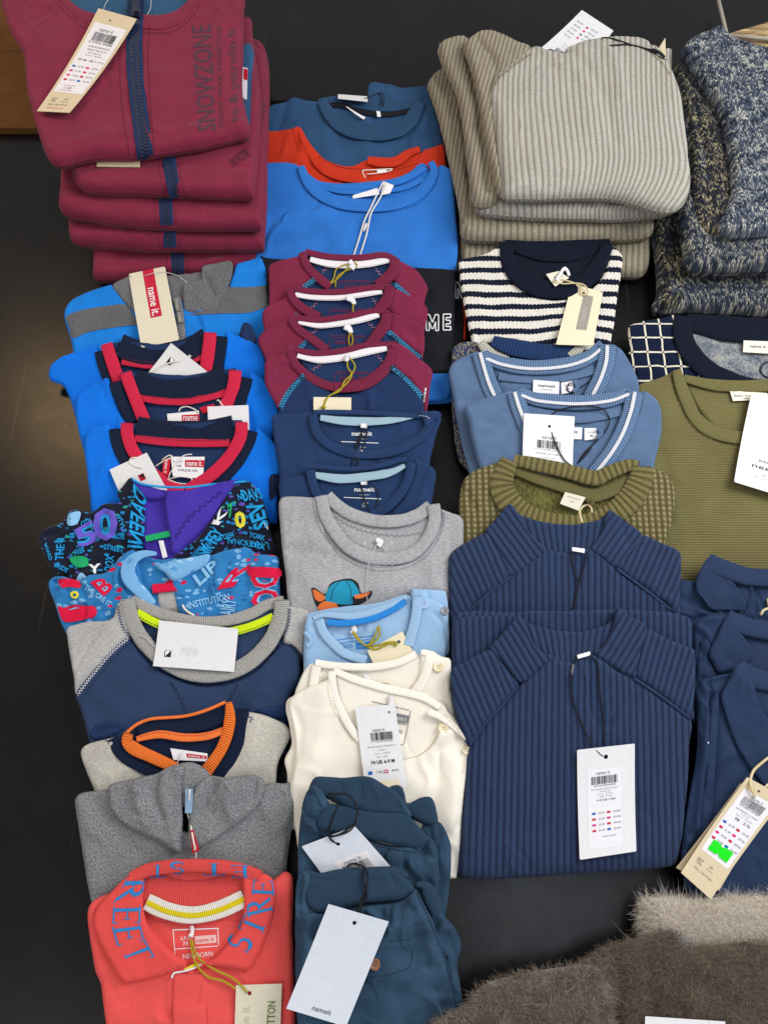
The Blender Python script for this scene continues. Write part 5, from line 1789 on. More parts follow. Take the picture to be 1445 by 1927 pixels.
g = raglan('nearest burgundy and navy raglan top with cyan stitching and a cream tag', 655, 775,
           None, [(560, 662), (604, 672), (650, 668), (702, 655), (735, 650), (735, 690), (700, 720), (640, 735), (590, 710), (565, 680)],
           [(552, 657), (591, 665), (640, 661), (690, 650), (746, 648)], [(560, 669), (600, 677), (645, 672), (690, 662), (728, 654)],
           [(545, 660), (555, 684), (578, 706), (606, 722), (635, 730)], [(739, 656), (732, 682), (712, 706), (680, 724), (630, 730)],
           [(606, 685), (586, 697)], [(708, 668), (722, 682)], [(572, 706), (545, 736), (527, 768)], [(735, 690), (766, 716), (795, 748)],
           [(524, 840, 1), (524, 775), (545, 735), (568, 702), (590, 722), (635, 740), (680, 736), (715, 716), (735, 690), (795, 748), (800, 840, 1)],
           [[(500, 725), (498, 695), (500, 680), (515, 672), (535, 665), (541, 655), (556, 652, 1), (562, 680), (574, 704, 1), (546, 734), (526, 772), (518, 760)],
            [(734, 652), (752, 648), (770, 660), (785, 673), (807, 690), (814, 704), (809, 726), (803, 775), (798, 790), (796, 750, 1), (766, 714), (728, 686, 1), (738, 672)]], zt=.062, box=(630, 700, 697, 720))
g.stitches('cover_stitch', m_stitch_w, [(801, 730), (797, 760)], 3, 6, 1)
g.tube('cord', m_cordy, [(655, 672), (654, 690), (662, 705), (650, 724), (628, 740), (612, 752), (609, 765)], .0012, .0015, rise=[0, .003, .003, .002, .001, 0])
g.tube('cord', m_cordy, [(657, 672), (668, 688), (662, 704), (648, 718), (640, 735), (618, 746), (610, 762)], .0012, .0025, rise=[0, .003, .003, .002, .001, 0])
g.band('hanger_loop', m_woven_w, [(652, 670), (653, 676), (651, 681)], [12, 10, 6], dz=.003, th=.004, follow='own')
t = G('price_tag', 'blank cream tag tied with yellow cord on the nearest burgundy raglan', 'price tag', at=(626, 765))
t.card('card', m_creamc, [(590, 748), (661, 749), (661, 800), (590, 800)], .0008, lift_=.002)
t.tube('cord_knot', m_cordy, [(606, 764), (612, 768)], .003, .001)

# ================================================================== deep blue tees
NG = 'deep blue long-sleeved tops with pale aqua neck tape'


def tee(lab, c, n, body, back, bk, tape, tw, rib, zt, ty, tx):
    g = G('long_sleeved_shirt', lab, 'top', NG, sh(c, n, zt, .011), at=(670, c + 60))
    g.panel('back_panel', m_navyb, back, dz=-.002, T=.007)
    g.panel('front_panel', m_navyb, body, T=.012, noise=(.0028, 18))
    g.band('collar_back', m_navyb, bk, 9, dz=.004, th=.003)
    g.band('neck_tape', m_aqua, tape, tw, dz=.004, th=.0018)
    for r_ in rib:
        g.band('neckband', m_navyb, r_, 18, dz=.0058, th=.0032)
    g.text('size_print', m_whiteink, 'nameit', [(tx, ty), (tx + 38, ty), (tx + 38, ty + 8), (tx, ty + 8)], .001, bold=.02)
    g.text('size_print', m_whiteink, 'newborn', [(tx + 10, ty + 13), (tx + 28, ty + 13), (tx + 28, ty + 15), (tx + 10, ty + 15)], .001)
    g.stitches('size_print', m_whiteink, [(tx - 20, ty + 19), (tx + 54, ty + 22)], 1.3, 10, 0, off=.001)
    g.text('size_print', m_whiteink, '6-9m', [(tx + 16, ty + 28), (tx + 26, ty + 28), (tx + 26, ty + 31), (tx + 16, ty + 31)], .001)
    g.text('size_print', m_whiteink, '74', [(tx + 14, ty + 33), (tx + 20, ty + 33), (tx + 20, ty + 38), (tx + 14, ty + 38)], .001)
    return g


g = tee('deep blue top farther back of two, its collar corner flipped over', 778, 880,
        [(528, 960, 1), (526, 895), (518, 840), (511, 790), (514, 781), (535, 779), (557, 778), (590, 775, 1), (597, 810), (624, 840), (674, 860), (729, 857), (771, 840), (800, 815), (806, 780, 1), (820, 779), (831, 787), (823, 809), (815, 840), (809, 870), (805, 960, 1)],
        [(598, 778), (646, 778), (729, 782), (800, 784), (806, 820), (760, 850), (690, 868), (620, 850), (600, 810)],
        [(590, 776), (646, 776), (729, 779), (784, 783), (815, 782)], [(603, 786), (646, 792), (700, 793), (745, 790), (780, 785)], [11, 16, 16, 13, 3],
        [[(589, 780), (592, 802), (602, 822), (624, 840), (650, 850), (680, 855), (729, 852), (770, 837), (800, 814), (812, 790)]], .062, 812, 662)
g.panel('collar_corner', m_navyb, [(784, 782), (800, 779), (822, 778), (830, 787), (812, 800), (806, 815), (798, 806), (796, 792)], dz=.007, T=.007)
g.stitches('size_print', m_stitch_w, [(788, 782), (804, 784), (809, 790)], 1.0, 4, 2)
g.band('hanger_loop', m_woven_w, [(679, 801), (691, 802)], 9, dz=.003, th=.003, follow='own')
g.tube('cord', m_cordb, [(684, 806), (674, 828), (668, 850), (661, 880)], .0010, .001)
g.tube('cord', m_cordb, [(691, 808), (686, 835), (678, 850), (671, 880)], .0010, .001)
g.tube('cord_clasp', m_cordb, [(680, 816), (672, 842)], [.0014, .0024, .0024, .0014, .001], .001)
g = tee('deep blue top just behind the grey tee, pale aqua tape arching over its print', 875, 955,
        [(532, 1040, 1), (528, 960), (526, 930), (527, 905), (552, 896), (575, 894, 1), (590, 930), (620, 965), (680, 985), (740, 960), (775, 900), (778, 864, 1), (800, 873), (818, 884), (819, 903), (812, 947), (812, 1040, 1)],
        [(584, 884), (646, 888), (715, 880), (765, 868), (772, 910), (740, 960), (680, 985), (610, 960), (590, 920)],
        [(580, 878), (604, 879), (660, 883), (715, 877), (750, 867), (768, 865)], [(593, 894), (640, 901), (690, 897), (735, 889), (762, 876)], [12, 17, 17, 16, 8],
        [[(584, 884), (588, 908), (600, 936), (622, 960)], [(774, 870), (770, 895), (758, 922), (736, 948), (708, 966), (670, 972)]], .062, 917, 667)
g.band('hanger_loop', m_woven_w, [(679, 909), (691, 909)], 8, dz=.003, th=.003, follow='own')
g.tube('cord', m_cordb, [(680, 912), (684, 935), (692, 955), (702, 974)], .0010, .001)
g.tube('cord', m_cordb, [(690, 910), (706, 918), (712, 935), (706, 958)], .0007, .001)

# ================================================================== grey tee with cap print
g = G('printed_t_shirt', 'grey melange T-shirt printed with orange animal ears under a blue cap', 't-shirt', surf=Surf([(860, .066), (950, .064), (1110, .050), (1240, .020)]), at=(700, 1050))
g.panel('back_panel', m_grey, [(612, 934), (640, 956), (700, 980), (760, 978), (812, 950), (820, 1000), (770, 1040), (700, 1050), (640, 1020)], dz=-.002, T=.008)
g.panel('front_panel', m_grey, [(545, 1240, 1), (543, 1150), (538, 1090), (530, 1020), (525, 960), (529, 938), (560, 934), (590, 937), (602, 935, 1), (618, 980), (645, 1022), (682, 1052), (727, 1062), (775, 1054), (808, 1024), (826, 985), (825, 956, 1), (850, 965), (870, 976), (872, 1010), (868, 1060), (850, 1120), (846, 1240, 1)],
        T=.014, noise=(.0028, 15), creases=[([(598, 940), (606, 1000)], .0012, .003), ([(560, 1080), (660, 1120), (760, 1110)], .002, .012), ([(800, 1040), (820, 1100)], .002, .01)])
g.band('collar_back', m_grey, [(616, 934), (636, 952), (662, 968), (705, 980), (751, 980), (785, 970), (810, 952)], 24, dz=.003, th=.004)
g.stitches('back_seam', m_stitch_g, [(630, 972), (660, 990), (705, 1004), (755, 1008), (796, 1002)], 1.3, 4, 1, zig=4)
g.band('neckband', m_grey, [(604, 934), (612, 968), (630, 1000), (654, 1028), (688, 1046), (727, 1052), (772, 1044), (802, 1018), (818, 982), (815, 950)], 25, dz=.0062, th=.004)
g.stitches('neck_seam', m_stitch_g, [(588, 938), (596, 980), (618, 1018), (644, 1048), (684, 1068), (727, 1074), (780, 1062), (816, 1030), (834, 990), (836, 962)], 1.2, 4, 2)
g.stitches('neck_seam', m_stitch_g, [(594, 938), (602, 978), (622, 1012), (648, 1042), (686, 1062), (727, 1067), (776, 1056), (810, 1026), (828, 988), (830, 960)], 1.0, 4, 2)
m_capb = plain('cap_blue_print', '1f93b8', .75, .2)
m_capo = plain('ear_orange_print', 'e8783c', .75, .2)
g.patch('print_outline', m_ink, [(586, 1106), (592, 1106), (612, 1118), (622, 1098), (640, 1091), (660, 1089), (674, 1098), (680, 1116), (700, 1112), (697, 1124), (684, 1134), (670, 1140), (600, 1144), (592, 1132)], .0008, smoothp=True)
g.patch('ear_print', m_capo, [(589, 1109), (600, 1114), (613, 1124), (604, 1132), (594, 1128)], .0012)
g.patch('ear_print', m_capo, [(697, 1115), (684, 1117), (666, 1120), (668, 1126), (682, 1125)], .0012)
g.patch('cap_print', m_capb, [(613, 1130), (616, 1112), (628, 1098), (645, 1093), (662, 1094), (672, 1106), (676, 1118), (662, 1124), (664, 1136), (640, 1137)], .0012)
g.patch('face_print', m_capo, [(598, 1142), (608, 1132), (620, 1131), (634, 1137), (634, 1146), (600, 1148)], .0012)
for L_ in ([(652, 1093), (660, 1110), (660, 1134)], [(640, 1093), (628, 1108), (622, 1130)]):
    g.stitches('cap_seam', m_ink, L_, 1.0, 6, 0, off=.0016)
g.tube('loop', m_clear, [(708, 1026), (694, 1060), (689, 1100), (691, 1130)], .0005, .001)
g.tube('loop', m_clear, [(716, 1024), (732, 1044), (738, 1068)], .0005, .001)
g.band('hanger_loop', m_woven_w, [(708, 1016), (716, 1020), (712, 1028)], [8, 13, 8], dz=.003, th=.003, follow='own')
for x_ in (686, 737):
    g.stitches('size_print', m_whiteink, [(x_, 1018), (x_, 1036)], 1.2, 9, 0, off=.001)

# ================================================================== pale blue body suit
def button(g, x, y, r, mat, name='button'):
    t = depth(x, y, g.bv)
    c = np.array([0, 0, CAMZ]) + ray(x, y) * t
    R = r / FOC * t
    V, F = [], []
    prof = [(1.0, -.0004), (1.02, .0010), (.92, .0016), (.70, .0013), (.62, .0009), (0, .0009)]
    n = 20
    for f_, z_ in prof[:-1]:
        for i in range(n):
            a = 2 * math.pi * i / n
            V.append(c + np.array([R * f_ * math.cos(a), R * f_ * math.sin(a), z_]))
    V.append(c + np.array([0, 0, .0009]))
    for k in range(len(prof) - 2):
        for i in range(n):
            j = (i + 1) % n
            F.append((k * n + i, k * n + j, (k + 1) * n + j, (k + 1) * n + i))
    k = (len(prof) - 2) * n
    for i in range(n):
        F.append((k + i, k + (i + 1) % n, len(V) - 1))
    o = mesh_obj(name, np.array(V), F, mat, g.o, reg=False)
    V, F = [], []
    for a in range(4):
        an = math.pi / 4 + a * math.pi / 2
        q = c + np.array([R * .28 * math.cos(an), R * .28 * math.sin(an), .0011])
        b = len(V)
        for i in range(6):
            V.append(q + np.array([R * .10 * math.cos(i * math.pi / 3), R * .10 * math.sin(i * math.pi / 3), 0]))
        F.append(tuple(range(b, b + 6)))
    mesh_obj('button_holes', np.array(V), F, m_stitch_g, o, smooth=False, reg=False)
    return o


m_but_b = plain('pale_blue_button', 'a9bfe6', .3, .5)
m_but_g = plain('grey_button', '85868f', .3, .5)
m_but_c = plain('cream_button', 'e6d9b4', .35, .5)
g = G('baby_body', 'pale blue baby top with bright blue neck tape and shoulder buttons', 'baby top', surf=Surf([(1030, .066), (1120, .064), (1230, .050), (1330, .030)]), at=(705, 1190))
g.panel('folded_sleeve', m_ltblue, [(772, 1107, 1), (800, 1107), (838, 1110, 1), (842, 1130), (844, 1180), (842, 1230), (800, 1230), (775, 1150)], T=.010, dz=-.003, noise=(.003, 30))
g.panel('back_panel', m_ltblue, [(576, 1158), (609, 1146), (651, 1140), (700, 1136), (732, 1127), (770, 1119), (775, 1160), (760, 1230), (690, 1250), (620, 1230), (596, 1185)], dz=-.002, T=.008)
g.panel('front_panel', m_ltblue, [(572, 1330, 1), (571, 1257), (572, 1210), (574, 1170), (580, 1158), (594, 1166), (603, 1172, 1), (618, 1204), (648, 1236), (690, 1250), (735, 1240), (762, 1212), (775, 1160), (778, 1122, 1), (805, 1124), (830, 1136), (842, 1160), (846, 1200), (838, 1245), (838, 1330, 1)],
        T=.012, noise=(.003, 22), creases=[([(818, 1158), (836, 1180), (842, 1210)], -.003, .003), ([(585, 1190), (580, 1240)], .002, .006)])
g.band('collar_back', m_ltblue_rib, [(590, 1164), (612, 1157), (660, 1160), (700, 1152), (740, 1136), (768, 1122)], [8, 12, 14, 14, 12, 8], dz=.003, th=.003)
g.band('neck_tape', m_blue_tape, [(616, 1171), (640, 1173), (665, 1171), (705, 1163), (738, 1148), (763, 1131)], 12, dz=.005, th=.002)
g.band('neckband', m_ltblue_rib, [(600, 1166), (608, 1188), (624, 1208), (650, 1230), (690, 1243)], 18, dz=.006, th=.003)
g.band('shoulder_band', m_ltblue_rib, [(786, 1122), (784, 1150), (778, 1180), (768, 1215)], 20, dz=.006, th=.003)
g.band('fold_edge', m_ltblue, [(574, 1190), (580, 1196), (586, 1208), (578, 1216)], 9, dz=.006, th=.004)
button(g, 797, 1137, 9.5, m_but_b)
button(g, 836, 1150, 8.5, m_but_g)
for e in (((634, 1204), (706, 1196)), ((706, 1196), (704, 1212)), ((640, 1210), (700, 1202))):
    g.stitches('size_print', m_blue_tape, list(e), 1.2, 8, 0, off=.001)
g.patch('size_print', m_blue_tape, [(669, 1210), (700, 1207), (702, 1219), (671, 1222)], .001, smoothp=False)
g.text('size_print', m_ltblue, 'name it', [(673, 1213), (697, 1210), (698, 1216), (674, 1219)], .0014)
g.text('size_print', m_blue_tape, '0-1 M 56', [(646, 1211), (663, 1210), (664, 1219), (648, 1221)], .001)
g.band('hanger_loop', m_woven_w, [(664, 1180), (668, 1186), (662, 1193)], [11, 9, 12], dz=.003, th=.003, follow='own')
t = G('price_tag', 'cream square tag on yellow cord lying on the pale blue baby top', 'price tag', at=(735, 1225))
k = t.card('card', m_creamc, [(691, 1224), (757, 1188), (781, 1234), (712, 1270)], .0008, hole=(.80, .28), lift_=.002)
k.text(m_ink2, 'it', .62, .78, .72, .92)
t.tube('cord', m_cordy, [(664, 1188), (670, 1200), (688, 1214), (702, 1210), (714, 1196), (712, 1178), (708, 1192), (700, 1206), (690, 1216), (678, 1206), (666, 1190)], .0012, .0015, rise=[0, .003, .004, .003, .002, .004, .003, 0])
t.tube('cord', m_cordy, [(690, 1216), (706, 1222), (726, 1214), (740, 1208), (748, 1210), (744, 1216), (736, 1208), (712, 1214), (694, 1218)], .0012, .0015)

# ================================================================== cream baby tops
CG = 'cream baby tops with shoulder buttons'
g = G('baby_body', 'cream baby top behind, its shoulder button showing at the right', 'baby top', CG, surf=Surf([(1150, .066), (1245, .064), (1340, .048), (1420, .026)]), at=(705, 1280))
g.panel('back_panel', m_cream, [(598, 1250), (640, 1252), (702, 1252), (751, 1243), (790, 1230), (800, 1260), (760, 1320), (690, 1330), (620, 1300)], dz=-.002, T=.008)
g.panel('front_panel', m_cream, [(560, 1420, 1), (555, 1310), (562, 1285), (576, 1258), (590, 1248), (604, 1262, 1), (620, 1300), (680, 1330), (740, 1325), (780, 1290), (790, 1232, 1), (810, 1224), (830, 1236), (848, 1243), (848, 1296), (848, 1420, 1)],
        T=.012, noise=(.003, 20))
g.band('collar_back', m_cream_rib, [(594, 1248), (640, 1254), (702, 1255), (751, 1246), (784, 1230)], 15, dz=.004, th=.003)
g.band('neckband', m_cream_rib, [(596, 1252), (592, 1275), (590, 1300), (600, 1320)], 18, dz=.006, th=.003)
g.band('shoulder_band', m_cream_rib, [(792, 1228), (806, 1232), (804, 1256), (796, 1280), (780, 1304)], [10, 18, 20, 20, 20], dz=.006, th=.003)
button(g, 824, 1255, 10, m_but_c)
g.band('hanger_loop', m_woven_w, [(685, 1272), (690, 1276), (688, 1284)], [10, 11, 12], dz=.003, th=.003, follow='own')
for e in (((690, 1284), (732, 1286)), ((732, 1286), (730, 1300))):
    g.stitches('size_print', m_stitch_g, list(e), 1.0, 8, 0, off=.001)
g = G('baby_body', 'cream baby top in front with the barcode tag on its chest', 'baby top', CG, surf=Surf([(1150, .070), (1260, .069), (1480, .046), (1700, .020)]), at=(705, 1450))
g.panel('back_panel', m_cream, [(632, 1262), (666, 1276), (720, 1294), (796, 1312), (840, 1330), (842, 1380), (800, 1440), (720, 1450), (660, 1390), (636, 1320)], dz=-.002, T=.009)
g.panel('lower_layer', m_cream, [(545, 1560, 1), (538, 1450), (534, 1428), (548, 1396), (537, 1332), (543, 1310), (600, 1300), (845, 1300), (850, 1297), (852, 1320), (868, 1400), (864, 1560, 1)], dz=-.009, T=.010, noise=(.003, 20))
g.panel('front_panel', m_cream, [(572, 1665, 1), (562, 1600), (552, 1540), (546, 1480), (556, 1420), (552, 1370), (545, 1320), (572, 1297), (612, 1280), (626, 1270, 1), (630, 1311), (652, 1358), (680, 1400), (720, 1428), (757, 1430), (790, 1418), (814, 1395), (820, 1365), (812, 1340, 1), (838, 1338), (858, 1354), (874, 1374), (883, 1400), (880, 1446), (873, 1500), (868, 1560), (864, 1620), (858, 1652, 1), (700, 1664)],
        T=.012, noise=(.006, 13), wr=(.003, 12), creases=[([(610, 1310), (600, 1400), (570, 1480)], .003, .012), ([(826, 1380), (850, 1450), (850, 1560)], .0035, .012), ([(555, 1340), (566, 1380), (556, 1430)], -.003, .006), ([(600, 1440), (640, 1500)], .003, .015), ([(866, 1420), (862, 1560), (855, 1640)], -.002, .004)])
g.band('collar_back', m_cream_rib, [(628, 1262), (664, 1277), (720, 1294), (770, 1305), (800, 1314), (828, 1332)], [12, 15, 15, 15, 15, 12], dz=.003, th=.002)
g.band('neckband', m_cream_rib, [(624, 1262), (628, 1300), (642, 1338), (664, 1376), (690, 1404)], 15, dz=.0052, th=.0018)
g.stitches('neck_seam', m_stitch_cr, [(616, 1275), (620, 1310), (636, 1350), (664, 1394)], 1.2, 4, 2)
g.stitches('neck_seam', m_stitch_cr, [(820, 1350), (826, 1372), (814, 1400), (790, 1420), (757, 1429)], 1.4, 5, 2)
g.band('shoulder_band', m_cream_rib, [(806, 1340), (830, 1350), (852, 1366), (878, 1390)], [14, 14, 12, 8], dz=.007, th=.003)
g.stitches('seam', m_stitch_cr, [(834, 1345), (858, 1368), (874, 1400), (872, 1460)], 1.2, 5, 2)
button(g, 834, 1371, 10, m_but_c)
button(g, 877, 1412, 8, m_but_c)
g.band('hanger_loop', m_woven_w, [(735, 1308), (736, 1318), (735, 1328)], 10, dz=.003, th=.003, follow='own')
for e in (((700, 1320), (773, 1337)), ((773, 1337), (760, 1402)), ((760, 1402), (740, 1398)), ((742, 1360), (768, 1364))):
    g.stitches('size_print', m_stitch_g, list(e), 1.2, 8, 0, off=.001)
g.patch('size_print', m_stitch_g, [(744, 1342), (770, 1347), (767, 1361), (742, 1357)], .001, smoothp=False)
g.text('size_print', m_cream, 'name it', [(746, 1346), (766, 1350), (764, 1358), (744, 1354)], .0014)
g.text('size_print', m_stitch_g, 'RN', [(747, 1372), (757, 1373), (756, 1381), (746, 1380)], .001)
t = G('price_tag', 'slim white barcode tag sized 74 UK 6-9 M on the cream baby top', 'price tag', at=(715, 1400))
k = t.card('card', m_white, [(668, 1331), (743, 1326), (765, 1480), (688, 1490)], .0007, hole=(.83, .09, .0018), lift_=.003)
k.text(m_ink2, 'name it.', .36, .275, .68, .315)
k.barcode(m_ink, .30, .325, .85, .42, 5)
k.rows(m_ink2, [(.28, .425, .82, .445, '5 712618 503436'), (.18, .485, .9, .503, 'VIX NB LS SLIM TOP BONE 315'), (.46, .53, .6, .545, 'BONE'), (.33, .57, .72, .588, 'Style no. 13099538'), (.38, .61, .66, .625, 'SIZE / TAILLE'), (.4, .80, .6, .808, '. . . .')])
k.text(m_ink, '74 UK 6-9 M', .22, .655, .80, .70, bold=.02)
k.rect('flag_mark', m_inkb, .12, .775, .22, .815)
k.rect('flag_mark', m_inkr, .50, .775, .61, .815)
k.rect('flag_cross', m_whiteink, .50, .792, .61, .798, .0009)
k.rect('flag_cross', m_whiteink, .538, .775, .552, .815, .0009)
k.rows(m_ink, [(.33, .78, .45, .805, '7.95'), (.70, .78, .86, .805, '49.95')])
k.rect('hole_patch', m_creamc, .14, .90, .84, .985)

# ================================================================== blue corduroy trousers
m_cord = NT('corduroy', .9, .15, .05)
_u, _v = m_cord.uv()
_s = m_cord.remap(m_cord.math('SINE', m_cord.math('MULTIPLY', _u, 2 * math.pi / .0019)), -1, 1, 0, 1)
_b = m_cord.noise(25, 25, 4, z=2)
_cc = m_cord.mix(m_cord.remap(_b, .35, .65), hexl('273e54'), hexl('38556f'))
m_cord.color(m_cord.scale_col(_cc, m_cord.math('MULTIPLY', m_cord.remap(_s, 0, 1, .90, 1.05), m_cord.remap(m_cord.noise(600, 600, 2), .3, .7, .9, 1.1))))
m_cord.bump(m_cord.math('ADD', _s, m_cord.noise(700, 700, 2)), .0003)
m_cord = m_cord.m
TG = 'blue corduroy trousers with ribbed waistbands'
def gathers(line, n, ln, amp, w, seed):
    # short folds running away from a gathered seam
    r = random.Random(seed)
    c = curve(line, False, 3.0)
    out = []
    for k in range(n):
        i = int((k + r.uniform(.2, .8)) / n * (len(c) - 2))
        t = c[i + 1] - c[i]
        t /= np.linalg.norm(t)
        q = np.array([-t[1], t[0]])
        if q[1] < 0:
            q = -q
        L = ln * r.uniform(.5, 1.3)
        a = c[i] + q * 2
        b = c[i] + q * L + t * r.uniform(-.4, .4) * L
        out.append(([tuple(a), tuple((a + b) / 2 + t * r.uniform(-3, 3)), tuple(b)], amp * r.choice([-1, -.8, .8, .6]), w * r.uniform(.6, 1.3)))
    return out


g = G('trousers', 'farther blue corduroy trousers, waistband rolled and a barcode tag tucked in', 'trousers', TG, surf=Surf([(1380, .085), (1470, .082), (1640, .062), (1780, .040)]), at=(700, 1570))
g.panel('back_leg', m_cord, [(800, 1545), (826, 1545), (838, 1560), (850, 1595), (848, 1662), (840, 1716), (836, 1780, 1), (760, 1780, 1), (780, 1600)], dz=-.012, T=.016, uvrot=-.2, noise=(.005, 24), creases=gathers([(800, 1548), (838, 1556)], 6, 60, .003, .004, 9))
g.panel('cuff', m_denim_rib, [(728, 1490), (731, 1480), (752, 1476), (762, 1494), (766, 1512), (790, 1500), (808, 1498), (817, 1508), (826, 1545), (815, 1553), (795, 1550), (760, 1530)], dz=-.008, T=.014)
g.panel('waist_back', m_denim_rib, [(578, 1500), (587, 1470), (597, 1461), (638, 1464), (685, 1461), (702, 1464), (724, 1478), (748, 1492), (760, 1515), (775, 1535), (740, 1540), (660, 1525), (620, 1505), (600, 1500)], T=.018, r=.010, dz=.001, noise=(.003, 40),
        creases=[([(676, 1470), (680, 1500)], -.003, .004), ([(640, 1465), (644, 1490)], -.002, .003), ([(700, 1474), (712, 1500)], .002, .004)])
g.panel('body', m_cord, [(562, 1780, 1), (560, 1662), (561, 1600), (563, 1560), (568, 1525), (576, 1497), (590, 1480), (612, 1500), (640, 1540), (700, 1580), (760, 1590), (800, 1572), (815, 1580), (824, 1600), (826, 1650), (824, 1700), (822, 1780, 1)],
        T=.018, dz=.0, uvrot=.25, noise=(.006, 26), wr=(.003, 26), creases=gathers([(604, 1574), (650, 1580), (700, 1590), (740, 1598), (785, 1603), (808, 1588)], 22, 34, .0036, .0030, 3) + [([(760, 1590), (790, 1650)], .004, .008), ([(800, 1590), (785, 1650)], -.003, .006), ([(600, 1500), (585, 1560)], .003, .006)])
g.panel('waistband', m_denim_rib, [(598, 1560), (600, 1535), (612, 1516), (640, 1516), (669, 1524), (720, 1530), (762, 1533), (785, 1552), (803, 1575), (804, 1584), (785, 1597), (750, 1592), (708, 1584), (650, 1570)], dz=.008, T=.012, noise=(.0025, 34))
g.band('belt_loop', m_cord, [(570, 1530), (595, 1520), (618, 1514)], [14, 14, 12], dz=.010, th=.004)
g.panel('side_gather', m_cord, [(577, 1494), (590, 1478), (602, 1484), (616, 1504), (620, 1522), (606, 1530), (596, 1548), (600, 1566), (586, 1566), (572, 1552), (568, 1526)], dz=.008, T=.012, r=.006, step=.003, uvrot=-.5, noise=(.004, 60),
        creases=[([(580, 1492), (600, 1526)], -.004, .003), ([(592, 1484), (612, 1520)], .003, .003), ([(572, 1535), (596, 1545)], -.004, .003), ([(578, 1552), (598, 1560)], .003, .002)])
g.panel('side_gather', m_cord, [(738, 1526), (750, 1500), (762, 1512), (774, 1536), (764, 1540)], dz=.003, T=.012, r=.006, step=.003, uvrot=-.4, noise=(.004, 60), creases=[([(748, 1508), (756, 1534)], -.003, .002)])
g.stitches('seam', m_stitch_d, [(604, 1574), (650, 1580), (700, 1590), (740, 1598), (785, 1603), (808, 1588)], 1.5, 6, 2)
t = G('price_tag', 'white barcode tag tucked under the nearer trousers, tied with a black cord', 'price tag', at=(660, 1600))
k = t.card('card', m_whiteb, [(568, 1592), (668, 1554), (752, 1650), (640, 1692)], .0008, hole=(.55, .17), lift_=.003, rad=.002)
k.rect('sticker', m_stick, .28, .42, .88, .98, .0002)
k.text(m_ink2, 'name it', .42, .46, .72, .52)
k.barcode(m_ink, .36, .535, .80, .66, 8)
k.rows(m_ink2, [(.36, .665, .8, .69, '5 713718 33327'), (.4, .715, .76, .735, 'NBMROMEO CORD'), (.45, .75, .7, .77, 'Ombre Blue'), (.42, .785, .72, .80, 'Style no.')])
k.text(m_ink, '3m', .70, .82, .80, .90)
t.tube('cord', m_cordb, [(618, 1494), (640, 1494), (656, 1496), (668, 1510), (672, 1530), (664, 1552), (640, 1570), (620, 1576), (628, 1584), (633, 1587)], .0011, .002, rise=[0, .006, .008, .006, .003, 0])
t.tube('cord', m_cordb, [(620, 1500), (636, 1510), (626, 1540), (616, 1574), (624, 1588), (634, 1586)], .0009, .002)
t.tube('cord', m_cordb, [(617, 1574), (640, 1571), (660, 1562), (670, 1545)], .0009, .002)

g = G('trousers', 'nearer blue corduroy trousers with a wooden button and a large white tag', 'trousers', TG, surf=Surf([(1560, .088), (1640, .086), (1927, .060), (2050, .045)]), at=(700, 1780))
g.panel('back_leg', m_cord, [(780, 1668), (790, 1662), (806, 1663), (817, 1680), (828, 1714), (858, 1747), (870, 1780), (862, 1818), (868, 1860), (871, 1890), (870, 2010, 1), (780, 2010, 1), (800, 1800)], dz=-.014, T=.018, uvrot=-.3, noise=(.006, 26), wr=(.003, 26), creases=gathers([(812, 1700), (826, 1716), (850, 1742)], 8, 60, .004, .004, 7) + gathers([(862, 1790), (862, 1830), (866, 1880)], 8, 50, .003, .004, 17) + [([(835, 1760), (858, 1790)], -.006, .008), ([(830, 1730), (845, 1810)], .003, .006)])
g.band('cuff', m_denim_rib, [(784, 1664), (800, 1668), (812, 1690), (824, 1720)], [10, 26, 30, 24], dz=-.004, th=.006)
g.panel('waist_back', m_denim_rib, [(566, 1650), (575, 1636), (600, 1642), (650, 1634), (712, 1631), (747, 1632), (770, 1650), (740, 1660), (660, 1662), (600, 1668)], T=.012, dz=.002, noise=(.002, 50))
g.panel('body', m_cord, [(568, 2010, 1), (560, 1930), (556, 1820), (556, 1700), (560, 1655), (572, 1640), (584, 1656), (586, 1705), (620, 1716), (690, 1702), (750, 1694), (778, 1670), (792, 1690), (812, 1730), (834, 1790), (850, 1850), (862, 1900), (866, 1940), (866, 2010, 1)],
        T=.020, r=.010, uvrot=.12, noise=(.006, 20), wr=(.003, 24), creases=gathers([(582, 1716), (620, 1719), (690, 1704), (750, 1696), (780, 1676)], 22, 40, .0036, .0032, 5) + gathers([(784, 1680), (812, 1740), (838, 1810), (860, 1900)], 10, 34, .0025, .004, 6) + [([(772, 1680), (800, 1740), (840, 1850)], .003, .008), ([(716, 1704), (722, 1730)], -.002, .004), ([(740, 1720), (800, 1790)], .003, .014), ([(575, 1720), (580, 1800)], .003, .008), ([(700, 1870), (760, 1840), (830, 1860)], .003, .02)])
g.panel('waistband', m_denim_rib, [(578, 1700), (576, 1670), (586, 1650), (620, 1654), (648, 1640), (700, 1634), (735, 1636), (762, 1652), (778, 1672), (772, 1682), (750, 1692), (685, 1700), (640, 1712), (600, 1716)], dz=.006, T=.014, noise=(.0025, 34),
        creases=[([(728, 1640), (742, 1660)], -.002, .003)])
g.panel('side_gather', m_cord, [(563, 1650), (574, 1638), (586, 1650), (582, 1672), (576, 1690), (582, 1714), (580, 1730), (564, 1732), (558, 1716), (558, 1680)], dz=.008, T=.012, r=.006, step=.003, uvrot=-.3, noise=(.004, 60),
        creases=[([(570, 1648), (564, 1700)], -.004, .003), ([(562, 1716), (580, 1722)], -.003, .003), ([(578, 1656), (572, 1690)], .003, .003)])
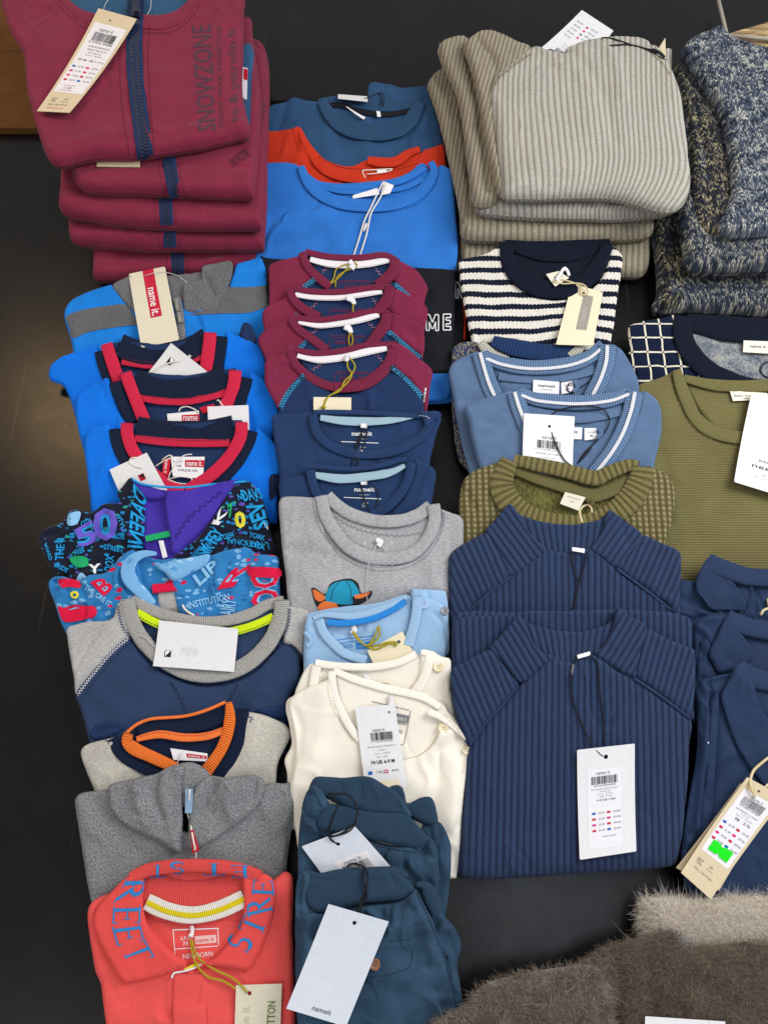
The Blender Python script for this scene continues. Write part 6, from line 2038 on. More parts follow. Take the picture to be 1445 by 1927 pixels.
g.stitches('seam', m_stitch_d, [(582, 1716), (620, 1719), (690, 1704), (750, 1696), (780, 1676)], 1.6, 6, 2)
g.stitches('seam', m_stitch_d, [(784, 1680), (812, 1740), (838, 1810), (860, 1900)], 1.5, 6, 2)
g.panel('pocket_flap', m_cord, [(712, 1764), (740, 1764), (782, 1762), (783, 1790), (780, 1812), (770, 1830), (730, 1840), (690, 1846), (690, 1800)], dz=.011, T=.005, noise=(.002, 40), creases=[([(700, 1780), (782, 1776)], .0015, .003)])
g.stitches('seam', m_stitch_d, [(712, 1770), (740, 1770), (776, 1768)], 1.3, 5, 2)
g.stitches('seam', m_stitch_d, [(777, 1790), (774, 1812), (764, 1824), (730, 1834), (694, 1840)], 1.3, 5, 2)
wb = NT('wooden_button', .5, .4)
_u, _v = (None, None)
_t = wb.n('ShaderNodeTexNoise')
_t.inputs['Scale'].default_value = 400
_tcw = wb.n('ShaderNodeTexCoord')
wb.t.links.new(_tcw.outputs['Object'], _t.inputs['Vector'])
wb.color(wb.mix(wb.remap(_t.outputs[0], .4, .6), hexl('9a6a4a'), hexl('6e4630')))
button(g, 705, 1815, 10.5, wb.m, 'wooden_button')
t = G('price_tag', 'large plain white tag hanging by a black cord on the nearer trousers', 'price tag', at=(640, 1820))
k = t.card('card', m_whiteb, [(619, 1700), (732, 1733), (652, 1930), (540, 1896)], .0009, hole=(.50, .10), lift_=.004)
k.text(m_ink2, 'nameit', .39, .905, .70, .945, bold=.01)
t.tube('cord', m_cordb, [(653, 1636), (656, 1628), (668, 1625), (684, 1632), (692, 1648), (688, 1672), (678, 1700), (674, 1722), (668, 1736)], .0011, .003, rise=[0, .006, .008, .006, .003, 0])
t.tube('cord', m_cordb, [(684, 1636), (682, 1655), (690, 1680), (680, 1705), (678, 1722), (669, 1737)], .0011, .002)
# ================================================================== grey ribbed wool sweaters
def ribwool(name, c1, c2, valley, rib, dep=.25, duty=.36):
    m = NT(name, .95, .1, .06)
    u, v = m.uv()
    n0 = m.math('SUBTRACT', m.noise(420, 300, 3, .7, z=1), .5)
    s_ = m.remap(m.math('SINE', m.math('ADD', m.math('MULTIPLY', u, 2 * math.pi / rib), math.pi / 2)), -1, 1, 0, 1)
    uf = m.math('ABSOLUTE', m.math('SUBTRACT', m.math('FRACT', m.math('MULTIPLY', u, 2 / rib)), .5))
    row = m.math('SINE', m.math('MULTIPLY', m.math('ADD', m.math('MULTIPLY', v, 1 / .0030), m.math('MULTIPLY', uf, 1.6)), 2 * math.pi))
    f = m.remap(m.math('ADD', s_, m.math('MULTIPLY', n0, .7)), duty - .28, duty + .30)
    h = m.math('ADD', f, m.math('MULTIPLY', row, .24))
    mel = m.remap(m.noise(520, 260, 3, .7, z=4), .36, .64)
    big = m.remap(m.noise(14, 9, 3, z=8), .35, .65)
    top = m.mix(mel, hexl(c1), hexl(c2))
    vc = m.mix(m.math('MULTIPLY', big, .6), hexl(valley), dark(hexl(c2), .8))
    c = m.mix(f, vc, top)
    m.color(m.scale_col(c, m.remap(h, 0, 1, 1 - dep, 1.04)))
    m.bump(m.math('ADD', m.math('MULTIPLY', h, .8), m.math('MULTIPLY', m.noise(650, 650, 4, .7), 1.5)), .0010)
    return m.m


GR = .0073
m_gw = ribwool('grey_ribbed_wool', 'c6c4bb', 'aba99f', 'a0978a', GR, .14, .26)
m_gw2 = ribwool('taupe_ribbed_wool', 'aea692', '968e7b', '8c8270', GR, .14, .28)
m_fz_g = plain('grey_fuzz', 'b5b3ad', .9, .1)
m_fz_t = plain('taupe_fuzz', 'a0967f', .9, .1)
GG = 'grey ribbed wool sweaters folded in one stack'


def warp(a, b, x, y, cx=1110.0):
    # ribs spread a little towards the front edge
    k = 1 + (b - 200) * .00035
    s_ = (b - 80) / 300.0
    xx = (a - cx) / k
    xx = xx + .0062 * np.clip(b - 285, 0, 110)**1.9 * .9 * np.clip((a - 1000) / 160.0, 0, 1.2) * (b < 420)
    xx = xx + 9 * np.sin(s_ * 3.0 + 1.2) + 6 * np.sin(a * .02 + s_ * 2)
    return np.column_stack([xx * .00068, y])


g = G('ribbed_sweater', 'lowest grey ribbed wool sweater, just its folded edge above the striped knit', 'sweater', GG, flat(.018), at=(1050, 450))
g.panel('folded_body', m_gw2, [(866, 300, 1), (864, 450), (870, 500), (900, 512), (1000, 518), (1100, 520), (1170, 522), (1206, 521), (1218, 505), (1222, 470), (1222, 300, 1)], T=.033, r=.015, rib=(GR, .0004), uvfun=warp, step=.0034)
g = G('ribbed_sweater', 'third grey ribbed wool sweater down, its folded edge reaching farthest left', 'sweater', GG, flat(.052), at=(1050, 350))
p = g.panel('folded_body', m_gw2, [(836, 180, 1), (848, 280), (860, 380), (865, 408), (866, 440), (874, 450), (900, 453), (960, 455), (1017, 456), (1120, 453), (1200, 450), (1224, 444), (1229, 425), (1228, 380), (1225, 100, 1), (860, 120, 1)], T=.033, r=.014, rib=(GR, .0004), uvfun=warp, step=.0034)
hairs(g, p, 1500, .004, m_fz_t)
p = g.panel('left_sleeve', m_gw2, [(804, 176), (806, 164), (818, 150), (836, 143), (848, 160), (866, 210), (872, 260), (880, 330), (884, 400), (876, 440), (866, 420), (852, 350), (836, 280), (820, 220)], dz=.008, T=.026, r=.012, rib=(GR, .0004), uvrot=-.16, step=.0034, noise=(.004, 20))
hairs(g, p, 1200, .004, m_fz_t)
g = G('ribbed_sweater', 'second grey ribbed wool sweater, its tan sleeve folded along the left side', 'sweater', GG, flat(.085), at=(1060, 250))
p = g.panel('folded_body', m_gw, [(880, 200, 1), (886, 300), (890, 370), (896, 396), (930, 404), (1017, 410), (1100, 412), (1160, 413), (1220, 408), (1256, 402), (1264, 385), (1262, 100, 1), (900, 110, 1)], T=.032, r=.014, rib=(GR, .0004), uvfun=warp, step=.0034)
hairs(g, p, 1200, .004, m_fz_g)
p = g.panel('left_sleeve', m_gw2, [(822, 112), (826, 100), (840, 92), (866, 86), (880, 92), (896, 130), (912, 200), (922, 270), (934, 340), (944, 380), (930, 398), (905, 402), (888, 396), (878, 330), (868, 250), (856, 190), (838, 150)], dz=.012, T=.028, r=.012, rib=(GR, .0004), uvrot=-.18, step=.0034, noise=(.004, 20),
            creases=[([(872, 110), (896, 220), (914, 380)], -.006, .006)])
hairs(g, p, 1800, .004, m_fz_t)
t = G('price_tag', 'white tag sticking out behind the top grey ribbed sweater', 'price tag', at=(1090, 70))
a_, b_, c_, d_ = [lift(q[0], q[1], z) for q, z in zip([(1094, 22), (1153, 61), (1078, 150), (1012, 98)], (.128, .128, .112, .112))]
A_ = np.linalg.lstsq(np.column_stack([np.array([a_, b_, c_, d_])[:, :2], np.ones(4)]), np.array([a_, b_, c_, d_])[:, 2], rcond=None)[0]
k = t.card('card', m_white, [(1094, 22), (1153, 61), (1078, 150), (1012, 98)], .0008, hole=(.40, .92), plane=A_)
k.rows(m_ink2, [(.12, .18 + i * .075, .30, .205 + i * .075, '%d.99' % (25 + i * 3)) for i in range(5)] + [(.52, .16 + i * .075, .72, .185 + i * .075, '%d.50' % (229 + i * 30)) for i in range(5)] + [(.3, .62, .62, .65, 'EU 140 UK 10y'), (.3, .68, .7, .70, 'Grey Melange')])
k.barcode(m_ink, .25, .75, .70, .84, 9)
for i in range(4):
    k.rect('flag_mark', [m_inkr, m_pink, m_ink2, m_pink][i], .40, .18 + i * .075, .46, .21 + i * .075)
t.tube('cord', m_cordb, [(1024, 104), (1026, 97), (1036, 93), (1042, 98), (1040, 108)], .0010, .001)
g = G('ribbed_sweater', 'top pale grey ribbed wool sweater of the stack with a black cord at its neck', 'sweater', GG, Surf([(-50, .128), (100, .126), (330, .120), (420, .116)]), at=(1110, 220))
p = g.panel('left_sleeve', m_gw2, [(872, 90), (878, 80), (892, 68), (908, 61), (925, 63), (945, 70), (970, 82), (1000, 94), (990, 120), (955, 160), (935, 200), (935, 270), (944, 340), (948, 372), (934, 360), (918, 290), (906, 220), (892, 150)], dz=-.002, T=.026, r=.012, rib=(GR, .0004), uvrot=-.25, step=.0034, noise=(.004, 24),
            creases=[([(896, 78), (930, 130), (925, 200)], -.006, .006)])
hairs(g, p, 1500, .004, m_fz_t)
p = g.panel('collar_roll', m_gw, [(1060, 104), (1080, 92), (1110, 84), (1150, 79), (1180, 79), (1206, 83), (1222, 94), (1226, 112), (1190, 112), (1130, 110), (1080, 116)], dz=.004, T=.022, r=.010, rib=(GR, .0004), uvfun=warp, step=.003, noise=(.003, 40))
p = g.panel('body', m_gw, [(1003, 96), (985, 106), (968, 120), (948, 136), (932, 150), (922, 172), (918, 190), (922, 215), (928, 245), (932, 280), (938, 320), (941, 355), (946, 374), (975, 377), (1020, 377), (1062, 376), (1110, 375), (1153, 377), (1190, 386), (1221, 396), (1250, 403), (1275, 396), (1290, 378), (1296, 350), (1293, 310), (1289, 272), (1284, 230), (1280, 195), (1272, 165), (1260, 138), (1244, 110), (1228, 96), (1200, 96), (1150, 88), (1110, 86), (1085, 90), (1060, 108), (1030, 104)],
            T=.034, r=.020, rib=(GR, .0004), uvfun=warp, step=.0030, noise=(.005, 12), dz=.002,
            creases=[([(1060, 108), (1090, 130), (1130, 190), (1150, 280)], -.004, .010), ([(1110, 90), (1150, 130), (1165, 200)], .004, .010), ([(1000, 330), (1120, 345), (1250, 370)], .003, .014)])
hairs(g, p, 5000, .004, m_fz_g)
g.stitches('raglan_seam', m_gw2, [(1000, 100), (965, 124), (935, 150), (925, 175)], 4, 7, 1, off=.0012)
g.stitches('raglan_seam', m_gw2, [(1225, 98), (1248, 120), (1262, 145)], 4, 7, 1, off=.0012)
g.tube('cord', m_cordb, [(1132, 71), (1150, 72), (1180, 82), (1206, 90), (1236, 96), (1248, 104)], .0013, .001)
g.tube('cord', m_cordb, [(1146, 86), (1180, 84), (1215, 92), (1238, 106), (1250, 112)], .0013, .001)
g.tube('cord_clasp', m_cordb, [(1226, 92), (1240, 100), (1250, 108)], [.0015, .003, .003, .002], .001)
t = G('price_tag', 'small kraft tag corner behind the black cord of the pale grey sweater', 'price tag', at=(1246, 95))
t.card('card', m_kraft, [(1251, 72), (1252, 112), (1236, 108), (1236, 96)], .0008, plane=np.array([0, -.2, .119 + .2 * float(lift(1246, 95, .119)[1])]))

# ================================================================== striped knit
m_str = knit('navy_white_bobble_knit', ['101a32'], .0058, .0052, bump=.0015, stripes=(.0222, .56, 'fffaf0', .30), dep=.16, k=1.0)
m_nvk = knit('dark_navy_knit', ['0c1526', '101a2e'], .0024, .0022, bump=.0006, dep=.3)
m_nvk_rib = ribmat('dark_navy_knit_rib', '0d1628', .0034, .4)
g = G('striped_sweater', 'navy and cream striped knit sweater with a plain navy collar', 'sweater', surf=Surf([(380, .055), (455, .053), (660, .036), (760, .016)]), at=(1015, 560))
g.panel('back_panel', m_nvk, [(958, 458), (1010, 456), (1064, 460), (1120, 453), (1146, 462), (1140, 510), (1100, 540), (1040, 548), (980, 530), (955, 490)], dz=-.003, T=.009)
g.panel('front_panel', m_str, [(895, 740, 1), (890, 660), (880, 610), (870, 560), (864, 510), (864, 492), (884, 486), (910, 480), (928, 470), (945, 462, 1), (948, 500), (966, 535), (1005, 560), (1050, 566), (1095, 556), (1128, 528), (1142, 490), (1146, 462, 1), (1158, 470), (1170, 485), (1168, 515), (1162, 549), (1156, 600), (1148, 645), (1144, 740, 1)],
        T=.014, noise=(.003, 16), step=.003, creases=[([(1000, 610), (1060, 600)], .002, .01)],
        uvfun=lambda a, b, x, y: np.column_stack([x, y - .010 * np.exp(-((a - 1080) / 55.0)**2) * np.clip((b - 555) / 60.0, 0, 1)]))
g.band('collar_back', m_nvk_rib, [(950, 456), (985, 462), (1030, 468), (1075, 468), (1115, 461), (1146, 458)], [22, 40, 48, 48, 40, 22], dz=.001, th=.003)
g.band('neckband', m_nvk_rib, [(952, 458), (956, 490), (974, 520), (1008, 540), (1048, 546), (1090, 536), (1118, 510), (1134, 484), (1142, 458)], [22, 30, 32, 34, 34, 34, 32, 28, 20], dz=.0062, th=.0045)
q = g.card('label', m_ivory_lab, [(1027, 517), (1052, 511), (1070, 524), (1044, 540)], .0006, lift_=.003)
q.rows(m_ink2, [(.3, .3, .5, .6, '6'), (.6, .25, .8, .6, 'M')])
g.band('hanger_loop', m_woven_w, [(1046, 528), (1056, 512), (1062, 505), (1068, 512), (1070, 520)], 6, dz=.004, th=.003, follow='own')
t = G('price_tag', 'kraft tag with a grey strip lying on the striped knit sweater', 'price tag', at=(1090, 590))
k = t.card('card', m_creamc, [(1075, 536), (1133, 553), (1115, 653), (1045, 651)], .0009, hole=(.42, .10), rad=.002, lift_=.003)
k.rect('grey_strip', plain('grey_strip', '9a958c', .6, .3), .44, .12, .74, .72)
k.text(paper('strip_letters', 'bdb8ae'), 'name it', .50, .32, .68, .68, rot=90)
t.tube('cord', m_cordn, [(1040, 530), (1060, 534), (1080, 533), (1098, 536), (1106, 548), (1100, 556), (1092, 550), (1094, 540), (1078, 532), (1056, 526)], .0012, .002, rise=[0, .003, .004, .004, .001, .003, 0])

# ================================================================== fair isle knit, mostly hidden
m_fair = knit('fair_isle_knit', ['1c2c52', '2a5a9a', '16203e', 'cfc6ae', '1e3560', '7a2c3c'], .0030, .0028, bump=.0010, patch=150, rnd=.8)
m_frib = ribmat('blue_knit_rib', '1f3a64', .0046, .45)
m_crib = ribmat('cream_knit_rib', 'b9b8aa', .0042, .4)
g = G('fair_isle_sweater', 'blue fair isle knit sweater mostly hidden under the two light blue V-necks', 'sweater', surf=Surf([(560, .046), (650, .045), (760, .026), (900, .014)]), at=(900, 760))
g.panel('body', m_fair, [(850, 666), (852, 654), (864, 644), (885, 641), (905, 645), (940, 665), (1000, 680), (1090, 670), (1130, 650), (1160, 700), (1150, 870, 1), (880, 885, 1), (862, 860), (853, 800), (850, 740)], T=.012, noise=(.003, 30), dz=-.004)
g.band('neckband', m_crib, [(904, 644), (914, 658), (930, 672), (955, 680)], [16, 22, 22, 18], dz=.006, th=.004)
g.band('neckband', m_crib, [(1094, 654), (1084, 662), (1072, 672)], [14, 18, 18], dz=.006, th=.004)
g.band('collar_back', m_frib, [(926, 642), (950, 650), (985, 658), (1030, 664), (1080, 660)], [20, 34, 34, 30, 20], dz=.003, th=.005)

# ================================================================== light blue V-necks
LG = 'light blue V-neck sweaters with a white line in the collar'
m_lbk = knit('light_blue_knit', ['6a86ad', '5f7a9f'], .0017, .0015, bump=.0004, dep=.18, rnd=.5)
m_lb_rib = ribmat('light_blue_knit_rib', '6a87ae', .0036, .42, bump=.0011)
m_lb_w = ribmat('white_knit_line', 'e4e6ee', .0030, .25)


def vsweater(lab, c, n, body, back, bb, lb, rb, face, zt):
    g = G('v_neck_sweater', lab, 'sweater', LG, sh(c, n, zt, .012), at=(1030, c + 60))
    g.panel('back_panel', m_lbk, back, dz=-.003, T=.007)
    g.panel('front_panel', m_lbk, body, T=.014, noise=(.003, 16), dz=.001)
    g.band('neck_facing', m_lbk, face, 20, dz=.002, th=.002)
    g.band('collar_back', m_lb_rib, bb, [22, 28, 28, 28, 24], dz=.003, th=.005)
    g.band('collar_line', m_lb_w, [(x, y + 2) for x, y in bb], 6, dz=.0078, th=.0012)
    for L_ in (lb, rb):
        g.band('collar_front', m_lb_rib, L_, 32, dz=.0068, th=.004)
        g.band('collar_line', m_lb_w, L_, 7, dz=.0108, th=.0012)
    return g


g = vsweater('farther light blue V-neck sweater with its woven size label in view', 645, 735,
             [(885, 900, 1), (872, 850), (860, 795), (848, 730), (844, 700), (852, 684), (875, 672), (898, 662, 1), (915, 700), (940, 745), (1000, 770), (1100, 770), (1140, 710), (1155, 650, 1), (1170, 662), (1182, 680), (1195, 705), (1202, 735), (1205, 900, 1)],
             [(912, 664), (941, 680), (1000, 686), (1068, 684), (1107, 668), (1134, 650), (1140, 700), (1100, 760), (1000, 780), (930, 740)],
             [(914, 672), (945, 684), (1000, 692), (1064, 687), (1108, 672), (1134, 650)], [(903, 664), (910, 690), (920, 722), (934, 752), (950, 775)], [(1142, 650), (1140, 680), (1130, 712), (1114, 745), (1100, 775)],
             [(938, 706), (1000, 712), (1060, 708), (1118, 694)], .058)
q = g.card('label', m_white_lab, [(1003, 715), (1052, 719), (1051, 742), (1002, 739)], .0006, lift_=.001)
q.text(m_ink, 'nameit', .2, .28, .85, .52)
q.rows(m_ink2, [(.3, .64, .75, .74, 'recommends')])
q = g.card('label', m_white_lab, [(1055, 719), (1078, 716), (1078, 738), (1056, 742)], .0006, lift_=.001)
q.rows(m_ink, [(.3, .3, .8, .45, '9-12m'), (.45, .6, .7, .78, '80')])
g.band('hanger_loop', m_lbk, [(1080, 716), (1086, 728), (1078, 738)], [10, 9, 8], dz=.004, th=.003, follow='own')
g.tube('cord', m_cordb, [(1072, 720), (1066, 732), (1074, 738), (1090, 730), (1110, 716), (1114, 706)], .0009, .001)
g = vsweater('nearer light blue V-neck sweater carrying the white barcode tag on black cord', 735, 868,
             [(920, 960, 1), (907, 900), (893, 850), (882, 800), (875, 768), (890, 757), (930, 745), (962, 735, 1), (980, 790), (1010, 850), (1100, 910), (1150, 860), (1195, 780), (1206, 736, 1), (1225, 745), (1240, 765), (1244, 800), (1240, 830), (1230, 875), (1226, 960, 1)],
             [(976, 734), (1021, 748), (1085, 752), (1149, 746), (1179, 735), (1192, 750), (1170, 820), (1110, 900), (1030, 880), (985, 790)],
             [(978, 740), (1010, 752), (1085, 758), (1149, 752), (1186, 738)], [(968, 738), (976, 765), (990, 800), (1010, 840)], [(1194, 738), (1186, 775), (1170, 818), (1146, 858), (1112, 900)],
             [(990, 772), (1040, 782), (1100, 786), (1170, 772)], .060)
q = g.card('label', m_white_lab, [(1040, 802), (1095, 805), (1094, 827), (1040, 826)], .0006, lift_=.001)
q.text(m_ink, 'nameit', .2, .28, .85, .52)
q = g.card('label', m_white_lab, [(1099, 806), (1122, 806), (1123, 826), (1099, 829)], .0006, lift_=.001)
q.rows(m_ink, [(.3, .3, .8, .45, '9-12m'), (.45, .6, .7, .78, '80')])
g.band('hanger_loop', m_lbk, [(1125, 806), (1131, 816), (1122, 824)], [10, 9, 8], dz=.004, th=.003, follow='own')
t = G('price_tag', 'white barcode tag on black cord covering the nearer light blue V-neck', 'price tag', at=(1030, 830))
k = t.card('card', m_white, [(985, 779), (1080, 785), (1076, 884), (982, 872)], .0009, hole=(.51, .22), lift_=.003)
k.rect('sticker', m_stick, .18, .38, .78, 1.0, .0002)
k.text(m_ink2, 'name it.', .36, .40, .68, .48)
k.barcode(m_ink, .28, .50, .76, .66, 12)
k.rows(m_ink2, [(.24, .67, .78, .70, '5 713028 65983'), (.26, .75, .80, .78, 'NITRAMIN KNIT CARD 315'), (.36, .83, .66, .855, 'Vintage Indigo'), (.3, .90, .74, .925, 'Style no. 13156379'), (.36, .955, .64, .975, 'SIZE/TAILLE')])
t.tube('cord', m_cordb, [(1033, 800), (1040, 822), (1050, 846), (1062, 866), (1076, 877)], .0010, .0015)
t.tube('cord', m_cordb, [(1035, 782), (1050, 772), (1090, 764), (1130, 768), (1146, 788), (1140, 810), (1118, 834), (1100, 852), (1086, 872)], .0010, .002)
t.tube('cord_clasp', m_cordb, [(1112, 842), (1098, 858), (1088, 870)], [.0010, .0022, .0022, .001], .001)

# ================================================================== olive chunky knit
m_och = NT('olive_chunky_knit', .95, .12, .05)
_u, _v = m_och.uv()
_a = m_och.math('SINE', m_och.math('MULTIPLY', _u, 2 * math.pi / .0085))
_w = m_och.math('SINE', m_och.math('MULTIPLY', _v, 2 * math.pi / .0075))
_h = m_och.math('MULTIPLY', m_och.remap(_a, -1, 1, 0, 1), m_och.remap(_w, -1, 1, .25, 1))
_f = m_och.noise(700, 260, 3, .7)
_c = m_och.mix(m_och.remap(_h, 0, .7), hexl('544c2c'), hexl('968d68'))
m_och.color(m_och.scale_col(_c, m_och.remap(_f, .3, .7, .8, 1.15)))
m_och.bump(m_och.math('ADD', _h, m_och.math('MULTIPLY', _f, .4)), .0022)
m_och = m_och.m
m_orib = ribmat('olive_chunky_rib', '7d754c', .0085, .5, '6c653f', bump=.0016)
m_ofine = ribmat('olive_facing', '716b44', .0016, .15)
g = G('chunky_sweater', 'olive chunky openwork knit sweater with thick ribbed collar', 'sweater', surf=Surf([(800, .066), (880, .064), (1010, .048), (1120, .028)]), at=(1065, 950))
g.panel('back_panel', m_olive_in, [(950, 880), (1000, 886), (1062, 896), (1119, 912), (1170, 890), (1200, 885), (1190, 950), (1110, 1000), (1020, 1000), (965, 940)], dz=-.004, T=.010)
g.panel('front_panel', m_och, [(868, 1120, 1), (865, 1030), (864, 980), (865, 935), (873, 902), (896, 884), (925, 874), (946, 868, 1), (950, 920), (985, 975), (1040, 995), (1110, 995), (1165, 975), (1200, 930), (1216, 876, 1), (1240, 888), (1262, 905), (1268, 935), (1266, 970), (1256, 1010), (1246, 1040), (1244, 1120, 1)],
        T=.020, noise=(.003, 18), step=.0032, creases=[([(876, 930), (890, 960)], -.004, .006)])
g.band('neck_facing', m_ofine, [(960, 882), (1010, 900), (1062, 916), (1110, 932), (1150, 922), (1196, 896)], [16, 22, 24, 26, 26, 20], dz=.004, th=.003)
g.band('collar_back', m_orib, [(966, 866), (1016, 876), (1062, 886), (1119, 900), (1146, 889), (1182, 876), (1200, 878)], [20, 26, 28, 28, 28, 26, 20], dz=.007, th=.006)
g.band('neckband', m_orib, [(958, 868), (946, 895), (944, 920), (960, 948), (990, 972), (1040, 984), (1100, 984), (1150, 968), (1186, 938), (1204, 905), (1208, 880)], [34, 46, 48, 46, 40, 34, 34, 44, 50, 50, 40], dz=.0085, th=.006)
q = g.card('label', m_ivory_lab, [(1063, 926), (1101, 936), (1088, 961), (1053, 948)], .0007, lift_=.003)
q.rows(m_ink2, [(.2, .25, .8, .32, '- - - - - - -'), (.4, .5, .6, .62, '2-3Y')])
g.band('hanger_loop', m_ofine, [(1104, 946), (1112, 940), (1114, 952)], 9, dz=.004, th=.003, follow='own')
g.tube('cord', m_cordn, [(1095, 984), (1090, 962), (1098, 952), (1106, 950)], .0018, .002)
g.tube('cord', m_cordn, [(1106, 950), (1112, 956), (1114, 976)], .0013, .002)

# ================================================================== navy ribbed sweaters
NR = .0079
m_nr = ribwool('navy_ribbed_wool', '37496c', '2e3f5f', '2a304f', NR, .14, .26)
m_fz_n = plain('navy_fuzz', '34497a', .9, .1)
NVG = 'navy ribbed wool sweaters'


def fan(P, k=1.0):
    def f(a, b, x, y):
        an = np.arctan2(a - P[0], P[1] - b)
        return np.column_stack([an * P[2] * .00064 * k, y])
    return f


def tilt(ang, s_=.00064, spread=0.0, cx=1075.0):
    ca, sa = math.cos(ang), math.sin(ang)

    def f(a, b, x, y):
        u = (a - cx) * ca + (b - 1300) * sa
        u = u * (1 + spread * (1400 - b) / 300)
        return np.column_stack([u * s_, y])
    return f


g = G('ribbed_sweater', 'farther navy ribbed wool sweater with raised collar and black cord', 'sweater', NVG, Surf([(880, .074), (960, .072), (1150, .050), (1260, .030)]), at=(1065, 1050))
g.panel('back_panel', m_nr, [(960, 954), (980, 968), (1030, 982), (1080, 985), (1129, 976), (1142, 966), (1142, 1010), (1110, 1045), (1076, 1056), (1030, 1045), (995, 1015)], dz=-.003, T=.010, rib=(NR, .0005), uvfun=fan((1075, 1290, 300)), step=.003)
p = g.panel('front_panel', m_nr, [(875, 1250, 1), (880, 1150), (920, 1115), (963, 1084), (1000, 1055), (1032, 1036), (1054, 1040), (1076, 1042), (1109, 1034), (1150, 1064), (1180, 1090), (1225, 1120), (1262, 1150), (1262, 1250, 1)],
            T=.016, rib=(NR, .0005), uvfun=tilt(0, .00068, -.06), step=.003, noise=(.002, 16))
hairs(g, p, 1500, .0035, m_fz_n)
p = g.panel('left_sleeve', m_nr, [(848, 1250, 1), (845, 1149), (843, 1060), (850, 1040), (880, 1020), (914, 1003), (922, 1012), (950, 1062), (964, 1084), (925, 1112), (885, 1148), (878, 1250, 1)],
            T=.016, dz=.001, rib=(NR, .0005), uvfun=tilt(-.42), step=.003, noise=(.002, 20))
hairs(g, p, 900, .0035, m_fz_n)
p = g.panel('right_sleeve', m_nr, [(1205, 1008), (1240, 1022), (1275, 1038), (1280, 1060), (1278, 1120), (1276, 1250, 1), (1258, 1250, 1), (1258, 1148), (1222, 1118), (1178, 1088), (1160, 1068), (1186, 1036)],
            T=.016, dz=.001, rib=(NR, .0005), uvfun=tilt(.42), step=.003, noise=(.002, 20))
hairs(g, p, 900, .0035, m_fz_n)
g.panel('collar_left', m_nr, [(958, 951), (975, 970), (996, 1006), (1014, 1024), (1034, 1037), (1000, 1060), (964, 1086), (948, 1068), (920, 1014), (912, 1002), (936, 974)], T=.012, r=.004, dz=.0025, rib=(NR, .0005), uvfun=tilt(-.62), step=.003)
g.panel('collar_right', m_nr, [(1141, 963), (1162, 972), (1186, 990), (1207, 1010), (1186, 1040), (1160, 1072), (1130, 1052), (1108, 1036), (1120, 1020), (1132, 1000)], T=.012, r=.004, dz=.0025, rib=(NR, .0005), uvfun=tilt(.62), step=.003)
g.band('raglan_seam', m_seam_n, [(882, 1150), (922, 1114), (963, 1085)], 5, dz=.0060, th=.002)
g.band('raglan_seam', m_seam_n, [(1160, 1070), (1222, 1116), (1262, 1148)], 5, dz=.0060, th=.002)
g.card('label', m_white_lab, [(1076, 1030), (1100, 1033), (1099, 1041), (1076, 1037)], .0008, lift_=.004)
g.tube('cord', m_cordb, [(1076, 1040), (1077, 1060), (1084, 1085), (1088, 1100), (1084, 1125), (1077, 1146)], .0010, .0015)
g.tube('cord', m_cordb, [(1103, 1040), (1100, 1060), (1092, 1090), (1086, 1110), (1078, 1146)], .0010, .0015)

g = G('ribbed_sweater', 'navy ribbed wool sweater in the middle, showing only its folded edge and one sleeve', 'sweater', NVG, Surf([(1060, .078), (1150, .076), (1300, .050)]), at=(1070, 1200))
g.panel('folded_body', m_nr, [(850, 1290, 1), (850, 1200), (854, 1162), (864, 1152), (910, 1150), (958, 1152), (1010, 1150), (1075, 1150), (1140, 1147), (1212, 1149, 1), (1250, 1152), (1290, 1160), (1300, 1170), (1302, 1290, 1)], T=.014, rib=(NR, .0005), uvfun=tilt(0), step=.003)
g.panel('left_sleeve', m_nr, [(852, 1290, 1), (852, 1190), (858, 1168), (900, 1162), (970, 1164), (960, 1220), (900, 1290, 1)], T=.010, dz=.005, rib=(NR, .0005), uvfun=tilt(-.05), step=.003)

g = G('ribbed_sweater', 'nearest navy ribbed wool sweater with a raised ribbed collar and long white tag', 'sweater', NVG, Surf([(1060, .090), (1160, .088), (1420, .056), (1700, .022)]), at=(1075, 1420))
g.panel('back_panel', m_nr, [(976, 1164), (1000, 1174), (1040, 1184), (1090, 1187), (1134, 1178), (1156, 1166), (1158, 1200), (1120, 1246), (1079, 1258), (1038, 1248), (1002, 1215)], dz=-.003, T=.010, rib=(NR, .0005), uvfun=fan((1078, 1480, 290)), step=.003)
p = g.panel('front_panel', m_nr, [(884, 1403), (905, 1370), (934, 1338), (960, 1308), (985, 1282), (1036, 1238), (1058, 1244), (1080, 1246), (1116, 1232), (1160, 1262), (1197, 1281), (1245, 1315), (1298, 1354), (1296, 1400), (1292, 1476), (1284, 1562), (1272, 1620), (1262, 1630), (1210, 1636), (1107, 1643), (1000, 1650), (920, 1654), (866, 1648), (862, 1620), (868, 1560), (876, 1476), (878, 1430)],
            T=.019, r=.012, rib=(NR, .0005), uvfun=tilt(0, .00064, .05, 1080), step=.0030, noise=(.003, 12), creases=[([(900, 1600), (1080, 1610), (1260, 1590)], .003, .02), ([(1066, 1440), (1060, 1560)], .002, .01)])
hairs(g, p, 5000, .0035, m_fz_n)
p = g.panel('left_sleeve', m_nr, [(847, 1263), (864, 1251), (892, 1236), (921, 1223), (945, 1250), (970, 1282), (976, 1292), (936, 1338), (906, 1372), (882, 1406), (870, 1384), (858, 1355), (850, 1310)],
            T=.016, dz=.002, rib=(NR, .0005), uvfun=tilt(-.40), step=.003, noise=(.002, 20))
hairs(g, p, 1000, .0035, m_fz_n)
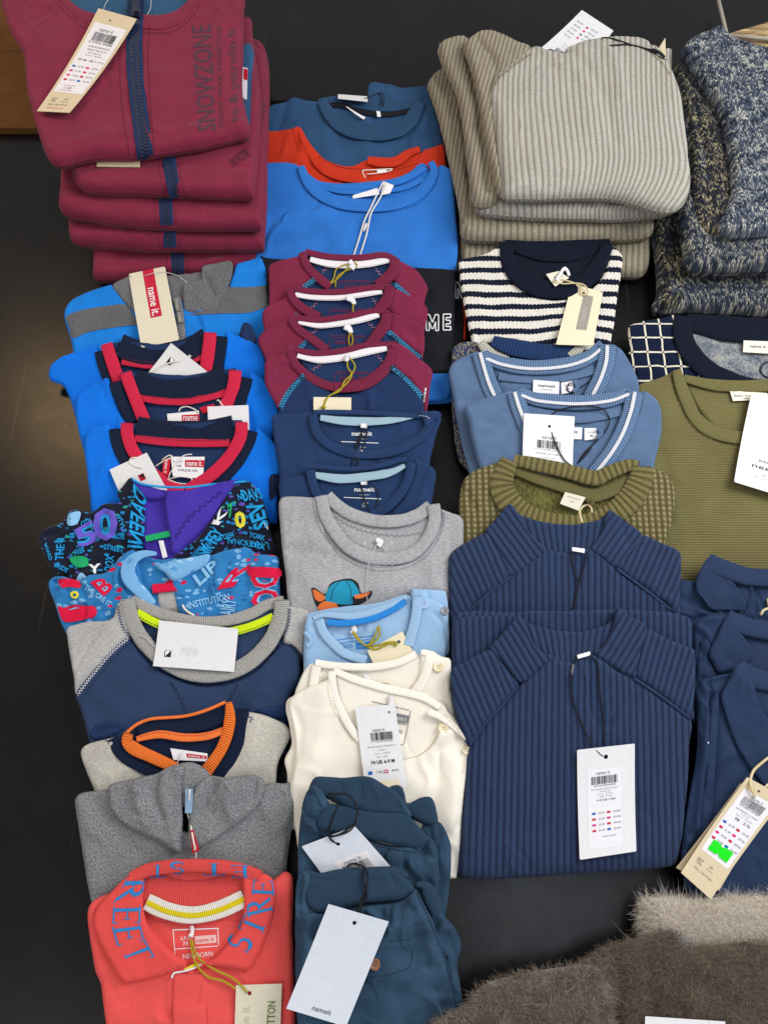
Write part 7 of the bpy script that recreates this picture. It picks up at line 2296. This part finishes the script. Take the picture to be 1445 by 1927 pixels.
p = g.panel('right_sleeve', m_nr, [(1214, 1186), (1250, 1202), (1290, 1218), (1304, 1224), (1306, 1268), (1303, 1320), (1299, 1356), (1246, 1314), (1198, 1280), (1192, 1262), (1200, 1222)],
            T=.016, dz=.002, rib=(NR, .0005), uvfun=tilt(.28), step=.003, noise=(.002, 20))
hairs(g, p, 1000, .0035, m_fz_n)
p = g.panel('collar_left', m_nr, [(974, 1160), (988, 1174), (996, 1196), (1006, 1216), (1022, 1230), (1038, 1238), (1006, 1264), (984, 1286), (974, 1284), (946, 1250), (920, 1224), (940, 1198), (958, 1176)], T=.013, r=.004, dz=.003, rib=(NR, .0005), uvfun=tilt(-.55), step=.003)
hairs(g, p, 500, .0035, m_fz_n)
p = g.panel('collar_right', m_nr, [(1158, 1144), (1184, 1162), (1214, 1182), (1206, 1220), (1196, 1258), (1190, 1278), (1150, 1256), (1116, 1233), (1130, 1220), (1144, 1196), (1154, 1170)], T=.013, r=.004, dz=.003, rib=(NR, .0005), uvfun=tilt(.55), step=.003)
hairs(g, p, 500, .0035, m_fz_n)
g.band('raglan_seam', m_seam_n, [(884, 1402), (910, 1366), (940, 1332), (975, 1290)], 5, dz=.0068, th=.002)
g.band('raglan_seam', m_seam_n, [(1192, 1276), (1244, 1311), (1298, 1352)], 5, dz=.0068, th=.002)
g.card('label', m_white_lab, [(1085, 1233), (1109, 1226), (1111, 1233), (1087, 1240)], .0008, lift_=.004)
t = G('price_tag', 'long white tag marked 116 6y hanging on the nearest navy ribbed sweater', 'price tag', at=(1140, 1510))
k = t.card('card', m_white, [(1084, 1411), (1192, 1399), (1195, 1601), (1089, 1617)], .0011, hole=(.50, .095, .0026), rad=.0015, lift_=.003)
k.rect('sticker', m_stick, .17, .20, .76, .93, .0002)
k.text(m_ink2, 'name it.', .33, .225, .58, .255)
k.barcode(m_ink, .24, .27, .70, .345, 21)
k.rows(m_ink, [(.29, .352, .66, .367, '5713723010743')])
k.rows(m_ink2, [(.24, .385, .70, .396, 'NITTIGGER LS KNIT W NAT'), (.40, .408, .58, .418, 'Peacoat'), (.34, .432, .62, .443, 'Style no. 13149627'), (.38, .455, .60, .465, 'SIZE / TAILLE'), (.33, .486, .39, .50, 'EU'), (.52, .486, .57, .50, 'UK'), (.41, .82, .65, .83, 'DESIGNED IN DENMARK')])
k.text(m_ink, '116', .40, .478, .51, .503)
k.text(m_ink, '6y', .58, .478, .66, .508)
price_rows(k, .24, .74, .60, .052, 4, [m_inkb, m_inkr, m_pink, m_inkr])
t.tube('cord', m_cordb, [(1086, 1240), (1075, 1262), (1073, 1290), (1082, 1330), (1100, 1375), (1118, 1408), (1136, 1426)], .0010, .0015)
t.tube('cord', m_cordb, [(1110, 1232), (1124, 1250), (1128, 1300), (1134, 1350), (1135, 1402)], .0010, .0012)
t.tube('cord_clasp', m_ink2, [(1078, 1250), (1075, 1270)], [.0012, .0018, .0018, .001], .001)
# ================================================================== marled chunky sweaters
MW = dict(wale=.0060, course=.0042, bump=.0020, patch=34, rnd=1.0, k=.75, dep=.55)
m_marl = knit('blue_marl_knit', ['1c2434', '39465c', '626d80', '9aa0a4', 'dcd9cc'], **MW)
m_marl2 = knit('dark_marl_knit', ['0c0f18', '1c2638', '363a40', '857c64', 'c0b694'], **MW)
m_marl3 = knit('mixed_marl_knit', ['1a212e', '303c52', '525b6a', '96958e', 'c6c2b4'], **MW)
DG = 'marled blue and cream chunky sweaters in one stack'
g = G('marled_sweater', 'lower marled chunky sweater of the stack, darker, spreading out at the left', 'sweater', DG, flat(.028), at=(1350, 450))
p = g.panel('folded_body', m_marl3, [(1240, 300, 1), (1230, 410), (1223, 440), (1230, 480), (1235, 530), (1232, 562), (1225, 580), (1242, 590), (1290, 588), (1325, 590), (1400, 594), (1460, 598), (1580, 600, 1), (1580, 200, 1), (1260, 200, 1)], T=.052, r=.022, step=.0045, noise=(.005, 16))
g.panel('left_sleeve', m_marl2, [(1246, 250), (1262, 260), (1280, 330), (1280, 430), (1290, 520), (1284, 575), (1260, 588), (1234, 586), (1240, 540), (1232, 480), (1224, 440), (1236, 380)], T=.030, dz=.014, r=.014, step=.0045, noise=(.005, 24), creases=[([(1262, 430), (1268, 560)], .004, .008)])
g = G('marled_sweater', 'upper marled chunky sweater of the stack, pale blue, at the right edge', 'sweater', DG, flat(.082), at=(1370, 280))
p = g.panel('folded_body', m_marl3, [(1272, 150, 1), (1280, 240), (1290, 300), (1284, 360), (1276, 400), (1280, 450), (1288, 495), (1298, 508), (1330, 513), (1400, 512), (1470, 510), (1580, 508, 1), (1580, 170, 1), (1300, 150, 1)], T=.044, r=.020, step=.0045, noise=(.005, 16))
g.panel('left_sleeve', m_marl2, [(1262, 136), (1275, 150), (1300, 190), (1330, 240), (1352, 300), (1362, 360), (1366, 400), (1350, 450), (1330, 462), (1304, 440), (1290, 380), (1294, 320), (1286, 240), (1272, 190)], T=.030, dz=.014, r=.014, step=.0045, noise=(.006, 20), creases=[([(1290, 200), (1312, 300), (1322, 430)], -.005, .006)])
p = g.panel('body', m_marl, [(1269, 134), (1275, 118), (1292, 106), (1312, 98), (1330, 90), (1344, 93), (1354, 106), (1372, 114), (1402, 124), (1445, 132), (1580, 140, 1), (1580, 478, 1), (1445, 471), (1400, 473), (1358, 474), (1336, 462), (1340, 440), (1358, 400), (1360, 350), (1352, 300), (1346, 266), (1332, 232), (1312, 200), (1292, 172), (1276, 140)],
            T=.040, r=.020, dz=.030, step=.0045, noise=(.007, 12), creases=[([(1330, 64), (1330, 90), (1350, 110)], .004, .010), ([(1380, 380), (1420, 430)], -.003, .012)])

# ================================================================== windowpane check sweater
m_gridk = NT('navy_check_knit', .92, .12, .03)
_u, _v = m_gridk.uv()
_n = m_gridk.math('MULTIPLY', m_gridk.math('SUBTRACT', m_gridk.noise(60, 60, 2), .5), .0022)
_gu = m_gridk.math('ABSOLUTE', m_gridk.math('SUBTRACT', m_gridk.math('FRACT', m_gridk.math('MULTIPLY', m_gridk.math('ADD', _u, _n), 1 / .0238)), .5))
_gv = m_gridk.math('ABSOLUTE', m_gridk.math('SUBTRACT', m_gridk.math('FRACT', m_gridk.math('MULTIPLY', m_gridk.math('ADD', _v, _n), 1 / .0250)), .5))
_l = m_gridk.math('ADD', m_gridk.math('LESS_THAN', _gu, .056), m_gridk.math('LESS_THAN', _gv, .056))
_both = m_gridk.math('GREATER_THAN', _l, 1.5)
_l = m_gridk.math('SUBTRACT', m_gridk.math('MINIMUM', _l, 1.0), _both)
_ff = m_gridk.noise(800, 800, 2)
_c = m_gridk.mix(_l, hexl('101b33'), hexl('e3ddc8'))
m_gridk.color(m_gridk.scale_col(_c, m_gridk.remap(_ff, .3, .7, .86, 1.1)))
m_gridk.bump(m_gridk.math('ADD', _ff, m_gridk.math('MULTIPLY', _l, 1.5)), .0006)
m_gridk = m_gridk.m
m_marlin = knit('grey_marl_inside', ['3a4864', '8f98a4', 'c8c6bc'], .0020, .0018, bump=.0006, dep=.3)
g = G('check_sweater', 'navy sweater with a cream windowpane check and marled inside', 'sweater', surf=Surf([(560, .030), (620, .034), (720, .028), (860, .014)]), at=(1330, 650))
g.panel('back_panel', m_marlin, [(1296, 628), (1340, 634), (1400, 642), (1470, 646), (1560, 640, 1), (1560, 760, 1), (1380, 740), (1330, 706), (1304, 670)], dz=-.001, T=.008)
_x0, _y0 = [float(q) for q in lift(1181.5, 613, .036)[:2]]
g.panel('front_panel', m_gridk, [(1205, 800, 1), (1199, 735), (1190, 700), (1184, 679), (1181, 640), (1181, 616), (1188, 611), (1212, 604), (1239, 600), (1268, 592, 1), (1284, 640), (1304, 690), (1340, 722), (1385, 745), (1450, 755), (1450, 810, 1)],
        T=.012, noise=(.0012, 20), uvfun=lambda a, b, x, y: np.column_stack([x - _x0 + .0238 * .5, y - _y0 + .0250 * .42]))
g.band('collar_back', m_nvk_rib, [(1290, 606), (1350, 616), (1420, 622), (1500, 622)], [30, 48, 48, 46], dz=.004, th=.004)
g.band('neckband', m_nvk_rib, [(1286, 596), (1284, 626), (1296, 660), (1326, 692), (1362, 712), (1410, 728), (1470, 734)], [36, 38, 38, 36, 34, 34, 34], dz=.0062, th=.004)
q = g.card('label', m_ivory_lab, [(1398, 641), (1452, 643), (1452, 666), (1397, 663)], .0006, lift_=.002)
q.text(m_ink, 'name it', .24, .36, .78, .58)
g.tube('cord', m_cordb, [(1445, 680), (1434, 686), (1430, 698), (1438, 708), (1450, 712)], .0012, .001)

# ================================================================== fine olive knit
m_of = NT('olive_fine_knit', .92, .12, .04)
_u, _v = m_of.uv()
_k = m_of.math('ABSOLUTE', m_of.math('SUBTRACT', m_of.math('FRACT', m_of.math('MULTIPLY', _u, 1 / .0036)), .5))
_rw = m_of.remap(m_of.math('SINE', m_of.math('MULTIPLY', m_of.math('ADD', m_of.math('MULTIPLY', _v, 1 / .0036), m_of.math('MULTIPLY', _k, .55)), 2 * math.pi)), -1, 1, 0, 1)
_ff = m_of.noise(800, 500, 3, .65)
_c = m_of.mix(m_of.remap(m_of.noise(14, 14, 3, z=3), .35, .65), hexl('7c764c'), hexl('736b46'))
m_of.color(m_of.scale_col(_c, m_of.math('MULTIPLY', m_of.remap(_rw, 0, 1, .66, 1.06), m_of.remap(_ff, .3, .7, .88, 1.12))))
m_of.bump(m_of.math('ADD', _rw, m_of.math('MULTIPLY', _ff, .4)), .0007)
m_of = m_of.m
m_ofr = ribmat('olive_fine_rib', '777148', .0024, .28)
g = G('fine_knit_sweater', 'plain olive fine-knit sweater with a round ribbed neck at the right edge', 'sweater', surf=Surf([(620, .046), (700, .046), (1060, .030), (1200, .012)]), at=(1350, 880))
g.panel('back_panel', m_of, [(1290, 712), (1340, 722), (1445, 722), (1560, 716, 1), (1560, 820, 1), (1445, 828), (1370, 824), (1322, 780), (1300, 745)], dz=-.002, T=.007)
g.panel('front_panel', m_of, [(1196, 1180, 1), (1196, 1000), (1198, 800), (1199, 728), (1215, 720), (1239, 712), (1256, 704), (1268, 697, 1), (1280, 740), (1298, 785), (1328, 815), (1360, 830), (1400, 836), (1450, 832), (1560, 800, 1), (1560, 1180, 1)],
        T=.014, noise=(.0035, 12), creases=[([(1330, 840), (1320, 1000)], .002, .012), ([(1245, 860), (1255, 980)], -.003, .010)])
g.band('collar_back', m_ofr, [(1286, 712), (1340, 724), (1400, 727), (1460, 724), (1540, 716)], [14, 22, 23, 23, 22], dz=.004, th=.003)
g.band('neckband', m_ofr, [(1272, 697), (1280, 725), (1292, 755), (1306, 784), (1330, 806), (1362, 819), (1400, 824), (1450, 820), (1500, 800)], [18, 24, 25, 25, 25, 25, 25, 25, 25], dz=.0062, th=.0035)
g.stitches('neck_seam', plain('olive_thread', '4c4826', .8, .2), [(1261, 706), (1270, 738), (1282, 768), (1298, 797), (1324, 820), (1360, 833), (1390, 838)], 1.8, 4, 2, zig=3)
q = g.card('label', m_ivory_lab, [(1372, 735), (1442, 740), (1448, 752), (1378, 755)], .0006, lift_=.002)
q.rows(m_ink2, [(.08, .35, .6, .6, 'basic need'), (.3, .72, .5, .86, 'summer')])
t = G('price_tag', 'large white tag printed basic needs, cut by the right edge', 'price tag', at=(1410, 840))
k = t.card('card', m_white, [(1411, 743), (1500, 760), (1478, 940), (1378, 909)], .0010, lift_=.005, rad=.002)
k.text(m_ink2, 'basic', .40, .68, .70, .71)
k.text(m_ink, 'needs', .28, .74, .86, .785)
k.rows(m_ink2, [(.50, .84, .56, .846, '-'), (.36, .87, .74, .885, 'by name it')])

# ================================================================== navy woven shirts
SG = 'navy cotton shirts at the right edge'


def shirt(lab, surf, at, body, collar, extra=(), creases=(), stand=None):
    g = G('cotton_shirt', lab, 'shirt', SG, surf, at=at)
    g.panel('body', m_woven, body, T=.010, r=.005, noise=(.004, 22), creases=creases, wr=(.0045, 20))
    for nm, e, dz, cr in extra:
        g.panel(nm, m_woven, e, T=.006, dz=dz, r=.003, wr=(.004, 24), noise=(.004, 40), creases=cr)
    if stand:
        g.band('collar_stand', m_woven, stand[0], stand[1], dz=.006, th=.004)
        g.stitches('seam', m_stitch_d, [(x, y + stand[1] * .42) for x, y in stand[0]], 1.3, 5, 2)
    g.panel('collar_leaf', m_woven, collar, T=.0045, r=.002, dz=.009, noise=(.0028, 34), wr=(.002, 22))
    return g


g = shirt('farthest navy cotton shirt, its collar resting on the olive knit', Surf([(960, .056), (1060, .054), (1165, .040), (1300, .022)]), (1360, 1110),
          [(1262, 1230, 1), (1262, 1094), (1285, 1090), (1304, 1094), (1320, 1070), (1350, 1066), (1400, 1070), (1560, 1074, 1), (1560, 1230, 1)],
          [(1327, 1053), (1340, 1058), (1358, 1078), (1380, 1108), (1397, 1138), (1394, 1153), (1366, 1152), (1334, 1150), (1318, 1130), (1304, 1108), (1310, 1080)],
          creases=[([(1275, 1140), (1310, 1150)], .004, .006), ([(1290, 1100), (1300, 1150)], -.003, .006)], stand=([(1330, 1058), (1360, 1070), (1400, 1084), (1450, 1088), (1540, 1086)], 34))
g.tube('cord', m_cordn, [(1430, 1158), (1436, 1148), (1446, 1144), (1452, 1130), (1444, 1128), (1446, 1140)], .0018, .002)
g = shirt('middle navy cotton shirt with crumpled shoulder at the right edge', Surf([(1060, .062), (1160, .060), (1270, .044), (1400, .024)]), (1370, 1220),
          [(1300, 1360, 1), (1300, 1280), (1302, 1230), (1303, 1180), (1316, 1164), (1335, 1157), (1365, 1156), (1400, 1164), (1450, 1168), (1560, 1172, 1), (1560, 1360, 1)],
          [(1363, 1162), (1374, 1176), (1388, 1196), (1400, 1212), (1412, 1238), (1396, 1254), (1370, 1264), (1346, 1269), (1336, 1252), (1328, 1230), (1344, 1200)],
          extra=[('sleeve_fold', [(1310, 1290), (1310, 1240), (1314, 1206), (1328, 1204), (1334, 1222), (1330, 1240), (1342, 1262), (1344, 1276)], .004, [([(1325, 1215), (1322, 1270)], .002, .004)])],
          creases=[([(1306, 1180), (1322, 1190), (1330, 1206)], .005, .004), ([(1316, 1170), (1340, 1164)], .003, .005)], stand=([(1366, 1164), (1400, 1178), (1450, 1188), (1540, 1190)], 36))
g = shirt('nearest navy cotton shirt with a long collar point under the kraft tag', Surf([(1150, .070), (1260, .068), (1480, .046), (1800, .020)]), (1370, 1450),
          [(1296, 1720, 1), (1284, 1640), (1282, 1590), (1296, 1500), (1305, 1452), (1311, 1400), (1312, 1340), (1311, 1296), (1320, 1281), (1345, 1272), (1374, 1267), (1384, 1256), (1410, 1258), (1450, 1262), (1560, 1262, 1), (1560, 1720, 1)],
          [(1383, 1251), (1396, 1258), (1410, 1290), (1431, 1348), (1446, 1366), (1470, 1400), (1480, 1500), (1440, 1487), (1418, 1462), (1390, 1424), (1374, 1390), (1363, 1355), (1356, 1330), (1351, 1312), (1366, 1282)],
          extra=[('placket_fold', [(1318, 1720, 1), (1312, 1600), (1322, 1480), (1328, 1380), (1334, 1320), (1345, 1304), (1351, 1318), (1346, 1400), (1340, 1500), (1336, 1600), (1340, 1720, 1)], .003, ())],
          creases=[([(1320, 1290), (1330, 1310), (1322, 1420), (1308, 1560)], .006, .005), ([(1336, 1310), (1340, 1420), (1322, 1560)], -.005, .006), ([(1370, 1420), (1340, 1440)], .003, .006), ([(1400, 1480), (1360, 1560), (1320, 1640)], .004, .016), ([(1312, 1296), (1350, 1282), (1370, 1278)], -.004, .005)],
          stand=([(1386, 1256), (1410, 1272), (1450, 1284), (1540, 1288)], 38))
g.stitches('thread_speck', m_whiteink, [(1331, 1397), (1334, 1399)], 2.5, 2.5, 0)
t = G('price_tag', 'kraft tag with bright green sticker on the nearest navy cotton shirt', 'price tag', at=(1370, 1580))
t.card('second_card', m_kraft, [(1392, 1474), (1450, 1500), (1352, 1676), (1271, 1633)], .0008, lift_=.004)
k = t.card('card', m_kraft, [(1402, 1462), (1473, 1500), (1334, 1691), (1278, 1641)], .0009, hole=(.42, .06, .0016), lift_=.003)
k.rect('sticker', m_stick, .10, .10, .92, .735, .0002)
k.text(m_ink2, 'name it', .38, .125, .68, .15)
k.barcode(m_ink, .22, .155, .80, .225, 31)
k.rows(m_ink, [(.24, .228, .78, .245, '5713021137409')])
k.rows(m_ink2, [(.22, .27, .82, .283, 'NMMFRESH LS SHIRT'), (.4, .295, .62, .305, 'Mood Indigo'), (.3, .318, .76, .33, 'Style no. 13137651')])
k.text(m_ink, '98', .34, .345, .46, .37)
k.text(m_ink, '2-3y', .58, .345, .78, .375)
price_rows(k, .14, .88, .42, .055, 4, [m_inkb, m_inkr, m_pink, m_inkr])
k.poly('green_sticker', m_green, [(.22, .605), (.44, .605), (.47, .62), (.52, .62), (.55, .605), (.80, .605), (.80, .70), (.56, .70), (.53, .685), (.48, .685), (.45, .70), (.22, .70)][::-1], .0012)
k.text(m_ink2, 'FSC', .16, .80, .32, .85)
k.rows(m_ink2, [(.52, .80, .62, .815, 'MIX'), (.48, .83, .68, .842, 'Paper'), (.2, .88, .76, .895, 'FSC C017797')])
t.tube('cord', m_cordn, [(1419, 1500), (1411, 1475), (1416, 1452), (1432, 1436), (1448, 1424), (1470, 1412)], .0017, .002, rise=[0, .006, .006, .006, .006, .004])
t.tube('cord', m_cordn, [(1437, 1490), (1442, 1478), (1460, 1470)], .0015, .002)

# ================================================================== mohair sweaters
def mohair(name, c1, c2, row=.0055):
    m = NT(name, .98, .08, .15)
    u, v = m.uv()
    w_ = m.remap(m.math('SINE', m.math('MULTIPLY', m.math('ADD', v, m.math('MULTIPLY', m.noise(40, 40, 2), .004)), 2 * math.pi / row)), -1, 1, 0, 1)
    n1 = m.noise(300, 240, 4, .7)
    c = m.mix(m.remap(m.noise(34, 50, 4, z=4), .40, .60), dark(hexl(c1), .62), dark(hexl(c2), 1.2))
    m.color(m.scale_col(c, m.math('MULTIPLY', m.remap(w_, 0, 1, .78, 1.05), m.remap(n1, .3, .7, .75, 1.2))))
    m.bump(m.math('ADD', w_, n1), .0014)
    return m.m


def fur(name, c, rough=.55):
    m = NT(name, rough, .3, .3)
    m.color(hexl(c))
    return m.m


m_moh_l = mohair('pale_mohair', 'c8bcaa', 'b8ac9c')
m_moh_d = mohair('brown_mohair', '594d42', '6c5f52')
m_moh_g = mohair('grey_brown_mohair', '6c6158', '82766b')
f_l, f_l2 = fur('pale_hair', 'e0d4c2'), fur('white_hair', 'e6e2dc')
f_d, f_d2 = fur('brown_hair', '7e6e5e'), fur('dark_hair', '54483c')
f_g = fur('silver_hair', 'a8a8a8')
MG = 'fluffy mohair sweaters at the lower right'
g = G('mohair_sweater', 'pale beige fluffy mohair sweater at the lower right', 'sweater', MG, flat(.030), at=(1330, 1740))
p = g.panel('folded_body', m_moh_l, [(1200, 1840, 1), (1199, 1760), (1200, 1712), (1206, 1694), (1222, 1688), (1260, 1689), (1330, 1688), (1400, 1686), (1560, 1684, 1), (1560, 1840, 1)], T=.050, r=.018, uvrot=.1, noise=(.004, 26), creases=[([(1210, 1700), (1240, 1740)], .004, .01)])
hairs(g, p, 26000, .011, f_l, .00030, lean=1.1)
hairs(g, p, 12000, .017, f_l2, .00026, lean=1.1, seed=9)
g = G('mohair_sweater', 'dark brown fluffy mohair sweater in the lower right corner', 'sweater', MG, flat(.062), at=(1330, 1840))
p = g.panel('folded_body', m_moh_d, [(1270, 2030, 1), (1262, 1900), (1258, 1820), (1262, 1784), (1286, 1770), (1304, 1780), (1340, 1778), (1400, 1772), (1560, 1764, 1), (1560, 2030, 1)], T=.044, r=.018, noise=(.005, 24))
hairs(g, p, 22000, .009, f_d, .00032, lean=1.2)
hairs(g, p, 9000, .011, f_d2, .00034, lean=1.2, seed=31)
p2 = g.panel('folded_sleeve', m_moh_d, [(1080, 2030, 1), (1092, 1900), (1100, 1840), (1084, 1818), (1110, 1800), (1150, 1780), (1190, 1768), (1229, 1760), (1258, 1752), (1276, 1764), (1286, 1800), (1300, 1860), (1318, 1910), (1330, 2030, 1)], T=.040, dz=-.002, r=.016, noise=(.005, 24), uvrot=.25, creases=[([(1266, 1770), (1290, 1850), (1310, 1920)], .004, .008), ([(1150, 1790), (1162, 1850), (1150, 1930)], -.009, .008), ([(1210, 1775), (1216, 1850), (1230, 1930)], -.005, .010), ([(1300, 1800), (1322, 1870), (1350, 1927)], -.008, .006)])
hairs(g, p2, 20000, .010, f_d, .00032, lean=1.1)
hairs(g, p2, 9000, .011, f_d2, .00034, lean=1.1, seed=12)
g.band('sleeve_edge', m_moh_g, [(1278, 1768), (1290, 1800), (1302, 1840), (1322, 1880), (1350, 1904), (1390, 1930)], [8, 14, 16, 18, 18, 18], dz=.012, th=.002)
hairs(g, g.o.children[-1], 6000, .012, f_g, .00022, lean=1.1, seed=5)
g = G('mohair_sweater', 'grey brown fluffy mohair sweater at the bottom, left of the dark one', 'sweater', MG, flat(.078), at=(1010, 1880))
p = g.panel('folded_body', m_moh_g, [(770, 2030, 1), (800, 1940), (840, 1910), (874, 1889), (900, 1862), (926, 1846), (952, 1838), (980, 1832), (1040, 1822), (1090, 1816), (1118, 1818), (1132, 1830), (1142, 1860), (1150, 1900), (1158, 2030, 1)], T=.044, r=.018, noise=(.006, 24), uvrot=.12, creases=[([(1100, 1822), (1120, 1870), (1128, 1930)], -.006, .007), ([(900, 1880), (1000, 1860), (1090, 1850)], -.004, .008), ([(960, 1900), (990, 1927)], -.005, .008)])
hairs(g, p, 22000, .009, fur('taupe_hair', '8e7e70'), .00032, lean=1.2)
hairs(g, p, 9000, .010, f_d2, .00034, lean=1.2, seed=33)
hairs(g, p, 900, .018, f_g, .00026, seed=15, lean=.8)
t = G('price_tag', 'white tag edge on the dark mohair sweater at the bottom of the frame', 'price tag', at=(1290, 1920))
t.card('card', m_white, [(1213, 1912), (1363, 1922), (1360, 2010), (1210, 2000)], .0009, lift_=.006)
